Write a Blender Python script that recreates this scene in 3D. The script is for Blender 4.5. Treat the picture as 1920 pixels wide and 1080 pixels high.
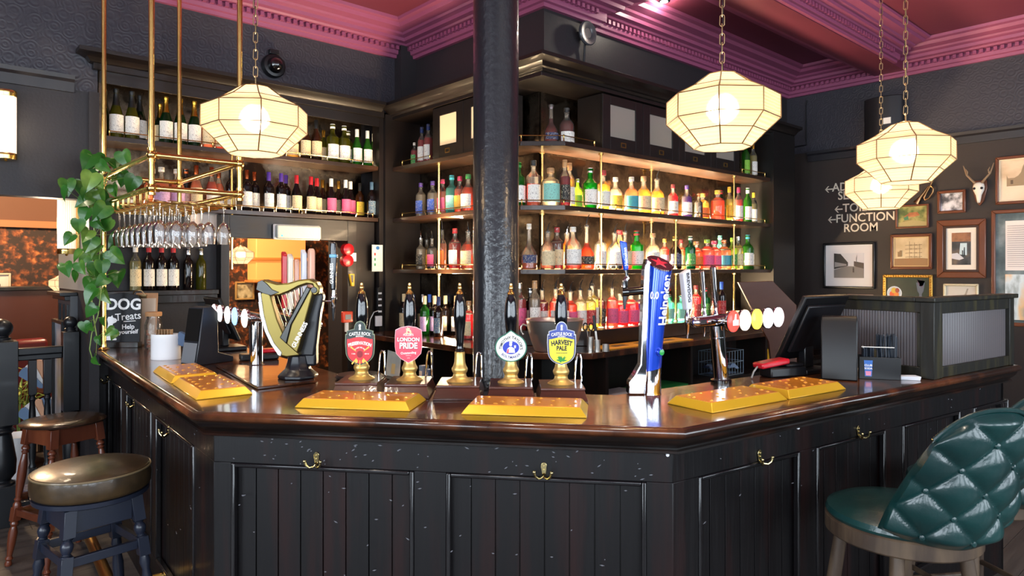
import bpy, math, random
from mathutils import Vector, Matrix
random.seed(7)
PI = math.pi
for o in list(bpy.data.objects): bpy.data.objects.remove(o)
SC = bpy.context.scene
COL = SC.collection

# ------------------------------------------------------------------ camera
# world axes: u (x) runs along the wine wall, v (y) is perpendicular to it; camera at the origin, eye height 1.6 m
EYE = 1.6
SU, CU = 0.7455, 0.6665
cd = bpy.data.cameras.new('camera'); cam = bpy.data.objects.new('camera', cd); COL.objects.link(cam)
cam.location = (0, 0, EYE); cam.rotation_euler = (PI/2, 0, -math.atan2(CU, SU))
cd.lens = 24; cd.sensor_width = 36; cd.shift_y = -35/1920; cd.clip_start = 0.05; cd.clip_end = 100
SC.camera = cam

# ------------------------------------------------------------------ world, daylight, exposure
w = bpy.data.worlds.new('world'); SC.world = w; w.use_nodes = True
bg = w.node_tree.nodes['Background']; bg.inputs[0].default_value = (0.75, 0.87, 1.0, 1); bg.inputs[1].default_value = 0.5
SC.view_settings.view_transform = 'Standard'; SC.view_settings.look = 'None'
SC.view_settings.gamma = 1; SC.view_settings.use_curve_mapping = False
SC.view_settings.exposure = 0.12

def area(name, loc, target, sx, sy, power, color):
    l = bpy.data.lights.new(name, 'AREA'); l.shape = 'RECTANGLE'; l.size = sx; l.size_y = sy
    l.energy = power; l.color = color
    o = bpy.data.objects.new(name, l); COL.objects.link(o); o.location = loc
    d = Vector(target)-Vector(loc)
    o.rotation_euler = d.to_track_quat('-Z', 'Y').to_euler()
    return o
def point(name, loc, power, color, r=0.04):
    l = bpy.data.lights.new(name, 'POINT'); l.energy = power; l.color = color; l.shadow_soft_size = r
    o = bpy.data.objects.new(name, l); COL.objects.link(o); o.location = loc
    return o
DAY = (0.80, 0.90, 1.0); WARM = (1.0, 0.72, 0.42)
# daylight through the street windows behind the camera (window_1..6 in the walls v=-3.4 and u=-3.4)
WIN_B = [(-2.3, 1.3), (-0.5, 1.3), (1.4, 1.3), (3.3, 1.3), (5.3, 1.3)]
WIN_L = [(-1.9, 1.4), (0.2, 1.4), (2.3, 1.4)]
for i, (c, wd) in enumerate(WIN_B):
    area('daylight', (c, -3.54, 1.95), (c, 5, 1.75), wd-0.02, 2.5, 95, DAY)
for i, (c, wd) in enumerate(WIN_L):
    area('daylight', (-3.54, c, 1.95), (5, c, 1.8), wd-0.02, 2.5, 135, DAY)

# ------------------------------------------------------------------ geometry helpers
def cw(X, Y): return (X*SU+Y*CU, -X*CU+Y*SU)          # camera-aligned ground coords -> world u, v
def ray(px, py):
    X = (px-960)/1280; d = cw(X, 1.0); return d[0], d[1], -(py-505)/1280
def on_z(px, py, z):
    d = ray(px, py); Y = (z-EYE)/d[2]; return Vector((d[0]*Y, d[1]*Y, z))
def on_u(px, py, u):
    d = ray(px, py); Y = u/d[0]; return Vector((u, d[1]*Y, EYE+d[2]*Y))
def on_v(px, py, v):
    d = ray(px, py); Y = v/d[1]; return Vector((d[0]*Y, v, EYE+d[2]*Y))
def at_y(px, py, Y):
    d = ray(px, py); return Vector((d[0]*Y, d[1]*Y, EYE+d[2]*Y))
FRONT = math.atan2(-CU, SU)                            # rotation that turns a thing to face the camera side

class MB:
    def __init__(s): s.v = []; s.f = []; s.M = Matrix.Identity(4)
    def add(s, vs, fs, M=None):
        n = len(s.v); T = s.M if M is None else s.M @ M
        s.v += [tuple(T @ Vector(p)) for p in vs]; s.f += [tuple(n+i for i in f) for f in fs]; return s
    def box(s, x0, x1, y0, y1, z0, z1, M=None):
        vs = [(x0,y0,z0),(x1,y0,z0),(x1,y1,z0),(x0,y1,z0),(x0,y0,z1),(x1,y0,z1),(x1,y1,z1),(x0,y1,z1)]
        return s.add(vs, [(3,2,1,0),(4,5,6,7),(0,1,5,4),(1,2,6,5),(2,3,7,6),(3,0,4,7)], M)
    def prism(s, poly, z0, z1, M=None, top=None):
        n = len(poly); top = top or poly
        vs = [(p[0],p[1],z0) for p in poly]+[(p[0],p[1],z1) for p in top]
        a = sum(poly[i][0]*poly[(i+1)%n][1]-poly[(i+1)%n][0]*poly[i][1] for i in range(n))
        fs = [tuple(range(n))[::-1], tuple(range(n, 2*n))]+[(i,(i+1)%n,n+(i+1)%n,n+i) for i in range(n)]
        if a < 0: fs = [f[::-1] for f in fs]
        return s.add(vs, fs, M)
    def plate(s, poly, y0, y1, M=None):               # outline in x,z ; thickness along y
        R = Matrix(((1,0,0,0),(0,0,-1,0),(0,1,0,0),(0,0,0,1)))
        return s.prism(poly, -y1, -y0, R if M is None else M @ R)
    def lathe(s, prof, seg=20, M=None, sx=1, sy=1):
        vs = []; fs = []; n = len(prof)
        for r, z in prof:
            for k in range(seg):
                a = 2*PI*k/seg; vs.append((r*math.cos(a)*sx, r*math.sin(a)*sy, z))
        for i in range(n-1):
            for k in range(seg):
                k2 = (k+1) % seg; fs.append((i*seg+k, i*seg+k2, (i+1)*seg+k2, (i+1)*seg+k))
        if prof[0][0] > 1e-5: fs.append(tuple(range(seg))[::-1])
        if prof[-1][0] > 1e-5: fs.append(tuple((n-1)*seg+k for k in range(seg)))
        return s.add(vs, fs, M)
    def tube(s, pts, r, seg=10, closed=False, M=None):
        P = [Vector(p) for p in pts]; n = len(P); R = r if isinstance(r, (list, tuple)) else [r]*n
        vs = []; fs = []; up = None
        for i in range(n):
            if closed: t = P[(i+1)%n]-P[i-1]
            else: t = P[min(i+1,n-1)]-P[max(i-1,0)]
            t.normalize()
            if up is None:
                up = Vector((0,0,1)) if abs(t.z) < .9 else Vector((1,0,0))
            a = t.cross(up)
            if a.length < 1e-4: a = t.cross(Vector((0,1,0)))
            a.normalize(); b = a.cross(t); b.normalize(); up = b
            for k in range(seg):
                q = 2*PI*k/seg; vs.append(P[i]+(a*math.cos(q)+b*math.sin(q))*R[i])
        m = n if closed else n-1
        for i in range(m):
            j = (i+1) % n
            for k in range(seg):
                k2 = (k+1) % seg; fs.append((i*seg+k2, i*seg+k, j*seg+k, j*seg+k2))
        if not closed: fs += [tuple(range(seg)), tuple((n-1)*seg+k for k in range(seg))[::-1]]
        return s.add(vs, fs, M)
    def ball(s, c, r, seg=14, M=None, sz=1):
        k = 8; prof = [(max(r*math.sin(PI*i/k), 1e-6), -r*math.cos(PI*i/k)*sz) for i in range(k+1)]
        T = Matrix.Translation(Vector(c)); return s.lathe(prof, seg, T if M is None else M @ T)
    def sweep(s, path, prof, closed=False, M=None):    # path of (x,y); prof of (outward offset, z); offset to the left of travel
        n = len(path); m = len(prof); vs = []; fs = []
        for i in range(n):
            p = Vector(path[i])
            a = (p-Vector(path[i-1])).normalized() if (i > 0 or closed) else None
            b = (Vector(path[(i+1)%n])-p).normalized() if (i < n-1 or closed) else None
            if a is None: a = b
            if b is None: b = a
            na = Vector((-a.y, a.x)); nb = Vector((-b.y, b.x)); mm = (na+nb); mm.normalize(); k = 1/max(mm.dot(na), .2)
            for d, z in prof: q = p+mm*d*k; vs.append((q.x, q.y, z))
        for i in range(n if closed else n-1):
            j = (i+1) % n
            for k in range(m):
                k2 = (k+1) % m; fs.append((i*m+k, i*m+k2, j*m+k2, j*m+k))
        if not closed: fs += [tuple(range(m))[::-1], tuple((n-1)*m+k for k in range(m))]
        return s.add(vs, fs, M)
    def build(s, name, mat, parent=None, bevel=0, smooth=True, ang=35, seg=2):
        me = bpy.data.meshes.new(name); me.from_pydata(s.v, [], s.f); me.update()
        me.materials.append(mat)
        if smooth:
            me.polygons.foreach_set('use_smooth', [True]*len(me.polygons))
            me.set_sharp_from_angle(angle=math.radians(ang))
        o = bpy.data.objects.new(name, me); COL.objects.link(o)
        if parent: o.parent = parent
        if bevel:
            b = o.modifiers.new('bevel', 'BEVEL'); b.width = bevel; b.segments = seg; b.limit_method = 'ANGLE'; b.angle_limit = math.radians(40)
            b.harden_normals = False
        return o

def thing(name, label, cat, loc=(0,0,0), rotz=0, group=None):
    o = bpy.data.objects.new(name, None); COL.objects.link(o); o.location = loc; o.rotation_euler = (0, 0, rotz)
    o.empty_display_size = .05
    return tag(o, label, cat, group)
def tag(o, label, cat, group=None):
    o['label'] = label; o['category'] = cat
    if group: o['group'] = group
    return o
def struct(mb, name, mat, **k):
    o = mb.build(name, mat, **k); o['kind'] = 'structure'; return o
def kids(r): return [c for c in bpy.data.objects if c.parent == r]
def dup(root, loc, rotz, label, group=None):
    def cp(o, parent):
        c = o.copy(); COL.objects.link(c); c.parent = parent
        for k in list(o.children): cp(k, c)
        return c
    r = cp(root, None); r.location = loc; r.rotation_euler = (0, 0, rotz); r['label'] = label
    if group: r['group'] = group
    return r
_tc = {}
def text(mb, s, size, M, ext=0.001, bold=0.0, align='CENTER', warp=None, sx=1.0, sp=1.0):
    key = (s, size, ext, bold, align, sx, sp)
    if key not in _tc:
        cu = bpy.data.curves.new('t', 'FONT'); cu.body = s; cu.size = size; cu.extrude = ext; cu.offset = bold*size
        cu.align_x = align; cu.align_y = 'CENTER'; cu.space_character = sp; cu.resolution_u = 3; cu.fill_mode = 'BOTH'
        o = bpy.data.objects.new('t', cu); COL.objects.link(o); bpy.context.view_layer.update()
        me = bpy.data.meshes.new_from_object(o.evaluated_get(bpy.context.evaluated_depsgraph_get()))
        _tc[key] = ([tuple((v.co.x*sx, v.co.y, v.co.z)) for v in me.vertices], [tuple(p.vertices) for p in me.polygons])
        bpy.data.objects.remove(o); bpy.data.meshes.remove(me); bpy.data.curves.remove(cu)
    vs, fs = _tc[key]
    if warp: vs = [warp(*p) for p in vs]
    vs = [(x, -z, y) for x, y, z in vs]                # stands upright, reads from -y
    return mb.add(vs, fs, M)
def T(x=0, y=0, z=0, rz=0, rx=0, ry=0):
    return Matrix.Translation((x, y, z)) @ Matrix.Rotation(rz, 4, 'Z') @ Matrix.Rotation(ry, 4, 'Y') @ Matrix.Rotation(rx, 4, 'X')
def arc(r, up=True):                                   # bends text along a circle of radius r
    def f(x, y, z):
        a = x/r
        return ((r+y)*math.sin(a), (r+y)*math.cos(a)-r, z) if up else ((r-y)*math.sin(a), r-(r-y)*math.cos(a), z)
    return f

# ------------------------------------------------------------------ materials
def lin(h):
    if isinstance(h, str):
        h = h.lstrip('#'); c = [int(h[i:i+2], 16)/255 for i in (0, 2, 4)]
    else: c = h
    return tuple((x/12.92 if x <= .04045 else ((x+.055)/1.055)**2.4) for x in c)+(1,)
_m = {}
def nodes(m): m.use_nodes = True; return m.node_tree.nodes, m.node_tree.links
def pbr(name, col, rough=.5, metal=0, spec=.5, coat=0, bump=None, vary=None, emis=None, trans=0, ior=1.45, sheen=0, alpha=1):
    """bump=(scale,strength,stretch), vary=(colour2,scale,stretch,lo,hi)"""
    if name in _m: return _m[name]
    m = bpy.data.materials.new(name); N, L = nodes(m); b = N['Principled BSDF']
    b.inputs['Base Color'].default_value = lin(col); b.inputs['Roughness'].default_value = rough
    b.inputs['Metallic'].default_value = metal; b.inputs['Specular IOR Level'].default_value = spec
    b.inputs['Coat Weight'].default_value = coat; b.inputs['Coat Roughness'].default_value = .08
    b.inputs['Transmission Weight'].default_value = trans; b.inputs['IOR'].default_value = ior
    if emis: b.inputs['Emission Color'].default_value = lin(emis[0]); b.inputs['Emission Strength'].default_value = emis[1]
    tc = N.new('ShaderNodeTexCoord')
    def noise(scale, stretch, det=4):
        mp = N.new('ShaderNodeMapping'); mp.inputs['Scale'].default_value = stretch
        L.new(tc.outputs['Object'], mp.inputs['Vector'])
        n = N.new('ShaderNodeTexNoise'); n.inputs['Scale'].default_value = scale; n.inputs['Detail'].default_value = det
        L.new(mp.outputs[0], n.inputs['Vector']); return n
    if bump:
        n = noise(bump[0], bump[2] if len(bump) > 2 else (1,1,1)); bp = N.new('ShaderNodeBump'); bp.inputs['Strength'].default_value = bump[1]
        bp.inputs['Distance'].default_value = .01
        L.new(n.outputs['Fac'], bp.inputs['Height']); L.new(bp.outputs[0], b.inputs['Normal'])
        if coat: L.new(bp.outputs[0], b.inputs['Coat Normal'])
    if vary:
        n = noise(vary[1], vary[2], 6); r = N.new('ShaderNodeValToRGB')
        r.color_ramp.elements[0].position = vary[3]; r.color_ramp.elements[1].position = vary[4]
        r.color_ramp.elements[0].color = lin(col); r.color_ramp.elements[1].color = lin(vary[0])
        L.new(n.outputs['Fac'], r.inputs[0]); L.new(r.outputs[0], b.inputs['Base Color'])
    _m[name] = m; return m
def glassy(name, tint, dens=.55, rough=.03):
    """bottle glass with its contents: tinted see-through mixed with light-scattering body and sharp reflections"""
    if name in _m: return _m[name]
    m = bpy.data.materials.new(name); N, L = nodes(m); N.remove(N['Principled BSDF']); out = N['Material Output']
    t = N.new('ShaderNodeBsdfTransparent'); t.inputs[0].default_value = lin(tint)
    tr = N.new('ShaderNodeBsdfTranslucent'); tr.inputs[0].default_value = lin(tint)
    df = N.new('ShaderNodeBsdfDiffuse'); df.inputs[0].default_value = lin(tint)
    g = N.new('ShaderNodeBsdfGlossy'); g.inputs['Roughness'].default_value = rough
    a = N.new('ShaderNodeMixShader'); a.inputs[0].default_value = .35; L.new(tr.outputs[0], a.inputs[1]); L.new(df.outputs[0], a.inputs[2])
    c = N.new('ShaderNodeMixShader'); c.inputs[0].default_value = dens; L.new(t.outputs[0], c.inputs[1]); L.new(a.outputs[0], c.inputs[2])
    fr = N.new('ShaderNodeFresnel'); fr.inputs[0].default_value = 1.5
    d = N.new('ShaderNodeMixShader'); L.new(fr.outputs[0], d.inputs[0]); L.new(c.outputs[0], d.inputs[1]); L.new(g.outputs[0], d.inputs[2])
    L.new(d.outputs[0], out.inputs[0]); _m[name] = m; return m
def emit(name, col, strength):
    return pbr(name, '#000000', .5, emis=(col, strength))

DARKWOOD = pbr('black_stained_wood', '#17130f', .38, coat=.15, bump=(14, .25, (1,1,.15)), vary=('#2c1512', 3.0, (6,6,.6), .45, .8))
PANEL = pbr('bar_panel_wood', '#0d0b0d', .42, spec=.35, coat=.08, bump=(30, .25, (1,1,.08)), vary=('#290f0d', 2.2, (5,5,.5), .52, .85))
UNIT = pbr('back_bar_wood', '#120d0c', .4, coat=.1, bump=(20, .15, (.2,.2,1)), vary=('#1f1512', 3, (1,1,1), .4, .8))
SHELFW = pbr('shelf_wood', '#241812', .3, coat=.25, bump=(12, .08, (1,1,1)), vary=('#4a3020', 3, (1,1,1), .4, .8))
WALLM = pbr('charcoal_wall_paint', '#252225', .5, bump=(60, .1))
JAMB = pbr('pale_grey_paint', '#8f8d8b', .5)
BRASS = pbr('polished_brass', '#efc878', .2, metal=1, bump=(8, .05))
OLDBRASS = pbr('aged_brass', '#b08a4a', .3, metal=1)
CHROME = pbr('polished_chrome', '#dcdde0', .06, metal=1)
STEEL = pbr('brushed_steel', '#e0dad2', .28, metal=.9, bump=(6, .15, (1,1,.2)))
BLACKP = pbr('black_plastic', '#141417', .32)
BLACKG = pbr('black_gloss', '#08080a', .1, coat=1)
WHITEP = pbr('white_plastic', '#e8e8ea', .35)

# ================================================================== THE ROOM
CEIL = pbr('maroon_ceiling_paint', '#64293a', .45, bump=(5, .1))
CORN = pbr('plum_cornice_paint', '#8a4665', .42)
def paper_mat():
    m = pbr('embossed_dark_paper', '#34333a', .38); N, L = m.node_tree.nodes, m.node_tree.links; b = N['Principled BSDF']
    tc = N.new('ShaderNodeTexCoord'); v = N.new('ShaderNodeTexVoronoi'); v.inputs['Scale'].default_value = 15
    w1 = N.new('ShaderNodeMath'); w1.operation = 'MULTIPLY'; w1.inputs[1].default_value = 22
    s1 = N.new('ShaderNodeMath'); s1.operation = 'SINE'; bp = N.new('ShaderNodeBump'); bp.inputs['Strength'].default_value = .13; bp.inputs['Distance'].default_value = .004
    L.new(tc.outputs['Object'], v.inputs['Vector']); L.new(v.outputs['Distance'], w1.inputs[0]); L.new(w1.outputs[0], s1.inputs[0])
    L.new(s1.outputs[0], bp.inputs['Height']); L.new(bp.outputs[0], b.inputs['Normal']); return m
PAPER = paper_mat()
def floral_mat():
    m = pbr('rust_floral_wallpaper', '#5a3018', .6); N, L = m.node_tree.nodes, m.node_tree.links; b = N['Principled BSDF']
    tc = N.new('ShaderNodeTexCoord'); v = N.new('ShaderNodeTexVoronoi'); v.inputs['Scale'].default_value = 15; v.feature = 'SMOOTH_F1'
    n = N.new('ShaderNodeTexNoise'); n.inputs['Scale'].default_value = 20; n.inputs['Detail'].default_value = 5
    L.new(tc.outputs['Object'], n.inputs['Vector'])
    mx = N.new('ShaderNodeMix'); mx.data_type = 'VECTOR'; mx.inputs[0].default_value = .12
    L.new(tc.outputs['Object'], mx.inputs[4]); L.new(n.outputs['Color'], mx.inputs[5]); L.new(mx.outputs[1], v.inputs['Vector'])
    mu = N.new('ShaderNodeMath'); mu.operation = 'MULTIPLY'; L.new(v.outputs['Distance'], mu.inputs[0]); mu.inputs[1].default_value = .95
    ad = N.new('ShaderNodeMath'); ad.operation = 'ADD'; L.new(mu.outputs[0], ad.inputs[0]); L.new(n.outputs['Fac'], ad.inputs[1])
    r = N.new('ShaderNodeValToRGB'); e = r.color_ramp.elements
    e[0].position = .55; e[0].color = lin('#b87442'); e[1].position = .98; e[1].color = lin('#33241e')
    k = r.color_ramp.elements.new(.70); k.color = lin('#8a4a28'); k = r.color_ramp.elements.new(.84); k.color = lin('#5e3622')
    L.new(ad.outputs[0], r.inputs[0]); L.new(r.outputs[0], b.inputs['Base Color']); return m
FLORAL = floral_mat()
FLOORM = pbr('grey_brown_floorboards', '#3a3534', .45, coat=.05, bump=(10, .3, (.3,3,1)), vary=('#57504c', 3, (.5,5,1), .35, .7))
m = MB()
for i in range(86):
    y = -3.6+i*.145; x = -3.6 - (i*0.77) % 1.8
    while x < 7.1:
        a = max(x, -3.6); b_ = min(x+1.8, 7.1)
        if b_ > a+.02: m.box(a+.001, b_-.001, y+.001, y+.1435, -.03, 0)
        x += 1.8
m.box(-3.6, 7.1, -3.6, 8.9, -.06, -.028)
struct(m, 'floor', FLOORM, smooth=False)
m = MB(); m.box(-3.6, 7.1, -3.6, 5.4, 3.62, 3.7); struct(m, 'ceiling', CEIL, smooth=False)

m = MB()                                               # wine wall, v = 5
m.box(-3.5, -1.2, 5.0, 5.12, 0, 2.72); m.box(-1.2, .88, 5.0, 5.12, 2.04, 2.72)
m.box(.93, 3.6, 5.30, 5.4, 2.0, 2.92)
m.box(.93, 1.74, 5.12, 5.4, 0, 2.0); m.box(2.72, 3.6, 5.12, 5.4, 0, 2.0); m.box(1.74, 2.72, 5.12, 5.4, 1.85, 2.0)
struct(m, 'wall_left', WALLM, smooth=False)
m = MB(); m.box(-3.5, .93, 5.0, 5.12, 2.72, 3.62); m.box(.93, 3.6, 5.0, 5.4, 2.92, 3.62)
struct(m, 'wall_left', PAPER, smooth=False)
m = MB(); m.box(.88, .93, 4.99, 6.1, 1.46, 2.72); struct(m, 'trim_1', JAMB, smooth=False)
m = MB(); m.box(.878, .934, 4.97, 4.988, 0, 2.72); m.box(.884, .93, 4.988, 6.1, 0, 1.46); struct(m, 'trim_7', WALLM, smooth=False)
m = MB(); m.box(3.28, 3.6, 3.43, 5.0, 2.92, 3.62); m.box(3.40, 3.6, 3.5, 5.4, 0, 2.92)
m.box(3.28, 3.81, 3.34, 3.43, 2.92, 3.62)
m.box(3.6, 7.05, 3.43, 3.7, 2.92, 3.62); m.box(3.6, 7.05, 3.50, 3.7, 0, 2.92)
m.box(3.13, 3.28, 4.9, 5.0, 2.95, 3.5)
struct(m, 'wall_centre', WALLM, smooth=False)
RW = pbr('dark_brown_wall_paint', '#2d2522', .55, bump=(40, .08))
m = MB(); m.box(6.95, 7.1, -3.5, 3.5, 0, 2.80); struct(m, 'wall_right', RW, smooth=False)
m = MB(); m.box(6.95, 7.1, -3.5, 3.5, 2.80, 3.62); struct(m, 'wall_right', PAPER, smooth=False)

def window_wall(name, axis, c0, c1, wins, pos, sgn):
    m = MB(); z0, z1 = .70, 3.20
    def bx(a, b, lo, hi, off0=0, off1=.12):
        p, q = sorted((pos+sgn*off0, pos+sgn*off1))
        if axis == 'v': return (a, b, p, q, lo, hi)
        return (p, q, a, b, lo, hi)
    edge = c0
    for c, wd in wins:
        m.box(*bx(edge, c-wd/2, 0, 3.62)); m.box(*bx(c-wd/2, c+wd/2, 0, z0)); m.box(*bx(c-wd/2, c+wd/2, z1, 3.62)); edge = c+wd/2
    m.box(*bx(edge, c1, 0, 3.62)); struct(m, name, WALLM, smooth=False)
    for c, wd in wins:
        f = MB(); t = .05
        for a, b in ((c-wd/2, c-wd/2+t), (c+wd/2-t, c+wd/2), (c-t/2, c+t/2)): f.box(*bx(a, b, z0, z1, .02, .08))
        for a, b in ((z0, z0+t), (z1-t, z1), (2.4, 2.4+t)): f.box(*bx(c-wd/2+t, c+wd/2-t, a, b, .025, .075))
        window_wall.n += 1; struct(f, 'window_%d' % window_wall.n, DARKWOOD, smooth=False)
window_wall.n = 0
window_wall('wall_front', 'v', -3.5, 7.05, WIN_B, -3.4, -1)
window_wall('wall_far_left', 'u', -3.5, 5.0, WIN_L, -3.4, -1)

# cornice round the room with dentils, and the boxed beam
PATH = [(6.95,-3.4), (6.95,3.43), (3.81,3.43), (3.81,3.34), (3.28,3.34), (3.28,5.0), (-3.4,5.0), (-3.4,-3.4)]
PROF = [(0,3.39), (.03,3.39), (.034,3.415), (.055,3.42), (.06,3.445), (.06,3.48), (.10,3.487), (.11,3.50), (.15,3.505), (.155,3.53), (.19,3.54), (.20,3.555), (.27,3.565), (.285,3.59), (.32,3.597), (.325,3.62), (0,3.62)]
m = MB(); m.sweep(PATH, PROF, closed=True)
def dentils(m, p, q, zb, w=.026, pitch=.05, d0=.05, d1=.088, zh=.03, trim=.06):
    p = Vector(p); q = Vector(q); t = (q-p).normalized(); n = Vector((-t.y, t.x)); L = (q-p).length
    s = trim
    while s < L-trim-w:
        a = p+t*s+n*d0; c = p+t*(s+w)+n*d0; e = c+n*(d1-d0); g = a+n*(d1-d0)
        m.prism([tuple(a), tuple(c), tuple(e), tuple(g)], zb, zb+zh); s += pitch
for i in range(len(PATH)):
    dentils(m, PATH[i], PATH[(i+1) % len(PATH)], 3.449)
struct(m, 'trim_2', CORN, smooth=False)
m = MB(); m.box(-3.4, 6.93, 2.28, 2.54, 3.435, 3.62); struct(m, 'trim_3', CEIL, smooth=False)
m = MB(); BP = [(d*.9, 3.44+(z-3.39)*.18/.23) for d, z in PROF]
for p, q in (((6.62,2.279), (-3.4,2.279)), ((-3.4,2.541), (6.62,2.541))):
    m.sweep([p, q], BP); dentils(m, p, q, 3.485, trim=.2, d0=.045, d1=.08)
struct(m, 'trim_4', CORN, smooth=False)
m = MB(); RP = [(0,2.70), (.02,2.70), (.025,2.76), (.045,2.775), (.05,2.80), (0,2.80)]
m.sweep([(.80,4.999), (-3.4,4.999)], RP); m.sweep([(6.949,-3.4), (6.949,3.2)], RP)
struct(m, 'trim_5', pbr('rail_black_paint', '#232125', .4), smooth=False)

# the second room seen through the two openings
m = MB(); m.box(-3.5, 6, 8.6, 8.75, 0, 2.05); struct(m, 'wall_back', FLORAL, smooth=False)
m = MB(); m.box(-3.5, 6, 8.6, 8.75, 2.05, 3.1); struct(m, 'wall_back', pbr('tan_upper_wall', '#694431', .6), smooth=False)
m = MB(); m.box(-3.5, -3.4, 5.12, 8.6, 0, 3.1); m.box(5.9, 6, 5.4, 8.6, 0, 3.1); struct(m, 'wall_side', pbr('brown_wall_paint', '#4a2c20', .6), smooth=False)
m = MB(); m.box(-3.5, 6, 5.12, 8.7, 3.0, 3.1); struct(m, 'ceiling', pbr('dim_ceiling', '#6a4a40', .7), smooth=False)
m = MB(); m.box(-3.4, 5.9, 8.55, 8.6, 2.03, 2.10); struct(m, 'trim_6', pbr('tan_rail', '#a8704a', .5), smooth=False)
point('second_room_lamp', (.3, 7.2, 2.6), 170, WARM, .1); point('second_room_lamp', (2.4, 7.4, 2.6), 170, WARM, .1)
point('second_room_lamp', (1.5, 6.0, 2.7), 20, WARM, .1)

# ================================================================== BAR COUNTER
def camp(X, Y): return Vector(cw(X, Y))
O = [Vector((.906, 5.0)), camp(-1.123, 2.388), camp(.543, 2.13), camp(2.66, 3.56)]
class Seg:
    def __init__(s, a, b):
        s.a = a; s.t = (b-a).normalized(); s.L = (b-a).length; s.n = Vector((-s.t.y, s.t.x))   # n points to the staff side
        if (Vector((3, 3))-a).dot(s.n) < 0: s.n = -s.n
    def p(s, t, n): q = s.a+s.t*t+s.n*n; return (q.x, q.y)
    def hit(s, px, off):                               # position along the run where the pixel ray meets the panel face
        d = ray(px, 800); A = s.a+s.n*off; den = d[0]*s.n.x+d[1]*s.n.y; k = A.dot(s.n)/den
        return (Vector((d[0]*k, d[1]*k))-A).dot(s.t)
    def M(s, t, n, z): q = s.p(t, n); return Matrix.Translation((q[0], q[1], z)) @ Matrix.Rotation(math.atan2(s.t.y, s.t.x), 4, 'Z')
SG = [Seg(O[0], O[1]), Seg(O[1], O[2]), Seg(O[2], O[3])]
def off_line(ds):
    """polyline at per-segment offsets ds with mitred corners"""
    P = []
    for i in range(4):
        if i == 0: q = SG[0].p(0, ds[0])
        elif i == 3: q = SG[2].p(SG[2].L, ds[2])
        else:
            A, B = SG[i-1], SG[i]; a = Vector(A.p(0, ds[i-1])); b = Vector(B.p(0, ds[i]))
            den = A.t.x*B.t.y-A.t.y*B.t.x; k = ((b-a).x*B.t.y-(b-a).y*B.t.x)/den; q = a+A.t*k; q = (q.x, q.y)
        P.append(tuple(q))
    return P
INNER = [.78, .56, .56]
TOPM = pbr('worn_brown_counter', '#2a1811', .2, coat=.5, bump=(9, .06, (1,1,1)), vary=('#7d4526', 2.4, (2.5,2.5,1), .42, .8))
def topmat():
    m = TOPM; N, L = m.node_tree.nodes, m.node_tree.links
    return m
bar = thing('bar_counter', 'long dark panelled wooden bar counter with angled corners and worn brown top', 'bar counter', (0,0,0))
inn = off_line(INNER); pr = off_line([0.02]*3)
m = MB(); m.prism(list(pr)+inn[::-1], 1.065, 1.10); m.build('counter_top', topmat(), bar, bevel=.004)
NOSE = [(.02,1.10), (-.005,1.099), (-.018,1.093), (-.022,1.083), (-.018,1.073), (-.005,1.067), (0.0,1.063), (.004,1.05), (.018,1.036), (.03,1.028), (.032,1.024), (.024,1.018), (.024,1.01), (.034,1.006), (.05,1.006), (.05,1.0645), (.02,1.0645)]
NOSE = [(d-0.0, z) for d, z in NOSE]
m = MB(); P0 = off_line([0,0,0])
# sweep puts offsets to the left of travel; travel O0->O3 has the staff side on the left
m = MB(); m.sweep(P0, [(d+.022, z) for d, z in NOSE[:7]]+[(.045,1.0635),(.045,1.0995)]); m.build('nosing', TOPM, bar, ang=50)
m = MB(); m.sweep(P0, [(d+.022, z) for d, z in NOSE[6:-2]]+[(.085,1.0064),(.085,1.0625)]); m.build('edge_moulding', pbr('black_brown_moulding','#120c0a',.28,coat=.4,vary=('#3a1c10',5,(1,1,6),.5,.8)), bar, ang=50)
FACE = .085
m = MB(); m.prism(off_line([FACE+.03]*3)+off_line([FACE+.06]*3)[::-1], 0, 1.064); m.build('back_board', PANEL, bar, smooth=False)
m = MB(); m.prism(off_line([v-.03 for v in INNER])+off_line([v-.05 for v in INNER])[::-1], 0, 1.064); m.build('staff_side_board', PANEL, bar, smooth=False)
m = MB(); q = [SG[2].p(SG[2].L, FACE), SG[2].p(SG[2].L, .54), SG[2].p(SG[2].L-.03, .54), SG[2].p(SG[2].L-.03, FACE)]
m.prism(q, 0, 1.064); m.build('end_board', PANEL, bar, smooth=False)
PX = [[(150,176),(196,228),(238,284),(293,364)], [(433,776),(836,1212)], [(1310,1500),(1531,1660),(1692,1800),(1825,1890)]]
frame = MB(); boards = MB(); mould = MB()
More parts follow.
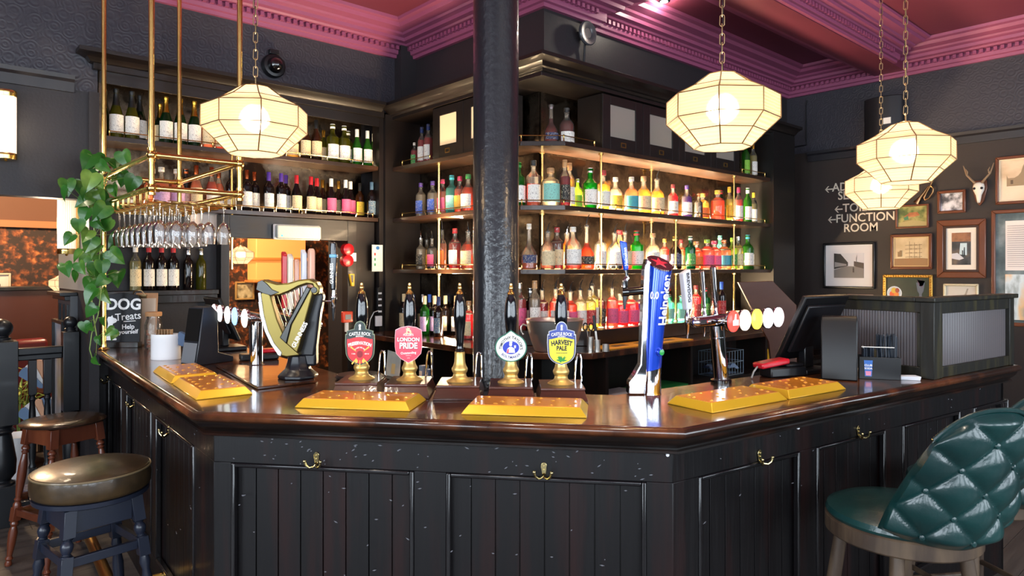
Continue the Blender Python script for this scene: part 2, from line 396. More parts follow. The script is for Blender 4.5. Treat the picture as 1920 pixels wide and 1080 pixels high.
for si, S in enumerate(SG):
    hs = sorted([tuple(sorted((S.hit(a, FACE), S.hit(b, FACE)))) for a, b in PX[si]])
    zb, zt = .22, .895
    lo = 0; hi = S.L
    # mitred ends of the face line
    fa, fb = off_line([FACE]*3)[si:si+2]
    s_lo = (Vector(fa)-S.a).dot(S.t); s_hi = (Vector(fb)-S.a).dot(S.t)
    def fb_(m, a, b, n0, n1, z0, z1): m.prism([S.p(a, n0), S.p(b, n0), S.p(b, n1), S.p(a, n1)], z0, z1)
    fb_(frame, s_lo, s_hi, FACE, FACE+.029, .905, 1.063)
    fb_(frame, s_lo, s_hi, FACE, FACE+.029, 0, zb)
    edge = s_lo
    for a, b in hs:
        a = max(a, s_lo+.01)
        fb_(frame, edge, a, FACE, FACE+.029, zb, .905); edge = b
        n = max(2, round((b-a)/.088)); wd = (b-a)/n
        for k in range(n): fb_(boards, a+k*wd+.0022, a+(k+1)*wd-.0022, FACE+.022, FACE+.034, zb, .905)
        t = .016
        for c in ((a, a+t, zb, .905), (b-t, b, zb, .905), (a+t, b-t, .905-t, .905), (a+t, b-t, zb, zb+t)):
            fb_(mould, c[0], c[1], FACE-.006, FACE+.02, c[2], c[3])
    fb_(frame, edge, s_hi, FACE, FACE+.029, zb, .905)
frame.build('front_frame', PANEL, bar, bevel=.002); boards.build('tongue_and_groove_boards', PANEL, bar, bevel=.0006)
mould.build('panel_beading', pbr('bead_black_wood', '#131113', .22, coat=.4), bar, bevel=.005)
# chips of pale paint knocked out of the front
m = MB(); rr = random.Random(3)
for i in range(150):
    S = SG[rr.choice([0,1,1,1,2])]; s = rr.uniform(.1, S.L-.1); z = rr.choice([rr.uniform(.91, 1.0), rr.uniform(.45, .9)])
    M = S.M(s, FACE-.0006, z) @ Matrix.Rotation(rr.uniform(-.6, .6), 4, 'Y')
    w_ = rr.uniform(.0018, .0085); m.plate([(-w_,0), (0,-.0018), (w_,.0008), (0,.0021)], -.0008, .0008, M)
m.build('paint_chip', pbr('bare_chip', '#6a6a70', .5), bar, smooth=False)['kind'] = 'stuff'

# foot rail
ft = thing('foot_rail', 'brass foot rail tube running low along the left wing of the bar', 'foot rail')
a = SG[0].p(.25, -.12); b = SG[0].p(SG[0].L+.03, -.12)
m = MB(); m.tube([(a[0],a[1],.2), (b[0],b[1],.2)], .026, 16); m.build('tube', OLDBRASS, ft)
for s in (.6, 1.6):
    m = MB(); c = SG[0].p(s, -.12); e = SG[0].p(s, FACE+.005); m.tube([(c[0],c[1],.2),(e[0],e[1],.2)], .012); m.build('bracket', OLDBRASS, ft)

# brass hooks
def hook(S, px, py, label):
    t = S.hit(px, FACE); q = S.p(t, FACE-.001); d = ray(px, py)
    Y = q[0]/d[0] if abs(d[0]) > .2 else q[1]/d[1]; z = EYE+d[2]*Y
    r = thing('coat_hook', label, 'hook', (q[0], q[1], z), math.atan2(S.t.y, S.t.x), 'brass coat hooks on the bar front')
    HB = pbr('pale_brass', '#cdbb86', .18, metal=1)
    m = MB(); m.plate([(.011*math.cos(a)*(1 if math.sin(a) > 0 else .8), .012+.016*math.sin(a) if math.sin(a) > 0 else .012+.03*math.sin(a)) for a in [2*PI*k/20 for k in range(20)]], -.004, 0)
    m.ball((0,-.005,.017), .003); m.ball((0,-.005,.004), .003); m.build('back_plate', HB, r, bevel=.001)
    for sg in (-1, 1):
        m = MB(); pts = [(0,-.004,-.012), (sg*.006,-.016,-.02), (sg*.016,-.026,-.021), (sg*.025,-.033,-.012), (sg*.029,-.035,.001)]
        m.tube(pts, [.005,.0045,.004,.004,.0045], 8); m.ball((sg*.0292,-.0352,.003), .0058); m.build('prong', HB, r)
for S, px, py, l in ((SG[0],203,712,'brass double coat hook on the left wing nearest the wall'), (SG[0],253,756,'brass double coat hook in the middle of the left wing'),
        (SG[0],318,808,'brass double coat hook on the left wing beside the angled corner'), (SG[1],594,862,'brass double coat hook on the front panel below the left gold drip tray'),
        (SG[1],1020,882,'brass double coat hook on the front panel below the yellow pump clip'), (SG[2],1423,857,'brass double coat hook on the right wing nearest the corner'),
        (SG[2],1608,810,'brass double coat hook on the right wing above the green chair')): hook(S, px, py, l)
# white ceramic service buttons under the nosing
for S, px, lab in ((SG[1], 1253, 'small white knob under the counter edge left of the right corner'), (SG[2], 1510, 'small white knob under the counter edge on the right wing')):
    q = S.p(S.hit(px, .05), .08); m = MB(); m.ball((0,0,0), .006); o = m.build('knob', WHITEP); o.location = (q[0], q[1], .997); tag(o, lab, 'knob')

# ================================================================== CAST IRON PILLAR
c = camp((930-960)/1280*3.12, 3.12)
PILM = pbr('pitted_black_gloss_iron', '#191b20', .3, coat=.5, bump=(45, .22, (1,1,.8)))
pil = thing('pillar', 'round glossy black cast iron pillar standing behind the hand pumps', 'pillar', (c.x, c.y, 0))
m = MB(); m.lathe([(.16,0), (.16,.06), (.13,.09), (.105,.14), (.1035,3.40)], 48); m.build('shaft', PILM, pil)
m = MB(); m.lathe([(.1036,3.41), (.13,3.45), (.15,3.52), (.15,3.619)], 48); m.build('capital', PILM, pil)

# ================================================================== BACK BAR
def mirror_mat():
    m = pbr('foxed_antique_mirror', '#6e6660', .12, metal=1); N, L = m.node_tree.nodes, m.node_tree.links; b = N['Principled BSDF']
    tc = N.new('ShaderNodeTexCoord'); n = N.new('ShaderNodeTexNoise'); n.inputs['Scale'].default_value = 2.6; n.inputs['Detail'].default_value = 9; n.inputs['Roughness'].default_value = .62
    L.new(tc.outputs['Object'], n.inputs['Vector']); r = N.new('ShaderNodeValToRGB'); e = r.color_ramp.elements
    e[0].position = .40; e[0].color = lin('#241a14'); e[1].position = .62; e[1].color = lin('#80705e'); L.new(n.outputs['Fac'], r.inputs[0]); L.new(r.outputs[0], b.inputs['Base Color'])
    r2 = N.new('ShaderNodeValToRGB'); e = r2.color_ramp.elements; e[0].position = .4; e[0].color = (.5,.5,.5,1); e[1].position = .65; e[1].color = (.05,.05,.05,1)
    L.new(n.outputs['Fac'], r2.inputs[0]); L.new(r2.outputs[0], b.inputs['Roughness']); return m
MIRROR = mirror_mat()
LED = emit('warm_led', '#ffb870', 5)
bb = thing('back_bar', 'dark wooden corner shelving unit with foxed mirrors, brass rods and three spirit shelves', 'back bar')
SHELF_Z = [1.60, 2.03, 2.46]
SHP = [(3.09,4.97), (3.09,3.37), (3.31,3.17), (6.10,3.17), (6.10,3.46), (3.37,3.46), (3.37,4.97)]
for z in SHELF_Z:
    m = MB(); m.prism(SHP, z-.032, z); m.build('shelf', SHELFW, bb, bevel=.002)
m = MB(); m.box(3.385, 6.10, 3.475, 3.485, 1.12, 2.9); m.build('mirror_panel', MIRROR, bb, smooth=False)
m = MB(); m.box(3.375, 3.384, 3.49, 4.97, 1.12, 2.9); m.build('mirror_panel', MIRROR, bb, smooth=False)
m = MB(); m.box(6.10, 6.52, 3.14, 3.49, 0, 2.95); m.build('end_pilaster', pbr('end_panel_black','#0d0908',.45), bb, smooth=False)
m = MB(); m.box(3.02, 3.37, 4.97, 5.0, 0, 2.9); m.box(2.98, 3.30, 5.0, 5.11, 0, 2.9); m.build('corner_pilaster', UNIT, bb, smooth=False)
CP = [(-.10,2.885), (.02,2.885), (.03,2.90), (.05,2.905), (.07,2.93), (.10,2.945), (.12,2.95), (.12,2.975), (-.10,2.975)]
m = MB(); m.sweep([(6.5,3.17), (3.10,3.17), (3.10,4.99)], CP[::1]); m.prism([(3.09,4.98),(3.09,3.17),(6.10,3.17),(6.10,3.48),(3.37,3.48),(3.37,4.98)], 2.86, 2.93)
m.build('cornice', UNIT, bb, bevel=.001)
for u, v, zs in ((3.125,4.35,(0,3)), (3.71,3.20,(0,3)), (4.62,3.20,(0,2)), (5.50,3.20,(0,3)), (3.375,3.455,(1,3)), (4.62,3.44,(1,3))):
    zz = [1.19, 1.60, 2.03, 2.46]
    m = MB()
    for k in range(zs[0], zs[1]):
        a, b = zz[k], zz[k+1]-.033
        m.tube([(u,v,a),(u,v,b)], .0085, 10); m.lathe([(.018,b-.012),(.018,b)], 14, T(u,v,0)); m.lathe([(.018,a),(.018,a+.01)], 14, T(u,v,0))
    m.build('brass_rod', BRASS, bb)
# gallery rails
def rail(parent, pts, z, h=.035, step=.55):
    m = MB(); m.tube([(p[0],p[1],z+h) for p in pts], .0035, 8)
    for i in range(len(pts)-1):
        a = Vector(pts[i]); b = Vector(pts[i+1]); n = max(1, round((b-a).length/step))
        for k in range(n+1):
            q = a.lerp(b, k/n); m.lathe([(.0075,z),(.0045,z+.006),(.0045,z+h),(.006,z+h+.003),(.003,z+h+.008)], 10, T(q.x,q.y,0))
    m.build('gallery_rail', BRASS, parent)
rail(bb, [(3.11,4.85), (3.11,3.38)], 1.60); rail(bb, [(3.33,3.19), (6.03,3.19)], 1.60)
rail(bb, [(3.11,4.85), (3.11,3.38), (3.32,3.19), (6.03,3.19)], 2.03)
rail(bb, [(3.11,4.85), (3.11,4.45)], 2.46, .04, .3); rail(bb, [(3.105,3.52), (3.105,3.38), (3.32,3.19), (3.63,3.19)], 2.46, .04, .3); rail(bb, [(5.62,3.19), (6.03,3.19)], 2.46, .04, .3)
for z in SHELF_Z:
    m = MB(); m.box(3.40, 6.05, 3.452, 3.458, z, z+.012); m.box(3.366, 3.37, 3.5, 4.9, z, z+.012); m.build('light_strip', LED, bb, smooth=False)

# top-tier cupboards with glazed doors
def cupboard(name, x0, x1, ndoor, label, M, stuff):
    """local frame: x along the run, -y towards the room"""
    r = thing(name, label, 'cupboard', M[0], M[1]); z0, z1 = 0, .39; D = .24
    L = x1-x0
    m = MB(); m.box(0,.02,.02,D,z0,z1); m.box(L-.02,L,.02,D,z0,z1); m.box(.02,L-.02,.02,D,z0,.015); m.box(.02,L-.02,.02,D,z1-.015,z1); m.box(.02,L-.02,D-.012,D,.015,z1-.015)
    m.build('carcass', UNIT, r, smooth=False)
    wd = L/ndoor
    for k in range(ndoor):
        a, b = k*wd+.002, (k+1)*wd-.002; s = .085; t = .065
        m = MB(); m.box(a,a+s,0,.02,0,z1); m.box(b-s,b,0,.02,0,z1); m.box(a+s,b-s,0,.02,0,t+.03); m.box(a+s,b-s,0,.02,z1-t,z1)
        d = m.build('door', UNIT, r, smooth=False, bevel=.0015)
        m = MB(); m.box(a+s,b-s,.008,.012,t+.03,z1-t)
        m.build('glass_pane', [pbr('glowing_cream_glass','#e8cfa8',.25,emis=('#ffcf96',.35)), glassy('smoky_cabinet_glass','#e6ddd0',.8)][stuff], d, smooth=False)  # cream pane glows by itself, with no lamp behind it
        c = (a+b)/2; m = MB(); 
        for q in ((c-.028,c+.028,.028,.034),(c-.028,c+.028,.058,.064),(c-.028,c-.022,.034,.058),(c+.022,c+.028,.034,.058)): m.box(q[0],q[1],-.004,0,q[2],q[3])
        m.build('brass_card_holder', OLDBRASS, d, smooth=False)
    return r
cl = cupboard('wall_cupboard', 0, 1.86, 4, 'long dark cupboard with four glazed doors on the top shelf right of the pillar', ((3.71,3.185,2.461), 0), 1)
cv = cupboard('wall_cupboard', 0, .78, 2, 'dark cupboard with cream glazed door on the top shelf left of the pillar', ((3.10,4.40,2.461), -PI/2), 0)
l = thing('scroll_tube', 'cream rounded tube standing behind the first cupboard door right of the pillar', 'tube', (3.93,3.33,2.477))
m = MB(); m.lathe([(.03,0),(.032,.01),(.032,.2),(.02,.235),(.001,.245)], 16); m.build('body', pbr('glowing_cream_card','#efd6a8',.5,emis=('#ffd9a0',.3)), l)  # card given a faint glow of its own, though it is no lamp
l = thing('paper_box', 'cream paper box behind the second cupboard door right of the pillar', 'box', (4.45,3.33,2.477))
m = MB(); m.box(-.09,.12,-.04,.04,0,.22); m.build('body', pbr('glowing_cream_card','#efd6a8',.5), l, bevel=.003)

# ------------------------------------------------ wine wall shelving
ww = thing('wine_shelving', 'dark wine shelving set into the left wall with mirrored back and moulded top', 'shelving')
for z in (2.03, 2.46):
    m = MB(); m.box(.95, 2.97, 5.0, 5.285, z-.032, z); m.build('shelf', SHELFW, ww, bevel=.002)
    rail(ww, [(1.0,5.02), (2.93,5.02)], z, .035, .64)
m = MB(); m.box(.95, 2.97, 5.286, 5.298, 2.0, 2.9); m.build('mirror_panel', MIRROR, ww, smooth=False)
m = MB(); m.box(.936, .95, 5.0, 5.298, 1.4, 2.88); m.build('end_panel', MIRROR, ww, smooth=False)
m = MB(); m.box(.90, 3.0, 4.955, 5.295, 2.865, 2.918); m.sweep([(2.97,4.99), (.93,4.99), (.93,5.09)], [(.0,2.885), (.02,2.885), (.03,2.90), (.05,2.905), (.07,2.93), (.10,2.945), (.12,2.95), (.12,2.975), (.0,2.975)])
m.box(.94, 2.97, 4.985, 5.0, 2.79, 2.865)
m.build('cornice', UNIT, ww, bevel=.001)
m = MB(); m.tube([(1.78,5.03,1.6),(1.78,5.03,1.997)], .0085, 10); m.tube([(1.78,5.03,2.03),(1.78,5.03,2.427)], .0085, 10); m.build('brass_rod', BRASS, ww)
m = MB(); m.box(1.70,1.76,5.02,5.12,0,1.995); m.box(2.70,2.78,5.02,5.12,0,1.995); m.box(1.76,2.70,5.02,5.11,1.83,1.995); m.box(2.78,2.97,5.06,5.12,0,1.995); m.build('opening_frame', UNIT, ww, smooth=False, bevel=.003)
m = MB(); m.box(.95, 1.68, 5.0, 5.119, 1.425, 1.457); m.box(.95,1.68,5.03,5.119,1.37,1.425); m.build('syrup_shelf', DARKWOOD, ww, bevel=.003)
for z in (2.03, 2.46):
    area('shelf_light', (1.95, 5.262, z+.02), (1.95, 5.1, z+.4), 1.95, .03, 16, WARM)  # strip lights added to brighten the wine shelves, no fixtures built here

# ------------------------------------------------ back counter
bc = thing('back_counter', 'dark wooden back counter under the spirit shelves', 'counter')
BC = [(2.77,4.95), (2.77,3.16), (3.17,2.80), (6.60,2.80), (6.60,3.12), (6.10,3.12), (6.10,3.47), (3.37,3.47), (3.37,4.95)]
m = MB(); m.prism(BC, 1.045, 1.085); m.build('worktop', TOPM, bc, bevel=.004)
def inset(P, d0, d1=None): return P
m = MB(); m.prism([(3.2,4.9),(3.2,3.35),(3.45,3.12),(6.55,3.12),(6.55,3.45),(3.35,3.45),(3.35,4.9)], 0, 1.04); m.build('back_carcass', DARKWOOD, bc, smooth=False)
for z in (.10, .72):
    m = MB(); m.prism([(2.82,4.9),(2.82,3.2),(3.2,2.86),(6.5,2.86),(6.5,3.12),(3.45,3.12),(3.2,3.35),(3.2,4.9)], z, z+.03); m.build('lower_shelf', DARKWOOD, bc, smooth=False)
for u, v, w_, d_ in ((2.82,4.86,.38,.03),(2.82,4.0,.38,.03),(2.84,3.22,.3,.03),(3.35,2.85,.03,.27),(4.3,2.85,.03,.27),(5.4,2.85,.03,.27),(6.47,2.85,.03,.27)):
    m = MB(); m.box(u,u+w_,v,v+d_,.13,.72); m.box(u,u+w_,v,v+d_,.75,1.045); m.build('upright', DARKWOOD, bc, smooth=False)
ris = thing('bottle_riser', 'low dark step on the back counter carrying the lower row of bottles', 'riser')
m = MB(); m.prism([(3.10,3.48),(3.10,3.40),(3.43,3.07),(6.08,3.07),(6.08,3.46),(3.36,3.46),(3.36,3.48)], 1.086, 1.186); m.build('step', SHELFW, ris, bevel=.003)
m = MB(); m.box(3.395,6.05,3.462,3.47,1.186,1.2); m.build('light_strip', LED, ris, smooth=False)

for z in (1.19, 1.60, 2.03):
    k = {1.19:150, 1.60:190, 2.03:170}[z]
    area('shelf_light', (4.58, 3.44, z+.02), (4.58, 3.26, z+.35), 2.3, .03, k, WARM)
    area('shelf_light', (3.35, 4.2, z+.02), (3.2, 4.2, z+.35), .03, 1.35, k*.5, WARM)
area('shelf_light', (3.45, 3.44, 2.50), (3.3, 3.26, 2.8), .3, .03, 2, WARM)

# ================================================================== BOTTLES
TYPES = {   # height, radius, profile (r/R, z/H), neck radius ratio
 'bordeaux': (.30, .0375, [(.9,0),(1,.02),(1,.60),(.93,.66),(.70,.71),(.42,.75),(.36,.80),(.36,.965),(.40,.967),(.40,1)]),
 'burgundy': (.297, .041, [(.9,0),(1,.02),(1,.42),(.95,.50),(.78,.60),(.52,.70),(.36,.79),(.34,.965),(.38,.967),(.38,1)]),
 'champagne': (.32, .044, [(.88,0),(1,.02),(1,.38),(.93,.48),(.72,.60),(.46,.72),(.34,.82),(.32,.965),(.36,.967),(.36,1)]),
 'spirit': (.275, .0435, [(.92,0),(1,.02),(1,.62),(.94,.68),(.62,.73),(.40,.77),(.36,.82),(.36,.95),(.42,.952),(.42,1)]),
 'round': (.26, .0525, [(.86,0),(1,.04),(1,.50),(.95,.58),(.72,.66),(.42,.72),(.34,.78),(.33,.95),(.40,.955),(.40,1)]),
 'cognac': (.285, .051, [(.85,0),(1,.03),(1,.30),(.92,.38),(.62,.47),(.36,.54),(.29,.62),(.27,.94),(.36,.945),(.36,1)]),
 'tall': (.325, .0385, [(.92,0),(1,.02),(1,.62),(.85,.70),(.52,.76),(.40,.80),(.38,.96),(.44,.962),(.44,1)]),
 'flared': (.265, .0485, [(.80,0),(.84,.02),(1,.58),(.96,.64),(.60,.70),(.38,.75),(.36,.94),(.44,.945),(.44,1)]),
 'squat': (.235, .0565, [(.92,0),(1,.03),(1,.62),(.92,.70),(.50,.76),(.36,.79),(.36,.94),(.46,.945),(.46,1)]),
}
_bm = {}
def proto(kind, part, fill=.75, lab=(.12,.5)):
    key = (kind, part, fill if part == 'liquid' else 0, lab if part == 'label' else 0)
    if key in _bm: return _bm[key]
    H, R, pf = TYPES[kind]; m = MB()
    if part == 'glass': m.lathe([(r*R, z*H) for r, z in pf], 20)
    elif part == 'liquid':
        q = [(r*R*.93, max(z*H, .006)) for r, z in pf if z < fill]
        last = q[-1][0]; nx = [p for p in pf if p[1] >= fill][0]; pv = [p for p in pf if p[1] < fill][-1]
        k = (fill-pv[1])/(nx[1]-pv[1]); q.append(((pv[0]+(nx[0]-pv[0])*k)*R*.93, fill*H)); m.lathe(q, 20)
    elif part == 'label':
        rl = R*1.02; n = 14; vs = []; fs = []
        for k in range(n+1):
            a = -PI/2 + (k/n-.5)*2.5
            for z in lab: 
                rr_ = rl
                vs.append((rr_*math.cos(a), rr_*math.sin(a), z*H))
        for k in range(n): fs.append((2*k, 2*k+2, 2*k+3, 2*k+1))
        m.add(vs, fs)
    elif part == 'cap':
        r = [p for p in pf if p[1] > .93][0][0]*R*1.12; z0 = {'bordeaux':.80,'burgundy':.80,'champagne':.70,'tall':.86}.get(kind, .90)
        if kind == 'champagne': m.lathe([(.60*R*.98+.001, z0*H-.02),(.40*R, z0*H+.03),(r*.9,.93*H),(r*1.15,.97*H),(r*1.1,1.02*H),(.002,1.025*H)], 16)
        else: m.lathe([(r, z0*H), (r*1.02, 1.01*H), (r*.9, 1.02*H), (.001, 1.021*H)], 16)
    elif part == 'pourer':
        m.lathe([(.011,.97*H),(.012,1.02*H),(.006,1.04*H)], 10); m.tube([(0,0,1.03*H),(0,0,1.10*H),(.006,-.008,1.20*H),(.012,-.016,1.25*H)], [.0045,.0045,.0035,.0025], 8)
    o = m.build(part, WHITEP); me = o.data; bpy.data.objects.remove(o)
    me.materials.clear(); me.materials.append(None)
    _bm[key] = me; return me
def setm(o, mat): o.material_slots[0].link = 'OBJECT'; o.material_slots[0].material = mat
COLS = {'white':'#ece8df','cream':'#e2cda0','black':'#141414','gold':'#c89a3c','red':'#b3202a','blue':'#2b55b8','purple':'#4a2f8e','pink':'#e05a86','green':'#2f8a3c','teal':'#8ccfc0',
        'yellow':'#ecc23a','orange':'#e8762a','silver':'#c4c6c8','cork':'#c89a68','magenta':'#c42a5c','lilac':'#c9a6d6','navy':'#1c2c5c','grey':'#8a8a8a','copper':'#b8643a','slate':'#4c6a84','aqua':'#3aa0b4','lime':'#86c43a'}
GL = {'clear':('#f8f4ec',.12),'dark green':('#0c1a0c',.97),'dark':('#100a0a',.98),'olive':('#6a6a18',.6),'green':('#1f8a2c',.5),'brown':('#2c1608',.92),'bright green':('#4aa636',.4),'pale green':('#bcd86a',.3),
      'blue':('#1c3a9a',.7),'aqua':('#7cc8c4',.35),'emerald':('#0b5c3c',.7),'deep green':('#123c1a',.8)}
LQ = {'amber':('#ee7c20',.7),'dark amber':('#8e3010',.85),'red':('#f0303a',.65),'pink':('#ff8a78',.6),'rose':('#ffb488',.55),'orange':('#f4782a',.6),'yellow':('#ffdc70',.6),'purple':('#6a2a9a',.6),
      'water':('#fbf6ea',.3),'cream':('#f4ecd0',.85),'ruby':('#a01830',.65),'dark':('#1c0c0c',.9),'lemon':('#f4ec98',.5),'peach':('#ffc090',.6),'dark purple':('#2c1038',.85)}
def labmat(c):
    name = 'printed_%s_label' % c
    if name in _m: return _m[name]
    m = pbr(name, COLS[c], .55); N, L = m.node_tree.nodes, m.node_tree.links; b = N['Principled BSDF']
    tc = N.new('ShaderNodeTexCoord'); mp = N.new('ShaderNodeMapping'); mp.inputs['Scale'].default_value = (90, 90, 260)
    n = N.new('ShaderNodeTexNoise'); n.inputs['Scale'].default_value = 1.6; n.inputs['Detail'].default_value = 2
    L.new(tc.outputs['Object'], mp.inputs[0]); L.new(mp.outputs[0], n.inputs['Vector'])
    r = N.new('ShaderNodeValToRGB'); r.color_ramp.interpolation = 'CONSTANT'; e = r.color_ramp.elements
    dark = c in ('black','blue','navy','red','purple','green','slate')
    e[0].color = lin(COLS[c]); e[1].position = .62; e[1].color = lin('#e8dcc0' if dark else '#5a4a4a')
    L.new(n.outputs['Fac'], r.inputs[0]); L.new(r.outputs[0], b.inputs['Base Color']); return m
def capm(c):
    if c in ('gold','silver','copper'): return pbr('foil_%s' % c, COLS[c], .25, metal=1)
    return pbr('cap_%s' % c, COLS[c], .4)
def bottle(kind, loc, rz, glass, liquid, cap, lab, label, group, fill=.62, sc=1.0, labz=(.12,.5)):
    r = thing('bottle', label, 'bottle', loc, rz, group); r.scale = (sc, sc, sc)
    def add(part, mat, parent=None):
        o = bpy.data.objects.new(part, proto(kind, part, fill, labz)); COL.objects.link(o); o.parent = parent or r; setm(o, mat); return o
    g = GL[glass]
    add('glass', glassy('glass_'+glass.replace(' ','_'), *g) if g[1] < .9 else pbr('glass_'+glass.replace(' ','_'), g[0], .08, coat=.3))
    if liquid: q = LQ[liquid]; add('liquid', glassy('liquid_'+liquid.replace(' ','_'), q[0], q[1]))
    if cap == 'pourer': add('pourer', pbr('pourer_black', '#1a1a1c', .3))
    elif cap == 'chrome pourer': add('pourer', CHROME)
    elif cap: add('cap', capm(cap))
    if lab: add('label', labmat(lab))
    return r
ORD = ['first','second','third','fourth','fifth','sixth','seventh','eighth','ninth','tenth','eleventh','twelfth','thirteenth','fourteenth','fifteenth','sixteenth','seventeenth','eighteenth','nineteenth','twentieth',
       'twenty-first','twenty-second','twenty-third','twenty-fourth','twenty-fifth','twenty-sixth','twenty-seventh','twenty-eighth','twenty-ninth','thirtieth','thirty-first','thirty-second','thirty-third','thirty-fourth']
def row(items, where, group, place, z, rz, size=1.0):
    pts = []
    for it in items:
        opt = it[6] if len(it) > 6 else {}; q = place(it[0], opt.get('back', 0)); pts.append([q[0], q[1], TYPES[it[1]][1]*opt.get('s', size)*1.03+.001])
    for _ in range(80):                                # nudge neighbours apart until none touch
        for i in range(len(pts)):
            for rx, ry in ((3.125,4.35),(3.71,3.20),(4.62,3.20),(5.50,3.20),(3.375,3.455),(4.62,3.44)):
                d = Vector((pts[i][0]-rx, pts[i][1]-ry)); k = pts[i][2]+.012-d.length
                if k > 0: d = Vector((d.x*.3, abs(d.y)+.02 if ry < 3.3 else d.y)).normalized()*k; pts[i][0] += d.x; pts[i][1] += d.y
            for j in range(i+1, len(pts)):
                d = Vector((pts[j][0]-pts[i][0], pts[j][1]-pts[i][1])); k = pts[i][2]+pts[j][2]-d.length
                if k > 0:
                    d = d.normalized()*k*.52; pts[i][0] -= d.x; pts[i][1] -= d.y; pts[j][0] += d.x; pts[j][1] += d.y
    for i, it in enumerate(items):
        px, kind, glass, liquid, cap, lab = it[:6]; opt = it[6] if len(it) > 6 else {}
        d = ' of '+liquid if liquid else ''
        cp = {'pourer':'black pourer','chrome pourer':'chrome pourer',None:'no cap'}.get(cap, (cap or '')+' cap')
        desc = f"{glass} bottle{d}, {cp}, {ORD[i]} from left, {where}"
        bottle(kind, (pts[i][0], pts[i][1], z+.0005), opt.get('rz', rz), glass, liquid, cap, lab, desc, group, fill=opt.get('fill', .66), sc=opt.get('s', size), labz=opt.get('lz', (.10,.48)))
# ---- wine wall, upper shelf
W = lambda px, back: on_v(px, 300, 5.09+back)
P = 'champagne'
row([(196,P,'dark green',None,'black',None,{'back':.1}),(219,P,'olive',None,'black','white'),(246,P,'olive',None,'black','white'),(262,P,'dark green',None,'black','white',{'back':.09}),
     (300,P,'dark green',None,'gold','cream',{'back':.10,'s':.9}),(318,P,'deep green',None,'gold','white'),(341,P,'deep green',None,'gold','white'),(365,P,'deep green',None,'gold','white'),
     (388,'spirit','clear','rose','copper','cream'),(404,'spirit','clear','orange','black','cream',{'s':.8}),
     (548,'round','clear','yellow','gold','cream',{'s':.9}),(573,'burgundy','brown',None,'black','cream',{'s':1.05}),(592,'burgundy','brown',None,'black','cream',{'s':1.08}),(607,'burgundy','olive',None,'gold','cream',{'back':.08,'s':.9}),
     (626,'spirit','olive',None,'white','white',{'s':1.12}),(643,'spirit','olive',None,'white','white',{'s':1.12}),(653,'spirit','olive',None,'white','white',{'back':.08,'s':1.05}),
     (669,'burgundy','bright green',None,'white','white'),(689,'burgundy','bright green',None,'white','white'),(701,'burgundy','bright green',None,'white','white',{'back':.07})],
    'upper wine shelf', 'bottles on the upper wine shelf', W, 2.46, 0, 1.0)
row([(290,'round','clear','rose','white',None,{'back':.06}),(305,'round','clear','rose','white','lilac'),(326,'round','clear','rose','white','lilac'),(350,'spirit','dark',None,'copper','white',{'back':.05}),
     (365,'burgundy','clear','rose','copper','cream'),(397,'burgundy','clear','orange','copper','white'),(411,'burgundy','clear','rose','copper','white',{'back':.07}),(432,'bordeaux','dark',None,'black','white',{'back':.04}),
     (463,'bordeaux','dark',None,'copper','white'),(477,'bordeaux','dark',None,'copper','white',{'back':.06}),(504,'bordeaux','dark',None,'purple','white'),(527,'bordeaux','dark',None,'purple','white'),(536,'bordeaux','dark',None,'purple','white',{'back':.07}),
     (556,'burgundy','dark',None,'red','cream'),(583,'burgundy','dark',None,'red','cream'),(594,'burgundy','dark',None,'red','cream',{'back':.06}),(605,'burgundy','brown',None,'gold','cream',{'back':.12}),
     (621,'burgundy','dark',None,'white','pink'),(635,'burgundy','brown',None,'gold','cream',{'back':.10}),(648,'burgundy','dark',None,'white','pink'),(657,'burgundy','dark',None,'white','pink',{'back':.06}),
     (675,'bordeaux','brown',None,'black','yellow',{'back':.13}),(697,'bordeaux','dark',None,'slate','slate')],
    'lower wine shelf', 'bottles on the lower wine shelf', W, 2.03, 0, 1.0)
row([(254,'tall','clear','lemon','white','cream',{'s':.92}),(279,'tall','dark',None,'red','white',{'s':.92}),(303,'tall','dark',None,'red','white',{'s':.92}),(325,'tall','dark',None,'red','white',{'s':.92,'back':.0}),
     (353,'tall','dark',None,'silver',None,{'s':.88}),(377,'tall','olive',None,'silver',None,{'s':.88})],
    'shelf below hanging glasses', 'syrup bottles under the hanging glasses', lambda px, b: on_v(px, 500, 5.065), 1.457, 0, .92)
# ---- left run of the corner unit
LR = lambda px, back: on_u(px, 300, 3.19+back)
G = 'spirit bottles left of the pillar'
row([(777,'spirit','clear','red','white','green',{'s':.7}),(791,'tall','clear','red','navy','white',{'s':.93}),(803,'tall','clear','red','navy','white',{'s':.96})], 'top shelf left of pillar', G, LR, 2.46, -PI/2)
row([(789,'spirit','clear','water','purple','blue'),(811,'spirit','clear','water','purple','blue'),(830,'spirit','clear','pink','magenta','pink'),(847,'spirit','aqua',None,'aqua','teal',{'s':1.07}),(863,'spirit','clear','orange','magenta','gold'),
     (877,'round','clear','amber','green','white',{'s':1.08})], 'middle shelf left of pillar', G, LR, 2.03, -PI/2)
row([(789,'spirit','clear','water','chrome pourer','black',{'s':.92}),(800,'spirit','clear','yellow','pourer','yellow',{'back':.09,'s':.9}),(810,'spirit','clear','dark','pourer','pink',{'s':.9}),(829,'tall','clear','orange','pourer','orange',{'s':.95}),(853,'spirit','clear','red','red','white',{'s':1.12}),
     (878,'round','clear','amber','pourer','cream',{'s':1.1})], 'lower shelf left of pillar', G, LR, 1.60, -PI/2)
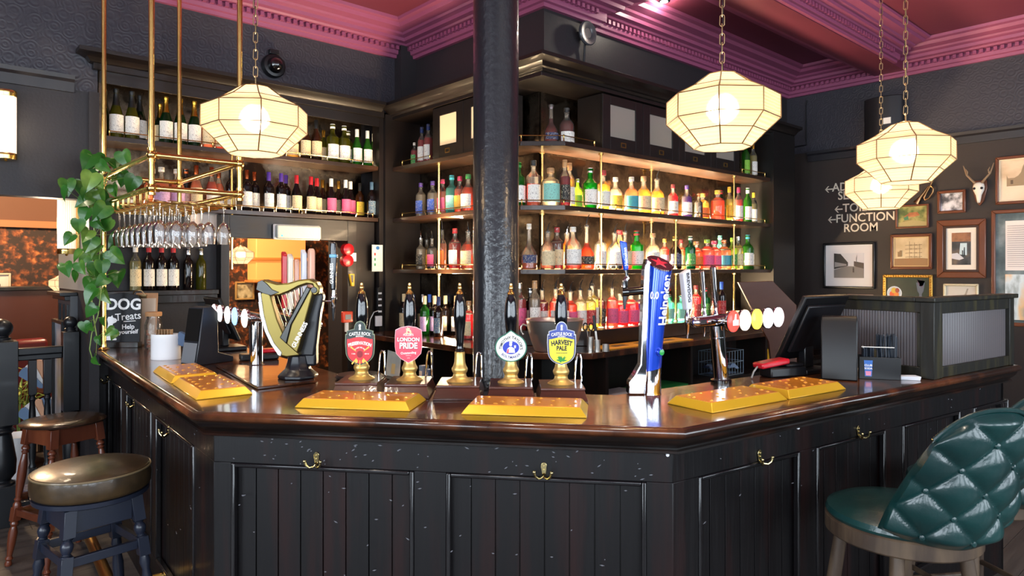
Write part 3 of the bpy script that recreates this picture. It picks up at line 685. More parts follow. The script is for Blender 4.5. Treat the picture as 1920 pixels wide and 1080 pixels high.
row([(757,'bordeaux','dark',None,'cream','cream'),(775,'bordeaux','dark',None,'navy','slate',{'back':-.02}),(797,'bordeaux','green',None,'cream','lilac',{'back':-.12}),(814,'bordeaux','dark',None,'cream','lilac',{'back':-.05}),(822,'bordeaux','dark',None,'navy','slate',{'back':-.13}),
     (794,'bordeaux','dark',None,'silver','cream',{'back':.08}),(804,'bordeaux','dark',None,'blue','slate',{'back':.09}),(835,'bordeaux','dark',None,'cream','cream',{'back':.03}),(855,'bordeaux','dark',None,'cream','white',{'back':.06}),(879,'spirit','clear','red','cork','cream',{'back':-.06})],
    'back counter left of pillar', 'wine bottles on the back counter', LR, 1.085, -PI/2)
# ---- right run of the corner unit
def RR(px, back):
    if px < 1056:
        return at_y(px, 300, 4.72+back)
    return on_v(px, 300, 3.30+back)
F_ = FRONT/2
G = 'spirit bottles right of the pillar'
row([(1035,'cognac','clear','dark amber','silver','navy',{'back':.04,'lz':(.14,.30)}),(1061,'round','clear','dark amber','black','white',{'s':1.0,'lz':(.08,.36)})], 'top corner shelf by pillar', G, RR, 2.46, F_)
row([(1398,'tall','bright green',None,'green','lime'),(1412,'tall','clear','lemon','gold','white')], 'right end of top shelf', G, RR, 2.46, 0)
row([(978,'spirit','green',None,'green','white',{'s':1.1}),(999,'spirit','clear','amber','black','white',{'s':1.15,'fill':.5}),(1029,'squat','clear','water','cork','teal',{'s':1.12,'lz':(.12,.6)}),(1058,'tall','clear','ruby','cork','black',{'back':.0}),(1068,'tall','clear','yellow','cork','white',{'back':.07}),
     (1088,'spirit','pale green',None,'silver','lime',{'s':.8,'back':.05}),(1102,'flared','green',None,'silver','white',{'s':1.1}),(1131,'flared','clear','yellow','red','white',{'s':1.1}),(1154,'round','clear','water','white','yellow',{'back':.03}),(1184,'round','clear','peach','white','aqua',{'s':1.05}),
     (1207,'round','clear','yellow','cork','cream',{'s':1.12}),(1232,'round','clear','yellow','pourer','cream',{'s':1.12}),(1262,'spirit','clear','red','red','white',{'s':.95}),(1288,'spirit','clear','purple','purple','white',{'s':.98}),(1310,'spirit','clear','dark purple','copper',None,{'s':.82,'back':.05}),
     (1325,'squat','clear','yellow','yellow','orange',{'back':.05}),(1338,'squat','clear','orange','yellow',None,{'s':1.1}),(1352,'spirit','deep green',None,'red','black',{'back':.04}),(1367,'tall','clear','lemon','yellow','yellow',{'s':.95}),(1385,'tall','clear','pink','magenta','white',{'s':.98}),
     (1402,'tall','bright green',None,'white','white',{'s':1.0}),(1413,'tall','clear','lemon','yellow','white',{'s':.92,'back':.04})],
    'middle shelf right of pillar', G, RR, 2.03, F_)
row([(992,'cognac','clear','amber','white','navy',{'s':1.08,'fill':.2,'lz':(.14,.32)}),(1027,'round','clear','rose','pourer','cream',{'fill':.15}),(1045,'spirit','clear','dark amber','red','cream',{'back':.09,'s':1.05}),(1064,'round','clear','amber','chrome pourer','cream',{'back':.09}),(1073,'round','clear','amber','white','white',{'s':1.12,'fill':.25}),
     (1100,'cognac','clear','amber','pourer','black',{'s':1.1,'fill':.6,'lz':(.1,.3)}),(1126,'spirit','clear','dark','pourer','white',{'fill':.2}),(1153,'round','clear','dark','pourer','white',{'fill':.15,'s':1.05}),(1163,'round','clear','yellow','red','cream',{'back':.1,'s':1.15}),(1171,'cognac','clear','amber','pourer','cream',{'back':.02}),
     (1194,'flared','green',None,'red','white',{'s':1.1}),(1224,'round','clear','water','cork','white',{'s':1.08}),(1250,'spirit','clear','pink','yellow','lilac',{'s':.9,'back':.06}),(1262,'round','dark',None,'yellow','navy'),(1278,'spirit','clear','rose','red','cream',{'s':.9,'back':.08}),
     (1294,'spirit','emerald',None,'white','green',{'s':1.0}),(1309,'squat','clear','orange','cork','orange',{'back':.02}),(1324,'squat','clear','pink','lime','pink',{'s':1.08}),(1338,'squat','clear','pink','magenta','pink',{'s':1.05}),(1350,'spirit','aqua',None,'teal','cream',{'back':.09,'s':1.1}),
     (1358,'squat','clear','peach','copper','aqua',{'s':1.1}),(1373,'spirit','pale green',None,'lime','green',{'s':1.02}),(1384,'spirit','clear','lemon','silver','cream',{'s':1.08}),(1402,'spirit','bright green',None,'aqua','white',{'s':1.15}),(1408,'spirit','green',None,'magenta','white',{'back':.08,'s':1.1})],
    'lower shelf right of pillar', G, RR, 1.60, F_)
def RB(px, back):
    if px < 1056: return at_y(px, 300, 4.66+back)
    return on_v(px, 300, 3.20+back)
row([(979,'spirit','clear','red','silver','pink',{'s':1.15}),(991,'spirit','dark',None,'silver','white',{'s':1.02,'back':.03}),(1004,'tall','clear','water','cork','white',{'s':1.02,'back':-.06}),(1021,'spirit','clear','ruby','pourer','white'),(1036,'spirit','clear','pink','pourer','white',{'s':1.03}),(1056,'spirit','clear','red','pourer','white',{'s':1.05,'back':.0}),
     (1072,'flared','clear','orange','pourer','peach' if False else 'pink'),(1089,'spirit','clear','cream','pourer','white'),(1103,'spirit','clear','lemon','pourer','red'),(1118,'spirit','clear','lemon','pourer','white',{'s':1.1})],
    'back counter by steel bucket', 'bottles on the back counter right of the pillar', RB, 1.186, F_)
row([(1133,'spirit','clear','dark amber','pourer','black',{'s':1.0}),(1148,'spirit','clear','pink','pourer','pink',{'s':1.02}),(1164,'squat','clear','red',None,'pink',{'s':1.0}),(1182,'squat','clear','red',None,'pink',{'s':1.02}),(1200,'squat','clear','purple',None,'lilac',{'s':1.0}),
     (1244,'spirit','clear','water','yellow','yellow',{'s':.9}),(1262,'squat','aqua',None,'silver','teal',{'s':.9}),(1278,'squat','aqua',None,'silver','teal',{'s':.85}),(1305,'spirit','clear','red','red','red'),(1340,'bordeaux','dark',None,'navy','red'),(1353,'bordeaux','dark',None,'blue','red'),(1323,'spirit','emerald',None,'red','green',{'back':.08,'s':.9})],
    'lower step on back counter', 'bottles on the riser', RB, 1.186, F_)

# ================================================================== THINGS ON THE BAR
ZT = 1.1005
def on_top(px, py): return on_z(px, py, ZT)
def camrot(dX, dY): q = cw(dX, dY); return math.atan2(q[1], q[0])
GOLD = pbr('lacquered_gold_tray', '#e0b02c', .28, metal=.35, coat=.6, bump=(5, .04))
GOLDT = pbr('orange_gold_tray_top', '#e08c30', .2, metal=.1, coat=.4, bump=(4, .04))
def tray(cX, cY, dX, dY, label, L=.43, D=.21):
    q = camp(cX, cY); r = thing('drip_tray', label, 'drip tray', (q.x, q.y, ZT), camrot(dX, dY), 'gold drip trays on the bar')
    a, b, h, i = L/2, D/2, .03, .022
    m = MB(); o4 = [(-a,-b),(a,-b),(a,b),(-a,b)]; t4 = [(-a+i,-b+i),(a-i,-b+i),(a-i,b-i),(-a+i,b-i)]
    m.prism(o4, 0, .003); m.prism(o4, .003, h, top=t4); m.build('sloped_rim', GOLD, r, bevel=.003)
    m = MB(); m.prism([(x*.985, y*.985) for x, y in t4], h, h+.0015); tp = m.build('top_plate', GOLDT, r, bevel=.001)
    m = MB()
    nx, ny = 6, 4
    for ix in range(nx):
        for iy in range(ny):
            if (ix+iy) % 2 and iy not in (0, ny-1): continue
            x = -a+.055+(2*a-.11)*ix/(nx-1)+(.012 if iy % 2 else -.006); y = -b+.045+(2*b-.09)*iy/(ny-1)
            star = [((.0095 if k % 2 == 0 else .0045)*math.cos(PI*k/4), (.0095 if k % 2 == 0 else .0045)*math.sin(PI*k/4)) for k in range(8)]
            m.prism([(x+p, y+s_) for p, s_ in star], h+.0015, h+.0045, top=[(x+p*.3, y+s_*.3) for p, s_ in star])
    m.build('raised_stars', pbr('tray_stars','#e6a844',.2,metal=.5), r)['kind'] = 'stuff'
tray(-.556, 2.535, .985, -.155, 'gold drip tray in front of the two red pump clips')
tray(.052, 2.425, .985, -.135, 'gold drip tray in front of the round and yellow pump clips')
tray(.815, 2.575, .83, .557, 'gold drip tray on the right wing nearest the blue font')
tray(1.17, 2.82, .83, .557, 'gold drip tray on the right wing nearest the card reader', L=.39)
tray(-1.254, 2.845, .60, -.80, 'gold drip tray on the left wing nearest the corner', L=.44)
tray(-1.535, 3.215, .60, -.80, 'gold drip tray on the left wing nearest the white caddy', L=.43)
# raised board under the harp font
b_ = thing('mounting_board', 'thin dark wooden board under the harp font', 'board', (0,0,0))
P4 = [on_top(483,731), on_top(592,718), on_top(560,690), on_top(404,688)]
m = MB(); m.prism([(p.x,p.y) for p in P4], ZT, ZT+.012); m.build('board', TOPM, b_, bevel=.003)

# ---------------------------------------------------------------- hand pumps
MAHOG = pbr('mahogany_pump_box', '#3a1c16', .28, coat=.4, bump=(16, .15, (1,.2,1)), vary=('#5a2c20', 4, (.4,3,3), .4, .7))
HBLACK = pbr('turned_black_handle', '#0a0b0e', .08, coat=1)
SATB = pbr('satin_gold_ferrule', '#dcba70', .38, metal=.8)
def hand_pump(X, Y, label):
    q = camp(X, Y); r = thing('hand_pump', label, 'hand pump', (q.x, q.y, ZT), FRONT, 'hand pumps on the bar')
    m = MB(); w0, w1, d0, d1 = .093, .081, .125, .10
    o4 = [(-w0,-d0),(w0,-d0),(w0,d0),(-w0,d0)]; t4 = [(-w1,-d1),(w1,-d1),(w1,d1),(-w1,d1)]
    m.prism(o4, 0, .006); m.prism(o4, .006, .045, top=[(x*1.0, y*.98) for x, y in t4]); m.prism([(x*1.03, y*1.03) for x, y in t4], .045, .054)
    m.build('wooden_base', MAHOG, r, bevel=.002)
    m = MB(); m.lathe([(.052,.054),(.053,.057),(.047,.061),(.034,.067),(.027,.074),(.025,.085),(.030,.094),(.032,.101),(.031,.107),(.026,.116),(.022,.130),(.0205,.150),(.0205,.168),(.0185,.171)], 32); m.build('brass_ferrule', SATB, r)
    m = MB(); m.lathe([(.0165,.171),(.0175,.174),(.0175,.178),(.0150,.181),(.0142,.19),(.0150,.21),(.0180,.24),(.0225,.28),(.0248,.31),(.0248,.335),(.0230,.36),(.0185,.385),(.0135,.400)], 32); m.build('handle', HBLACK, r)
    m = MB(); m.lathe([(.0140,.400),(.0150,.403),(.0125,.409),(.0080,.414),(.0065,.418),(.0085,.421),(.0092,.426),(.0075,.431),(.0060,.434),(.0068,.438),(.0060,.443),(.0001,.447)], 20); m.build('brass_finial', BRASS, r)
    m = MB(); m.tube([(.058,.055,.054),(.062,.055,.12),(.066,.055,.15),(.072,.055,.162),(.079,.055,.16),(.083,.055,.148),(.085,.055,.054)], .0048, 10); m.build('swan_neck', CHROME, r)
    return r
PUMPS = [hand_pump((px-960)/1280*Y, Y, l) for px, Y, l in (
    (678, 2.78, 'hand pump with black handle and red shield clip under a dark banner'),
    (768, 2.75, 'hand pump with black handle and pinkish red clip in white capitals'),
    (862, 2.72, 'middle hand pump with black handle and no clip'),
    (958, 2.69, 'hand pump with black handle and round white clip with green edge'),
    (1052, 2.66, 'hand pump with black handle and yellow shield clip with green leaves'))]
def flat(name, col): return pbr('printed_'+name, col, .3, coat=.3)
def scale_poly(P, k, dz=0):
    cx = sum(p[0] for p in P)/len(P); cz = sum(p[1] for p in P)/len(P)
    return [(cx+(x-cx)*k, cz+(z-cz)*k+dz) for x, z in P]
def clip_part(r, name, poly, y0, y1, mat, **k):
    m = MB(); m.plate(poly, y0, y1); return m.build(name, mat, r, smooth=False, **k)
CY = -.030                                              # face of a clip
def shield(w, h, top=0.0, n=8):
    P = [(-w, h)]
    P += [(w*math.sin(a)*1.0, h+top*math.cos(a)) for a in [(-PI/2+PI*k/10) for k in range(1, 10)]] if top else []
    P += [(w, h), (w*1.02, h*.5), (w*.98, 0)]
    P += [(w*.98*math.cos(a), -h*.75*math.sin(a)) for a in [PI/2*k/n for k in range(1, n)]]
    P += [(0, -h*.80)]
    P += [(-w*.98*math.cos(a), -h*.75*math.sin(a)) for a in [PI/2*k/n for k in range(n-1, 0, -1)]]
    P += [(-w*.98, 0), (-w*1.02, h*.5)]
    return P
def castle_clip(r, zc, edge, rim, body, banner, l1, title, tcol, art):
    sh = [(x, z+zc) for x, z in shield(.055, .050)]
    c = clip_part(r, 'pump_clip', sh, CY, CY+.006, flat(edge, edge_c[edge]))
    clip_part(c, 'rim', scale_poly(sh, .955), CY-.0008, CY, flat(rim, edge_c[rim]))
    clip_part(c, 'face', scale_poly(sh, .87), CY-.0016, CY-.0008, flat(body, edge_c[body]))
    bn = [(-.052,.036),(-.047,.040),(-.047,.058),(-.025,.063),(0,.065),(.025,.063),(.047,.058),(.047,.040),(.052,.036),(.040,.036),(.02,.040),(0,.0415),(-.02,.040),(-.040,.036)]
    bn = [(x, z+zc) for x, z in bn]; hd = [(.020*math.cos(a), zc+.066+.019*math.sin(a)) for a in [2*PI*k/24 for k in range(24)]]
    clip_part(c, 'crest', scale_poly(hd, 1.12), CY, CY+.005, flat(edge, edge_c[edge])); clip_part(c, 'crest_face', hd, CY-.0018, CY, flat(banner, edge_c[banner]))
    clip_part(c, 'banner_edge', scale_poly(bn, 1.07), CY-.0005, CY+.004, flat(edge, edge_c[edge])); clip_part(c, 'banner', bn, CY-.0026, CY-.0006, flat(banner, edge_c[banner]))
    m = MB(); text(m, 'CASTLE ROCK', .0125, T(0, CY-.0032, zc+.0515), .0003, .02, warp=arc(.22)); text(m, 'BREWERY', .006, T(0, CY-.0032, zc+.0435), .0003, .02, sp=1.2, warp=arc(.22))
    m.plate([(-.004,zc+.062),(.004,zc+.062),(.003,zc+.07),(.0045,zc+.074),(.003,zc+.078),(-.003,zc+.078),(-.0045,zc+.074),(-.003,zc+.07)], CY-.0034, CY-.0020)
    m.build('lettering', flat('white_print', '#f4f2ea'), c, smooth=False)
    m = MB()
    for s_, size, z, wp in title: text(m, s_, size, T(0, CY-.0024, zc+z), .0003, .04, warp=wp)
    m.build('title_lettering', flat(tcol+'_print', edge_c[tcol]), c, smooth=False)
    art(c, zc)
    return c
edge_c = {'olive_edge':'#7e8a6a','dark_rim':'#1d2a26','red_face':'#cf2e35','dark_banner':'#1f2f2c','silver_edge':'#c8cbd2','navy_rim':'#2b3470','yellow_face':'#f2e23a','blue_banner':'#2a3f96','black':'#16181c','white':'#f5f3ec'}
def art_red(c, zc):
    m = MB()
    m.plate([(.011*math.cos(a), zc-.008+.010*math.sin(a)) for a in [2*PI*k/12 for k in range(12)]], CY-.0030, CY-.0018); m.build('raspberry_emblem', flat('crimson', '#8e1420'), c, smooth=False)
    m = MB()
    for a in (.55, PI-.55, -.75, PI+.75, -PI/2):
        d = (math.cos(a), math.sin(a)); p = (-d[1], d[0]); b = lambda t, s_: (d[0]*t+p[0]*s_, zc-.008+d[1]*t+p[1]*s_)
        m.plate([b(.017,-.0010), b(.027,-.0016), b(.041,-.0026), b(.041,.0026), b(.027,.0016), b(.017,.0010)], CY-.0030, CY-.0018)
    for x in (-.013, .013): m.plate([(x+.0055*math.cos(a), zc-.028+.0055*math.sin(a)) for a in [2*PI*k/14 for k in range(14)]], CY-.0030, CY-.0018)
    m.build('paddle_emblem', flat('gold_print', '#f0c050'), c, smooth=False)
    m = MB(); text(m, 'CLASSIC RED ALE', .0052, T(0, CY-.0024, zc+.0115), .0003, .02, warp=arc(.03)); text(m, '7 OAK', .005, T(-.024, CY-.0024, zc-.007), .0003, .02); text(m, 'ABV 4.4', .005, T(.026, CY-.0024, zc-.007), .0003, .02)
    m.build('small_lettering', flat('white_print', '#f4f2ea'), c, smooth=False)
c = castle_clip(PUMPS[0], .122, 'olive_edge', 'dark_rim', 'red_face', 'dark_banner', 0, [('PRESERVATION', .0128, .024, arc(.13))], 'white', art_red)
c.scale = (1.07, 1, 1.4); c.location.z = .169-1.4*.122
def art_leaf(c, zc):
    m = MB(); rr = random.Random(5)
    for k in range(26):
        a = rr.uniform(.0, PI) if k < 20 else rr.uniform(-PI, 0); L = rr.uniform(.012, .024) if k < 20 else .010; d = (math.cos(a), math.sin(a)*.75); p = (-d[1], d[0])
        y = CY-.0020-.0001*k
        m.plate([(d[0]*t+p[0]*s_, zc-.026+d[1]*t+p[1]*s_) for t, s_ in ((0,-.0012),(L*.5,-.0024),(L,0),(L*.5,.0024),(0,.0012))], y-.0002, y)
    m.build('leaf_emblem', flat('leaf_green', '#2f8f3e'), c, smooth=False)
    m = MB(); text(m, 'THE FIRST BLONDE BEER', .0040, T(0, CY-.0024, zc-.0045), .0003, .01); m.build('small_lettering', flat('grey_print', '#6d6d50'), c, smooth=False)
c = castle_clip(PUMPS[4], .120, 'silver_edge', 'navy_rim', 'yellow_face', 'blue_banner', 0, [('HARVEST', .0195, .0265, arc(.16)), ('PALE', .0185, .009, None)], 'black', art_leaf)
c.scale = (1.0, 1, 1.32); c.location.z = .183-1.32*.120
# LONDON PRIDE clip
r = PUMPS[1]; zc = .120
P = [(-.052,.052),(-.030,.062),(0,.066),(.030,.062),(.052,.052),(.054,.03),(.0545,-.01),(.050,-.035),(.030,-.055),(0,-.070),(-.030,-.055),(-.050,-.035),(-.0545,-.01),(-.054,.03)]
P = [(x, z+zc) for x, z in P]; c = clip_part(r, 'pump_clip', P, CY, CY+.006, flat('pale_pink_edge', '#f3b4b4')); clip_part(c, 'face', scale_poly(P, .965), CY-.0012, CY, flat('pride_red', '#e0455a'))
m = MB(); text(m, 'LONDON', .0190, T(.0012, CY-.0018, zc+.0148), .0003, .03, sx=1.06); text(m, 'PRIDE', .0300, T(.0012, CY-.0018, zc-.0085), .0003, .035, sx=.92); m.build('shadow_lettering', flat('dark_maroon', '#6e1822'), c, smooth=False)
m = MB(); text(m, "FULLER'S", .0105, T(0, CY-.0024, zc+.0330), .0003, .015); text(m, 'LONDON', .0190, T(0, CY-.0028, zc+.0160), .0003, .03, sx=1.06); text(m, 'PRIDE', .0300, T(0, CY-.0028, zc-.0070), .0003, .035, sx=.92)
text(m, 'Outstanding', .0125, T(0, CY-.0024, zc-.0325) @ Matrix.Rotation(-.06, 4, 'Y'), .0003, .01, sx=1.0); text(m, 'PREMIUM ALE', .0035, T(0, CY-.0024, zc-.042), .0003); text(m, '4.1%', .0055, T(0, CY-.0024, zc-.051), .0003)
m.build('lettering', flat('white_print', '#f4f2ea'), c, smooth=False)
m = MB()                                                # griffin-like crest
for pl in ([(-.014,.041),(.014,.041),(.016,.044),(-.016,.044)], [(-.009,.044),(-.003,.044),(-.004,.052),(.004,.050),(.006,.044),(.012,.046),(.010,.054),(.004,.058),(.007,.063),(.001,.062),(-.004,.066),(-.005,.060),(-.010,.062),(-.008,.054)]):
    m.plate([(x, z+zc-.004) for x, z in pl], CY-.0026, CY-.0012)
m.build('crest', flat('gold_cream', '#f3d39a'), c, smooth=False)
c.scale = (1, 1, 1.09); c.location.z = .202-1.09*.120
# BOLTMAKER clip
r = PUMPS[3]; zc = .1945
def rnd(w, h, bump=.012): return [(w*math.cos(a), zc+h*math.sin(a)+(bump*max(0, 1-abs(math.cos(a))/.36) if math.sin(a) > 0 else 0)) for a in [2*PI*k/48 for k in range(48)]]
c = clip_part(r, 'pump_clip', rnd(.0625,.0560), CY, CY+.006, flat('taylor_green', '#14604a')); clip_part(c, 'pale_ring', rnd(.0585,.0525,.012), CY-.0008, CY, flat('pale_green_ring', '#9dc0ae'))
clip_part(c, 'face', rnd(.0570,.0510,.012), CY-.0014, CY-.0008, flat('white_print', '#f4f2ea'))
clip_part(c, 'blue_oval', [(.032*math.cos(a), zc+.0255*math.sin(a)) for a in [2*PI*k/32 for k in range(32)]], CY-.0022, CY-.0014, flat('royal_blue', '#2a3cb4'))
m = MB()
text(m, 'TIMOTHY', .0150, T(-.0290, CY-.0022, zc+.0240) @ Matrix.Rotation(-.86, 4, 'Y'), .0003, .02, warp=arc(.045)); text(m, "TAYLOR'S", .0150, T(.0310, CY-.0022, zc+.0230) @ Matrix.Rotation(.92, 4, 'Y'), .0003, .02, warp=arc(.045))
m.build('black_lettering', flat('black_print', '#16181c'), c, smooth=False)
m = MB(); text(m, 'BOLTMAKER', .0140, T(0, CY-.0022, zc-.0385), .0003, .01, warp=arc(.050, False)); m.build('blue_lettering', flat('navy_print', '#23307c'), c, smooth=False)
m = MB()                                                # man raising a glass, in a few flat shapes
for pl in ([(.006*math.cos(a)-.001, .012+.007*math.sin(a)) for a in [2*PI*k/14 for k in range(14)]], [(-.018,-.020),(.016,-.020),(.014,-.004),(.004,.003),(-.006,.003),(-.014,-.004)], [(-.007,.018),(.006,.018),(.005,.024),(-.006,.024)], [(.013,-.002),(.019,-.002),(.020,.009),(.012,.009)]):
    m.plate([(x, z+zc) for x, z in pl], CY-.0030, CY-.0022)
m.build('figure_print', flat('figure_white', '#e6e2ea'), c, smooth=False)
m = MB(); m.plate([(x, z+zc) for x, z in ((-.017,-.020),(-.009,-.020),(-.008,-.006),(-.012,-.004))], CY-.0034, CY-.0030); m.build('red_sleeve_print', flat('pride_red', '#e0455a'), c, smooth=False)

# ---------------------------------------------------------------- harp font
HX, HY = -.987+.0, 3.05
q = camp((555-960)/1280*HY, HY); harp = thing('harp_font', 'tall harp shaped stout font in old gold on a flared black base', 'beer font', (q.x, q.y, ZT+.0125), FRONT)
def hp(P, x0=555, y0=712, s=HY/1280): return [((x-x0)*s, (y0-y)*s) for x, y in P]
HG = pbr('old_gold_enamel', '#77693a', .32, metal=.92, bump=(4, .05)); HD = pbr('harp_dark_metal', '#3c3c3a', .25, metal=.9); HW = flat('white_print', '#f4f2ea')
HBK = pbr('satin_black_font', '#15171d', .3)
m = MB(); m.lathe([(.088,0),(.088,.012),(.082,.018),(.058,.04),(.048,.07),(.042,.10)], 8, T(.0,.03,0,rz=PI/8)); m.build('base', HBK, harp, bevel=.004)
m = MB(); m.plate(hp([(543,672),(588,672),(592,640),(598,590),(604,560),(600,548),(560,560),(540,600)]), .012, .065); m.plate(hp([(540,690),(590,690),(590,650),(545,650)]), .015, .07); m.build('rear_column', HBK, harp, bevel=.010, seg=3)
pillar_ = [(491,551),(501,549),(511,553),(516,575),(523,600),(534,625),(549,646),(560,658),(565,668),(556,669),(541,671),(529,668),(530,663),(516,645),(504,620),(496,590)]
m = MB(); m.plate(hp(pillar_), -.030, .020); hpil = m.build('front_pillar', HG, harp, bevel=.006, seg=3)
edge_ = [(489,551),(494,550),(499,590),(507,620),(519,645),(533,662),(531,669),(526,667),(512,646),(501,622),(492,592)]
m = MB(); m.plate(hp(edge_), -.034, .022); m.build('white_edge', pbr('harp_side_silver', '#c9c9c6', .25, metal=.5), hpil, bevel=.002)
neck = [(492,530),(500,526),(508,529),(525,534),(545,533),(565,527),(585,525),(598,531),(604,542),(603,552),(597,557),(590,555),(588,547),(593,541),(590,536),(580,535),(565,540),(548,549),(530,556),(514,557),(500,552),(486,545)]
m = MB(); m.plate(hp(neck), -.042, .025); m.build('neck', HG, harp, bevel=.008, seg=3)
m = MB(); m.plate(hp([(490,531),(498,527),(507,534),(517,545),(530,550),(515,556),(500,552),(487,545)]), -.046, -.041); m.build('neck_dark_facet', HD, harp, bevel=.002)  # dark metal plate over the left end of the neck
m = MB(); m.plate(hp([(594+6*math.cos(a), 546+6*math.sin(a)) for a in [2*PI*k/16 for k in range(16)]]), -.046, -.036); m.build('scroll', HD, harp, bevel=.002)
board_ = [(583,541),(592,543),(590,556),(578,600),(567,648),(562,664),(546,650),(530,636),(533,629),(556,590)]
m = MB(); m.plate(hp(board_), -.036, .018); sb_ = m.build('soundboard', HG, harp, bevel=.006, seg=3)
m = MB(); m.plate(hp([(580,539),(588,543),(574,570),(552,610),(543,646),(530,634),(554,590)]), -.044, -.034); m.build('soundboard_ridge', HD, sb_, bevel=.004)
m = MB()
for k in range(8):
    t = k/7; a = (513+t*56, 557-t*16); b = (537+t*33, 621-t*55)
    (ax, az), (bx, bz) = hp([a, b]); m.tube([(ax,-.012,az),(bx,-.012,bz)], .0016, 6)
m.build('string', pbr('pale_gold_string', '#e2d2a0', .2, metal=.9), harp)
m = MB(); (ax, az), (bx, bz) = hp([(553,655),(579,605)])
text(m, 'GUINNESS', .0265, T((ax+bx)/2+.002, -.0372, (az+bz)/2+.002, 0, 0, -math.atan2(bz-az, bx-ax)), .0008, .03); m.build('lettering', HW, harp, smooth=False)
m = MB(); (ax, az), (bx, bz) = hp([(502,612),(494,562)])
text(m, 'GUINNESS', .020, T((ax+bx)/2-.004, -.0352, (az+bz)/2, 0, 0, -math.atan2(bz-az, bx-ax)) , .0008, .02); m.build('side_lettering', HW, harp, smooth=False)
# nitro tap on the harp's arm
m = MB(); (ax, az), = hp([(600,568)]); (bx, bz), = hp([(622,568)]); m.tube([(ax,.03,az),(bx,.03,bz)], .005); m.lathe([(.010,-.03),(.012,-.02),(.012,.0),(.015,.005),(.015,.02),(.011,.024),(.011,.05)], 16, T(bx,.03,bz)); arm = m.build('tap_arm', CHROME, harp)
m = MB(); m.lathe([(.0085,-.030),(.0075,-.05),(.004,-.088)], 14, T(bx,.03,bz)); m.build('spout', BLACKP, arm)
m = MB(); m.plate([(x+bx, z+bz) for x, z in ((-.011,.05),(.011,.05),(.016,.20),(.014,.265),(-.012,.268),(-.015,.20))], .015, .045); h_ = m.build('tap_handle', pbr('stout_tap_black', '#10141c', .15, coat=.6), harp, bevel=.007, seg=3)
m = MB(); m.plate([(x+bx, z+bz) for x, z in ((-.0165,.196),(.0165,.196),(.0165,.212),(-.0165,.212))], .013, .047); m.build('blue_band', flat('band_blue', '#5aa2cc'), h_, bevel=.004)
m = MB(); text(m, 'GUINNESS', .020, T(bx-.004, .0145, bz+.125, 0, 0, -PI/2), .0004, .02); m.build('handle_lettering', HW, h_, smooth=False)

# ---------------------------------------------------------------- T-bar fonts
LENS_ON = lambda n, c, e=2.0: pbr('lit_lens_'+n, c, .2, emis=(c, e))
def tfont(label, base, topz, bardir, s0, s1, lens, handles, lean=(0,0), side=1, column=True):
    """base: camera ground coords of the column; bar runs along bardir; lens/handles: positions along it"""
    q = camp(*base); rz = camrot(*bardir); r = thing('beer_font', label, 'beer font', (q.x, q.y, ZT), rz)
    if column:
        m = MB(); m.lathe([(.045,0),(.045,.012),(.036,.016)], 24); m.build('base_ring', BLACKG, r)
        m = MB(); m.tube([(0,0,.012),(lean[0],lean[1],topz-.02)], .033, 28); m.build('column', CHROME, r)
        m = MB(); m.tube([(lean[0]*.75,lean[1]*.75,topz*.72),(lean[0]*.76,lean[1]*.76,topz*.74)], .0345, 28); m.build('collar', CHROME, r)
    m = MB(); m.tube([(s0,lean[1],topz),(s1,lean[1],topz)], .024, 24); m.ball((s0,lean[1],topz), .026); m.ball((s1,lean[1],topz), .026); m.build('cross_bar', CHROME, r)
    for s_, nm, colr, extra in lens:
        m = MB(); T0 = T(s_, lean[1]-side*.020, topz, 0, side*PI/2)
        m.lathe([(.018,0),(.018,.03),(.045,.036),(.049,.046),(.048,.052)], 28, T0); L = m.build('lens_housing', CHROME, r)
        m = MB(); m.lathe([(.046,.0525),(.046,.056),(.040,.060),(.0001,.062)], 28, T0); l2 = m.build('lit_lens', LENS_ON(nm, colr, 1.6), L)
        if extra: extra(l2, T(s_, lean[1]-side*.083, topz))
    for s_, kind in handles: kind(r, s_, lean[1]+side*.035, topz)
    return r
def tap(r, x, y, z, side=1):
    m = MB(); m.tube([(x, y-.02, z), (x, y+.03, z)], .011, 14); m.lathe([(.0055,-.075),(.010,-.02),(.013,-.015),(.013,.018),(.009,.03),(.007,.05)], 16, T(x, y+.03, z)); return m.build('tap_valve', CHROME, r)
def slab(name, col, w, t, h, txt=None, tcol='#f4f2ea', ts=.02, lean=0, rnd_=False, rdir=-PI/2):
    def f(r, x, y, z):
        v = tap(r, x, y, z); zz = z+.05
        pr_ = [(-w*.7,0),(w*.7,0),(w,h*.3),(w,h*.93)]+([(w*math.cos(a), h*.93+w*math.sin(a)) for a in (.5,1,1.57,2.1,2.6)] if rnd_ else [(w*.95,h)])+[(-w,h*.93)]
        m = MB(); m.M = T(x, y+.03, zz, 0, 0, lean); m.plate(pr_, -t, t); h_ = m.build('tap_handle', pbr('tap_'+name, col, .3, coat=.3), r, bevel=min(t, w)*.5, seg=3)
        if txt: m = MB(); m.M = T(x, y+.03, zz, 0, 0, lean); text(m, txt, ts, T(0, -t-.0006, h*.55, 0, 0, rdir), .0004, .02); m.build('handle_lettering', flat('t'+name, tcol), h_, smooth=False)
    return f
def thumb(parent, M):
    m = MB(); m.M = M; P = [(-.022,-.018),(-.024,.004),(-.012,.008),(-.004,.032),(.004,.032),(.004,.008),(.022,.006),(.022,-.018)]
    m.plate(P, -.0025, -.0005); m.build('hand_emblem', flat('white_print', '#f4f2ea'), parent, smooth=False)
def inner_disc(col, rr_=.034, name='disc'):
    def f(parent, M):
        m = MB(); m.M = M; m.plate([(rr_*math.cos(a), rr_*math.sin(a)) for a in [2*PI*k/24 for k in range(24)]], .004, .020); m.build('badge_print', LENS_ON('p'+name, col, .7), parent, smooth=False)
    return f
chrome_handle = None
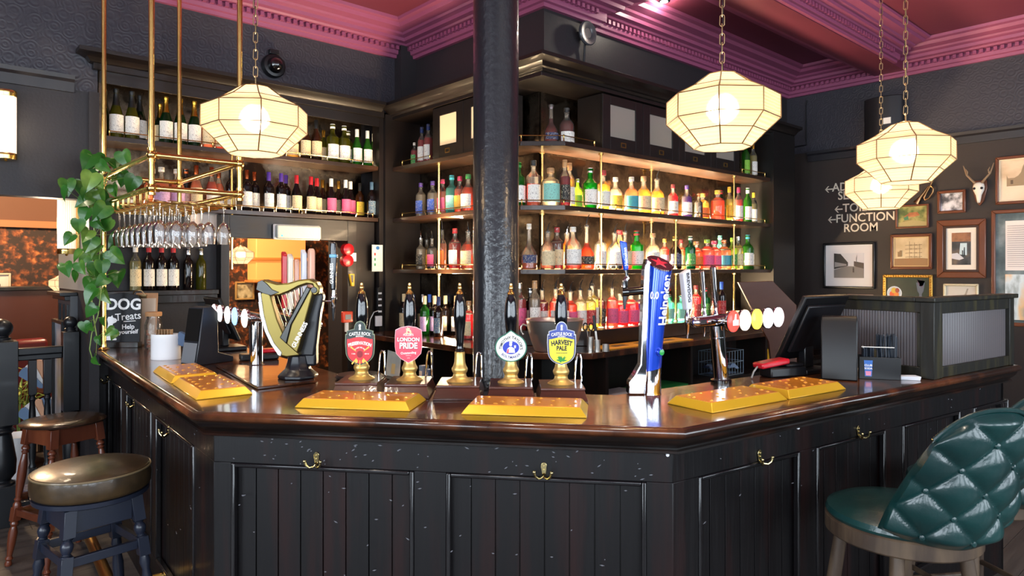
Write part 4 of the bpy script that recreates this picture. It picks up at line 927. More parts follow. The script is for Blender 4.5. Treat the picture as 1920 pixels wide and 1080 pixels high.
def chromeh(h, lean=0, w=.010):
    def f(r, x, y, z):
        v = tap(r, x, y, z); m = MB(); m.M = T(x, y+.03, z+.05, 0, 0, lean); m.lathe([(.008,0),(.009,.012),(w*.8,.02),(w,h*.5),(w*1.25,h*.97),(w*.9,h)], 14); m.build('tap_handle', CHROME, r)
    return f
tfont('chrome font on the right wing with five lit round badges', (.925, 3.02), .275, (.755, .655), -.20, .40,
      [(-.02,'red','#e8463c',thumb),(.075,'warm_white','#ffe9d0',None),(.175,'lemon','#f2dc4a',None),(.275,'cool_white','#f2f4ff',None),(.370,'blush_white','#ffe9ee',None)],
      [(-.16, slab('white_slab', '#e9eaf2', .028, .014, .175, 'BREWDOG', '#24242c', .026, -.12, rdir=PI/2)), (-.03, chromeh(.17, -.13)), (.06, chromeh(.19, -.13, .012))], lean=(-.035, 0))
tfont('chrome font on the left wing with five lit round badges in a row', (-1.311, 3.497), .255, (-.60, .80), -.14, .70,
      [(-.06,'orange_white','#fff0e4',None),(.12,'pale_blue','#8fc0ff',None),(.26,'white_green','#f4fff4',None),(.42,'pure_white','#ffffff',None),(.55,'rosy','#ffdfe2',None)],
      [], side=-1)
tfont('chrome font behind the harp with five coloured tap handles', (-1.06, 3.42), .235, (-.50, .86), -.30, .44,
      [], [(.40, slab('red', '#c8242c', .021, .014, .315, 'GRAPHIC', '#f4f2ea', .024)), (.25, slab('cream', '#e6d9c4', .020, .014, .30, 'PALE', '#8a8070', .02)),
           (.10, slab('rose_round', '#d8a088', .016, .012, .27, None, rnd_=True)), (-.05, slab('silver_blue', '#d4dae6', .021, .012, .315, 'FOSTERS', '#1e3a86', .024)), (-.20, slab('peach', '#efb59c', .026, .013, .31, 'AMSTEL', '#f8ece2', .034, rnd_=True))], column=False, side=-1)

# ---------------------------------------------------------------- blue column font
q = camp((1216-960)/1280*2.74, 2.74); hk = thing('column_font', 'tall blue column font reading 0.0 with chrome spine and red star top', 'beer font', (q.x, q.y, ZT), FRONT)
HBL = pbr('metallic_blue_enamel', '#1846c8', .18, metal=.45, coat=.8)
s = 2.74/1280
m = MB(); zt = .505
ctr = lambda z: (.012+.030*(z/.5)**1.4, 0)
def colring(z, r, slope=0, sy=0): return [(ctr(z)[0]+r*math.cos(a), r*math.sin(a), z-slope*r*math.cos(a)+sy*r*math.sin(a)) for a in [2*PI*k/64 for k in range(64)]]
def loft(m, rings):
    n = len(rings[0]); vs = [p for r_ in rings for p in r_]; fs = []
    for i in range(len(rings)-1):
        for k in range(n): k2 = (k+1) % n; fs.append((i*n+k, i*n+k2, (i+1)*n+k2, (i+1)*n+k))
    fs.append(tuple(range(n))[::-1]); fs.append(tuple((len(rings)-1)*n+k for k in range(n))); m.add(vs, fs)
loft(m, [colring(.10, .036, -.25), colring(.20, .037), colring(.30, .040), colring(.42, .046), colring(.520, .050, .25, .55)]); m.build('blue_body', HBL, hk, ang=50)
m = MB(); loft(m, [colring(0, .040), colring(.01, .038), colring(.06, .036), colring(.099, .0355, -.25)]); m.build('chrome_foot', CHROME, hk, ang=50)
m = MB(); m.plate([(-.085,0),(-.02,0),(-.008,.06),(-.010,.20),(.0,.40),(.008,.53),(-.012,.545),(-.022,.50),(-.028,.35),(-.034,.20),(-.038,.12),(-.060,.08),(-.082,.05)], -.024, .040); m.build('chrome_spine', CHROME, hk, bevel=.006, seg=3)
m = MB(); loft(m, [colring(.521, .0505, .25, .55), colring(.526, .050, .25, .55)]); tp = m.build('dark_top', pbr('dark_red_brown_gloss', '#3c1418', .2, coat=.6), hk, ang=50)
m = MB(); st = []
for k in range(10):
    a = PI/2+2*PI*k/10; rr_ = .034 if k % 2 == 0 else .0135; st.append((rr_*math.cos(a), rr_*math.sin(a)))
cx = ctr(.531)[0]; vs = [(cx+x, y, .5265-.25*x+.55*y) for x, y in st]+[(cx+x, y, .5285-.25*x+.55*y) for x, y in st]
m.add(vs, [tuple(range(10,20))]+[(k, (k+1) % 10, 10+(k+1) % 10, 10+k) for k in range(10)]); m.build('red_star', flat('star_red', '#d8223a'), tp, smooth=False)
def wrap(z0, a0, R=.0475):
    """writes along the height of the column, wrapped on its curved face"""
    def f(x, y, z):
        a = a0 + y/R; zz = z0+x; rr_ = R+(zz-.3)*.020-.0025+z+.0015; c_ = ctr(max(zz, 0))[0]
        return (c_+rr_*math.sin(-a), zz, rr_*math.cos(a))
    return f
def wrapflat(z0, a0, R=.0445):
    def f(x, y, z):
        a = a0-x/R; zz = z0+y; c_ = ctr(zz)[0]; rr_ = R+z+.0025
        return (c_+rr_*math.sin(-a), zz, rr_*math.cos(a))
    return f
m = MB(); text(m, 'Heineken', .056, T(), .0008, .025, warp=wrap(.378, -.56), sx=.94); m.build('lettering', HW, hk, smooth=False)
m = MB(); text(m, '0.0', .040, T(), .0008, .03, warp=wrapflat(.395, .42), sx=.66); m.build('number_lettering', HW, hk, smooth=False)
m = MB(); cx = ctr(.17)[0]; m.M = T(cx, 0, .172, .45); m.lathe([(.013,.03),(.016,.040),(.016,.050),(.012,.054)], 20, T(0,0,0,0,PI/2)); kb = m.build('knob', HBL, hk)
m = MB(); m.M = T(cx, 0, .172, .45); m.lathe([(.0115,.0545),(.0115,.056),(.0001,.058)], 20, T(0,0,0,0,PI/2)); m.build('green_button', flat('button_green', '#1f9a44'), kb)
m = MB(); m.tube([(-.015,0,.416),(-.085,-.01,.410)], .017, 20); m.tube([(-.085,-.01,.410),(-.11,-.012,.408)], .019, 20); m.build('tap_arm', BLACKG, hk)
m = MB(); m.tube([(-.098,-.014,.425),(-.098,-.016,.45),(-.092,-.016,.462),(-.085,-.014,.466)], [.012,.012,.011,.010]); m.tube([(-.088,-.014,.46),(-.093,-.014,.50)], .008); m.build('tap_elbow', CHROME, hk)
m = MB(); m.lathe([(.0095,-.012),(.008,-.03),(.0045,-.065)], 14, T(-.098,-.012,.404)); m.build('spout', pbr('grey_spout', '#5a5c60', .25, metal=.8), hk)
m = MB(); m.M = T(-.093,-.014,.495,0,0,-.10); m.plate([(-.010,0),(.010,0),(.0125,.06),(.0145,.112),(-.0145,.122),(-.012,.06)], -.010, .010); th = m.build('tap_handle', HBL, hk, bevel=.006, seg=3)
m = MB(); m.M = T(-.093,-.014,.495,0,0,-.10); text(m, 'Heineken', .019, T(.003,-.0108,.055,0,0,-PI/2), .0003, .02); m.build('handle_lettering', HW, th, smooth=False)

# ================================================================== PENDANT LAMPS
def shade_mat():
    m = bpy.data.materials.new('ribbed_pearl_shade'); N, L = nodes(m); N.remove(N['Principled BSDF']); out = N['Material Output']
    tc = N.new('ShaderNodeTexCoord'); wv = N.new('ShaderNodeTexWave'); wv.bands_direction = 'Z'; wv.inputs['Scale'].default_value = 28; wv.inputs['Distortion'].default_value = 1.5
    L.new(tc.outputs['Object'], wv.inputs['Vector'])
    mx = N.new('ShaderNodeMix'); mx.data_type = 'RGBA'; mx.inputs[6].default_value = lin('#ffba80'); mx.inputs[7].default_value = lin('#ffdcb4'); L.new(wv.outputs['Fac'], mx.inputs[0])
    t = N.new('ShaderNodeBsdfTranslucent'); t.inputs[0].default_value = (.17,.14,.10,1); d = N.new('ShaderNodeBsdfRefraction'); d.inputs[0].default_value = (1, .85, .65, 1); d.inputs['Roughness'].default_value = .55; d.inputs['IOR'].default_value = 1.18
    a = N.new('ShaderNodeMixShader'); a.inputs[0].default_value = .4; L.new(t.outputs[0], a.inputs[1]); L.new(d.outputs[0], a.inputs[2])
    e = N.new('ShaderNodeEmission'); L.new(mx.outputs[2], e.inputs[0]); e.inputs[1].default_value = .42
    s = N.new('ShaderNodeAddShader'); L.new(a.outputs[0], s.inputs[0]); L.new(e.outputs[0], s.inputs[1]); L.new(s.outputs[0], out.inputs[0]); return m
SHADE = shade_mat(); BULB = emit('bulb_glow', '#ffe6c0', 14); CHAINM = pbr('antique_brass_chain', '#b59a72', .35, metal=1); CAME = pbr('shade_wire_frame', '#7a5a38', .4, metal=.8)
def pendant(x, y, zc, label, rot, sc=1.0, zceil=3.60, power=34):
    r = thing('pendant_lamp', label, 'lamp', (x, y, zc), rot, 'faceted pearl pendant lamps')
    rings = [(.058,.128),(.127,.079),(.2,.042),(.2,-.040),(.152,-.085),(.1,-.137)]
    rings = [(a*sc, b*sc) for a, b in rings]
    m = MB(); n = 8; vs = [(a*math.cos(2*PI*k/n), a*math.sin(2*PI*k/n), b) for a, b in rings for k in range(n)]
    fs = [(i*n+k, i*n+(k+1) % n, (i+1)*n+(k+1) % n, (i+1)*n+k) for i in range(len(rings)-1) for k in range(n)]; fs.append(tuple((len(rings)-1)*n+k for k in range(n)))
    m.add(vs, fs); m.build('shade', SHADE, r, smooth=False)
    m = MB()
    for i, (a, b) in enumerate(rings):
        m.tube([(a*1.003*math.cos(2*PI*k/n), a*1.003*math.sin(2*PI*k/n), b) for k in range(n)], .0019*sc, 6, closed=True)
    for k in range(n): m.tube([(a*1.003*math.cos(2*PI*k/n), a*1.003*math.sin(2*PI*k/n), b) for a, b in rings], .0024*sc, 6)
    m.build('wire_frame', CAME, r)
    m = MB(); m.tube([(.022*math.cos(2*PI*k/16), .022*math.sin(2*PI*k/16), .129*sc+.008) for k in range(16)], .003, 6, closed=True); m.lathe([(.020,.05*sc),(.022,.06*sc),(.022,.10*sc),(.012,.125*sc),(.008,.14*sc)], 16); m.build('lamp_holder', CHAINM, r)
    m = MB(); m.ball((0,0,.0), .042*sc, 16); m.build('bulb', BULB, r)
    m = MB(); z = .139*sc; L = .040; i = 0
    while zc+z < zceil-.03:
        c = z+L*.5; h = L*.5+.001; w_ = .0085
        loop = [(w_*math.cos(a), 0, c+(h-w_)*(1 if math.sin(a) >= 0 else -1)+w_*math.sin(a)) for a in [2*PI*k/12+.01 for k in range(12)]]
        if i % 2: loop = [(0, p[0], p[2]) for p in loop]
        m.tube(loop, .0019, 6, closed=True); z += L-.006; i += 1
    m.build('chain', CHAINM, r)
    m = MB(); m.tube([(.004*math.sin(k*.9), .004*math.cos(k*.9), .14*sc+(zceil-zc-.16)*k/40) for k in range(41)], .0013, 5); m.build('flex', BLACKP, r)
    m = MB(); m.lathe([(.012, zceil-zc-.045),(.05, zceil-zc-.02),(.055, zceil-zc+.018)], 24); m.build('ceiling_rose', OLDBRASS, r)
    p = point('pendant_bulb', (x, y, zc+.001), power, (1.0, .80, .56), .06*sc)
    return r
for px, Y, zc, rot, l in ((479, 2.72, 2.195, .1, 'faceted pearl pendant lamp on a chain, leftmost over the bar'), (1354, 2.50, 2.182, -.05, 'faceted pearl pendant lamp on a chain, largest, right of the pillar'),
        (1698, 3.10, 2.13, .2, 'faceted pearl pendant lamp over the right wing, front one of the overlapping pair'), (1652, 4.20, 2.11, .0, 'faceted pearl pendant lamp over the right wing, rear one of the overlapping pair')):
    q = camp((px-960)/1280*Y, Y); pendant(q.x, q.y, zc, l, math.atan2(-q.y, -q.x)+rot)
q = on_v(452, 478, 7.6); pendant(q.x, q.y, q.z, 'small glowing pendant lamp seen through the opening behind the taps', 0, .72, 2.98, 12)
q = on_v(122, 531, 7.2); pendant(q.x, q.y, q.z, 'small glowing pendant lamp beside the plant in the room behind', 0, .62, 2.98, 10)
q = at_y(1245, 2, 3.9); q.z = 3.615
# recessed ceiling spot
k = (3.615-EYE)/ray(1245, 1)[2]; d = ray(1245, 1)
t = thing('ceiling_spotlight', 'small bright spotlight in the maroon ceiling above the right lamp', 'spotlight', (d[0]*k, d[1]*k, 3.612))
m = MB(); m.lathe([(.045,.004),(.045,-.004),(.032,-.006)], 24); m.build('bezel', CHROME, t); m = MB(); m.lathe([(.030,-.0065),(.0001,-.012)], 24); m.build('lens', emit('spot_lens', '#fff2dc', 12), t)
point('ceiling_spot', (d[0]*k, d[1]*k, 3.56), 8, (1,.9,.75), .03)
for i, (x, y, pw) in enumerate(((.2, 3.4, 60), (1.0, 2.3, 60), (1.9, 1.6, 60), (3.0, 1.5, 60), (1.9, .3, 45), (4.0, .2, 45), (.0, 1.6, 45), (2.2, 3.9, 40), (5.8, 1.2, 60))):  # extra unseen spotlights, added to brighten the counter and tray tops
    t = thing('ceiling_spotlight', 'added ceiling spotlight out of view, put in to brighten the bar', 'spotlight', (x, y, 3.612), 0, 'added unseen ceiling spotlights')
    m = MB(); m.lathe([(.045,.004),(.045,-.004),(.032,-.006)], 24); m.build('bezel', CHROME, t); m = MB(); m.lathe([(.030,-.0065),(.0001,-.012)], 24); m.build('lens', emit('spot_lens', '#fff2dc', 12), t)
    l = bpy.data.lights.new('ceiling_spot', 'SPOT'); l.energy = pw; l.color = (1,.86,.68); l.spot_size = math.radians(95); l.spot_blend = .8; l.shadow_soft_size = .06
    o = bpy.data.objects.new('ceiling_spot', l); COL.objects.link(o); o.location = (x, y, 3.58)

# wall sconces: fluted glass tubes with brass caps
SCG = pbr('fluted_glass_glow', '#fff3e0', .2, emis=('#ffe2b8', .62))
def sconce(loc, rz, label, h=.40):
    r = thing('wall_sconce', label, 'wall light', loc, rz)
    m = MB(); n = 26; P = []
    for k in range(n*2): a = PI*2*k/(n*2); rr_ = .052 if k % 2 else .0485; P.append((rr_*math.cos(a), -.07+rr_*math.sin(a)))
    m.prism(P, -h/2+.02, h/2-.02); m.build('fluted_glass', SCG, r, smooth=False)
    for z in (-h/2, h/2-.035):
        m = MB(); m.lathe([(.0545,z),(.0555,z+.003),(.0545,z+.015),(.0555,z+.018),(.0545,z+.032),(.0530,z+.035)], 28, T(0,-.07,0)); m.build('brass_cap', BRASS, r)
    m = MB(); m.lathe([(.005,-h/2-.012),(.009,-h/2-.006),(.007,-h/2)], 12, T(0,-.07,0)); m.build('finial', BRASS, r)
    m = MB(); m.box(-.02,.02,-.016,0,-h/2,h/2); m.build('back_plate', BRASS, r, bevel=.003)
    return r
q = on_v(8, 238, 5.0); sconce((q.x+.0, 4.998, q.z), 0, 'fluted glass wall light with brass caps at the left edge of the dark wall')
point('sconce_glow', (q.x, 4.80, q.z), 4, (1,.82,.6), .05)
sconce((.876, 5.28, 1.90), -PI/2, 'fluted glass wall light on the pale jamb beside the trailing plant')
point('sconce_glow', (.70, 5.28, 1.9), 6, (1,.82,.6), .05)

# ================================================================== BRASS GLASS RACK
RK = thing('glass_rack', 'brass tube glass rack hanging from the ceiling over the left wing', 'glass rack')
u0, u1, v0, v1, zu, zl = .94, 1.38, 3.78, 4.87, 2.178, 2.01
for (u, v, zb) in ((u0,v1,ZT+.002),(u0,v0,zl),(u1,v0,zl),(u1,v1,zl)):
    m = MB(); m.tube([(u,v,zb),(u,v,3.60)], .0145, 16)
    if zb < 1.2: m.lathe([(.034,zb),(.030,zb+.006),(.018,zb+.014),(.0165,zb+.03)], 20, T(u,v,0))
    m.build('pole', BRASS, RK)
for z in (zu, zl):
    m = MB(); m.tube([(u0,v0,z),(u1,v0,z)], .0145, 16); m.tube([(u1,v0,z),(u1,v1,z)], .0145, 16); m.tube([(u1,v1,z),(u0,v1,z)], .0145, 16); m.tube([(u0,v1,z),(u0,v0,z)], .0145, 16); m.build('rail_frame', BRASS, RK)
    for u, v in ((u0,v0),(u1,v0),(u1,v1),(u0,v1)):
        m = MB(); m.ball((u,v,z), .024); m.lathe([(.019,z-.035),(.019,z-.022)], 16, T(u,v,0)); m.lathe([(.019,z+.022),(.019,z+.035)], 16, T(u,v,0))
        for dx, dy in (((1 if u == u0 else -1), 0), (0, (1 if v == v0 else -1))):
            m.tube([(u+dx*.022,v+dy*.022,z),(u+dx*.036,v+dy*.036,z)], .019, 16)
        m.build('ball_joint', BRASS, RK)
m = MB(); ROWS = [v0+.09+k*.125 for k in range(8)]
for v in ROWS:
    for s_ in (-.014, .014):
        m.tube([(u0,v+s_,zl-.012),(u0,v+s_,1.955),(u0+.01,v+s_,1.947),(u1-.01,v+s_,1.947),(u1,v+s_,1.955),(u1,v+s_,zl-.012)], .0042, 8)
m.build('hanging_wires', BRASS, RK)
GLASS = glassy('clear_crystal', '#fbfcfe', .13, .02)
def wine_glass():
    m = MB(); out_ = [(.001,.003),(.033,.0025),(.034,0),(.006,-.004),(.0038,-.012),(.0034,-.085),(.006,-.095),(.020,-.106),(.032,-.125),(.0375,-.15),(.0365,-.175),(.0315,-.215)]
    inn_ = [(.0300,-.215),(.0350,-.175),(.0360,-.15),(.0305,-.127),(.018,-.110),(.001,-.104)]
    m.lathe([(r_, z) for r_, z in out_+inn_], 20); o = m.build('wine_glass', GLASS); return o
wg = wine_glass(); n = 0
DEPTH = ['front row','second row from front','third row from front','fourth row from front','fourth row from back','third row from back','second row from back','back row']
for k, v in enumerate(ROWS):
    for j in range(5):
        if j == 4 and k in (1, 2, 6): continue
        o = wg if n == 0 else wg.copy()
        if n: COL.objects.link(o)
        o.location = (1.0+j*.0815, v+random.uniform(-.004,.004), 1.9517); n += 1
        tag(o, f'wine glass hanging in brass rack, {DEPTH[k]}, {ORD[j]} from left', 'wine glass', 'wine glasses hanging in the brass rack')

# ================================================================== TRAILING PLANT
LEAF = pbr('waxy_pothos_leaf', '#2d6420', .32, coat=.2, vary=('#8fae4c', 5, (1,1,1), .5, .8)); STEMM = pbr('pothos_stem', '#7a9a4a', .5)
pl = thing('trailing_plant', 'green heart leaved plant trailing beside the brass pole at the left end', 'plant', (0,0,0))
LV = [(.0+x/3.6, 340+y/3.6) for x, y in ((455,45),(540,45),(440,95),(600,10),(650,20),(770,70),(575,235),(670,215),(665,290),(720,300),(530,305),(460,395),(580,370),(520,510),(645,475),(680,530),(770,410),(790,515),(450,600),(550,590),(690,590),(510,655),(680,680),(795,660),(610,780),(715,780),(610,880),(620,980),(700,950),(740,1020),(640,130),(700,120),(560,140),(600,430),(640,620),(570,520),(600,700))]
LV += [(80+x/3.857, 280+y/3.857) for x, y in ((325,95),(405,95),(380,150),(345,215),(410,240),(540,190),(575,235),(530,110),(640,255),(505,295),(420,350),(390,385),(600,80),(450,130),(300,330),(480,430))]
LV += [(180, 676), (186, 640), (160, 615), (212, 630)]
HEART = [(0,.02),(.16,.13),(.34,.12),(.46,-.02),(.47,-.22),(.38,-.48),(.20,-.76),(.0,-1.05),(-.20,-.76),(-.38,-.48),(-.47,-.22),(-.46,-.02),(-.34,.12),(-.16,.13)]
m = MB(); st = MB(); rr = random.Random(11)
top = Vector((.95, 4.72, 2.16))
strand = [on_v(px_, py_, 4.72) for px_, py_ in ((200,300),(182,340),(172,390),(178,440),(172,480),(178,520),(172,560),(176,600),(182,635))]
st.tube(strand, .0035, 6); st.tube([on_v(px_, py_, 4.66) for px_, py_ in ((205,320),(188,370),(190,430),(186,490),(190,540),(184,590),(172,625),(168,655),(176,682),(188,684))], .003, 6)
st.tube([on_v(px_, py_, 4.7) for px_, py_ in ((190,310),(165,340),(150,350),(125,352))], .0025, 6)
for i, (px_, py_) in enumerate(LV):
    c = on_v(px_, py_, rr.uniform(4.52, 4.76)); sz = rr.uniform(.072, .115) if py_ < 600 else rr.uniform(.055, .08)
    M = Matrix.Translation(c) @ Matrix.Rotation(FRONT+rr.uniform(-.7, .7), 4, 'Z') @ Matrix.Rotation(rr.uniform(-.9, .9), 4, 'Y') @ Matrix.Rotation(rr.uniform(-.5, .35), 4, 'X')
    vs = []; 
    for x, z in HEART: vs.append((x*sz, -abs(x)*sz*.35+(z+.5)**2*sz*.25, (z+.5)*sz))
    mid = [(0, (z+.5)**2*sz*.25+.0, (z+.5)*sz) for z in (-.05,-.3,-.6)]
    vs += mid; F = [(0,1,14),(1,2,14),(2,3,14),(3,4,15,14),(4,5,15),(5,6,16,15),(6,7,16),(7,8,16),(8,9,15,16),(9,10,15),(10,11,14,15),(11,12,14),(12,13,14),(13,0,14)]
    m.add(vs, F, M)
    k_ = min(strand, key=lambda p: (p-c).length); st.tube([k_, (k_+c)/2+Vector((0,0,.02)), c+Vector((0,0,sz*.45))], .0014, 5)
m.build('foliage', LEAF, pl); st.build('vine', STEMM, pl)

# ================================================================== LEFT END OF THE BAR TOP
def ctop(px, py): p = on_top(px, py); return p
p = camp((228-960)/1280*4.38, 4.38)
cb = thing('chalkboard', 'small black DOG Treats chalkboard with a white dog drawing', 'chalkboard', (p.x, p.y, ZT), FRONT+.03)
m = MB(); m.M = T(0,0,0,0,-.06); m.plate([(-.115,0),(.115,0),(.118,.30),(.09,.335),(0,.35),(-.09,.335),(-.118,.30)], -.008, .008); m.build('board', pbr('chalkboard_black','#1c1f26',.6), cb, bevel=.002)
m = MB(); m.box(-.118,.118,-.03,.02,0,.035); m.build('ledge', DARKWOOD, cb, bevel=.002)
m = MB(); m.M = T(0,0,0,0,-.06); text(m, 'DOG', .098, T(.010,-.0095,.272), .0005, .03, sx=.98); text(m, 'Treats', .066, T(.040,-.0095,.196,0,0,-.10), .0005, .006, sx=.95)
text(m, 'Help', .042, T(.042,-.0095,.130,0,0,-.06), .0005, .015); text(m, 'yourself', .037, T(.045,-.0095,.098,0,0,-.04), .0005, .015)
m.plate([(.01,.162),(.09,.167),(.085,.171),(.015,.167)], -.0098, -.0088); m.build('lettering', flat('chalk_white','#f2f2f4'), cb, smooth=False)
m = MB(); m.M = T(0,0,0,0,-.06); D_ = [(-.105,.045),(-.03,.045),(-.028,.055),(-.045,.062),(-.035,.085),(-.03,.10),(-.045,.108),(-.058,.12),(-.055,.15),(-.035,.160),(-.028,.172),(-.036,.183),(-.055,.19),(-.06,.205),(-.07,.195),(-.085,.195),(-.092,.18),(-.085,.15),(-.09,.12),(-.10,.09),(-.11,.07),(-.118,.06)]
m.plate(D_, -.0098, -.0086); m.build('dog_drawing', flat('chalk_white','#f2f2f4'), cb, smooth=False)
p = camp((258-960)/1280*4.47, 4.47); t = thing('clipboard', 'pale wooden clipboard leaning behind the dog treats chalkboard', 'clipboard', (p.x, p.y, ZT), FRONT)
m = MB(); m.M = T(0,0,0,0,-.08); m.box(-.12,.12,-.003,.003,0,.345); m.build('board', pbr('clipboard_wood','#c8946a',.5), t, bevel=.004)
m = MB(); m.M = T(0,0,0,0,-.08); m.box(-.105,.11,-.0045,-.0032,.01,.31); m.build('paper', flat('cream_paper','#e8cdb4'), t, smooth=False)
m = MB(); m.M = T(0,0,0,0,-.08); m.box(-.05,.05,-.012,-.004,.31,.335); m.tube([(-.04,-.012,.335),(-.02,-.02,.36),(.02,-.02,.36),(.04,-.012,.335)], .004); m.build('metal_clip', CHAINM, t)
p = camp((288-960)/1280*4.3, 4.3); t = thing('treat_jar', 'clear glass jar of dog biscuits with a cork lid', 'jar', (p.x, p.y, ZT), FRONT)
m = MB(); m.lathe([(.048,0),(.052,.01),(.052,.15),(.044,.18),(.040,.19),(.040,.215)], 24); m.build('glass', glassy('jar_glass','#f2f0ee',.12), t)
m = MB(); m.lathe([(.046,.205),(.048,.21),(.048,.228),(.044,.232)], 24); m.build('cork_lid', pbr('cork','#b98a60',.8), t)
m = MB(); rr = random.Random(4)
for k in range(45):
    z = .012+rr.random()*.085; a = rr.random()*6.3; q_ = rr.random()**.5*.036; m.box(-.008,.008,-.004,.004,-.003,.003, T(q_*math.cos(a), q_*math.sin(a), z, rr.random()*3, rr.random()*3))
o = m.build('biscuits', pbr('biscuit','#b06c52',.7), t); o['kind'] = 'stuff'
p = camp((311-960)/1280*3.80, 3.80); t = thing('stirrer_caddy', 'oval white caddy of stirrers beside the black payment terminal', 'caddy', (p.x, p.y, ZT), FRONT)
m = MB(); m.lathe([(.078,0),(.080,.004),(.079,.02),(.0795,.022),(.0785,.115),(.080,.118),(.0785,.14),(.074,.14),(.074,.02),(.0001,.02)], 32, None, 1, .72); m.build('body', WHITEP, t)
m = MB()
for k in range(16): m.box(-.002,.002,-.006,.006,.022,.165, T(-.045+k*.0052, -.01+.012*((k*7) % 3), 0))
m.build('wooden_stirrers', pbr('stirrer_wood','#8a6a48',.6), t, smooth=False)['kind'] = 'stuff'
m = MB(); m.box(-.008,.048,-.016,.016,.1,.168, T(.015,0,0,0,0,.45)); m.build('blue_packet', pbr('denim_blue_card','#3a5274',.5), t, bevel=.003)
p = camp((377-960)/1280*3.62, 3.62); t = thing('payment_kiosk', 'black upright terminal with glossy greenish front on the left wing', 'terminal', (p.x, p.y, ZT), FRONT-.55)
m = MB(); R = Matrix(((0,1,0,0),(1,0,0,0),(0,0,1,0),(0,0,0,1)))
def side(m, P, x0, x1): # outline in y,z extruded along x
    m.add([(x0,a,b) for a, b in P]+[(x1,a,b) for a, b in P], [tuple(range(len(P)))[::-1], tuple(range(len(P),2*len(P)))]+[(k,(k+1)%len(P),len(P)+(k+1)%len(P),len(P)+k) for k in range(len(P))])
side(m, [(-.075,0),(.15,0),(.15,.03),(.06,.06),(.055,.27),(.02,.305),(-.03,.30),(-.055,.12)], -.065, .065); m.build('body', pbr('charcoal_plastic','#24252b',.35), t, bevel=.004)
m = MB(); m.add([(-.058,-.0785+.02,.125),(.058,-.0785+.02,.125),(.058,-.033,.292),(-.058,-.033,.292)], [(0,1,2,3)]); m.build('glossy_screen', pbr('dark_glass_screen','#10181a',.05,coat=1), t, smooth=False)
m = MB(); m.add([(-.058,-.0775,.01),(.058,-.0775,.01),(.058,-.060,.115),(-.058,-.060,.115)], [(0,1,2,3)]); m.build('silver_panel', pbr('silver_plastic','#8c9198',.3,metal=.4), t, smooth=False)
def screen(X, Y, rz, label, lean=-.35, w=.36, h=.27):
    p = camp(X, Y); t = thing('till_screen', label, 'till screen', (p.x, p.y, ZT), rz)
    m = MB(); m.box(-.10,.10,-.09,.09,0,.025); m.box(-.035,.035,.0,.04,.025,.16); m.build('stand', BLACKP, t, bevel=.006)
    m = MB(); m.M = T(0,-.02,.07,0,lean); m.box(-w/2,w/2,-.012,.012,0,h); m.build('screen_housing', pbr('till_black','#08080a',.42), t, bevel=.006)
    m = MB(); m.M = T(0,-.02,.07,0,lean); m.box(-w/2+.03,w/2-.03,.012,.030,.05,h-.04); m.build('rear_cover', BLACKP, t, bevel=.006)
    m = MB(); m.M = T(0,-.02,.07,0,lean); m.box(-w/2+.012,w/2-.012,-.0135,-.0122,.014,h-.014); m.build('glass', BLACKG, t, smooth=False)
    return t
def near_seg(S, px, n): t_ = S.hit(px, n); q_ = S.p(t_, n); return q_
screen(-1.77, 4.25, camrot(-.62, .784), 'black till screen seen from behind near the left lit badges', -.42, .34, .28)
# ================================================================== RIGHT END OF THE BAR TOP
screen(1.42, 3.34, camrot(-.83, -.56), 'large black till screen seen from behind on the right wing', -.45, .36, .34)
p = camp(1.50, 3.13); t = thing('receipt_printer', 'tall black receipt printer box beside the fluted glass screen', 'printer', (p.x, p.y, ZT), FRONT-.45)
m = MB(); side(m, [(-.07,0),(.07,0),(.065,.27),(.045,.285),(-.045,.285),(-.06,.265)], -.075, .075); m.build('body', pbr('till_black','#08080a',.42), t, bevel=.006)
p = camp(1.686, 3.15); t = thing('straw_caddy', 'black plastic caddy full of black paper straws by the fluted glass', 'caddy', (p.x, p.y, ZT), FRONT-.3)
m = MB()
for q_ in ((-.085,.085,-.055,-.051,0,.10),(-.085,.085,.051,.055,0,.10),(-.085,-.081,-.051,.051,0,.10),(.081,.085,-.051,.051,0,.10),(-.081,.081,-.051,.051,0,.004),(-.012,-.009,-.051,.051,.004,.13)): m.box(*q_)
m.build('tray', BLACKP, t, bevel=.001)
m = MB(); rr = random.Random(8)
for k in range(46): x = -.005+rr.random()*.08; m.tube([(x, -.04+rr.random()*.08, .006),(x+rr.uniform(-.004,.006), -.035+rr.random()*.075, .19+rr.random()*.012)], .003, 6)
for k in range(30): x = -.07+rr.random()*.05; m.tube([(x, -.04+rr.random()*.03, .006),(x, -.045+rr.random()*.03, .142)], .003, 6)
o = m.build('straws', pbr('black_straw','#1c2430',.4), t); o['kind'] = 'stuff'
m = MB(); m.box(-.068,-.066,-.05,-.02,.139,.148); m.tube([(-.075,-.048,.145),(.06,-.048,.145)], .002, 6); m.build('pale_band', flat('white_print','#f4f2ea'), t)
m = MB(); m.plate([(-.062,.012),(-.034,.012),(-.030,.085),(-.066,.085)], -.0565, -.0555); o = m.build('sticker', flat('sticker_blue','#3b6fc0'), t, smooth=False)
m = MB(); text(m, 'CLUB', .013, T(-.048,-.0572,.062), .0003, .03); text(m, 'SODA', .012, T(-.048,-.0572,.048), .0003, .03); m.build('sticker_lettering', flat('white_print','#f4f2ea'), t, smooth=False)
m = MB(); m.plate([(-.058,.016),(-.038,.016),(-.036,.036),(-.060,.036)], -.0572, -.0566); m.build('sticker_patch', flat('sticker_pink','#e58aa8'), t, smooth=False)
p = on_top(1700, 711); t = thing('napkin_pile', 'small pile of white napkins on the bar by the wooden screen', 'napkins', (p.x, p.y, ZT), FRONT-.4)
m = MB()
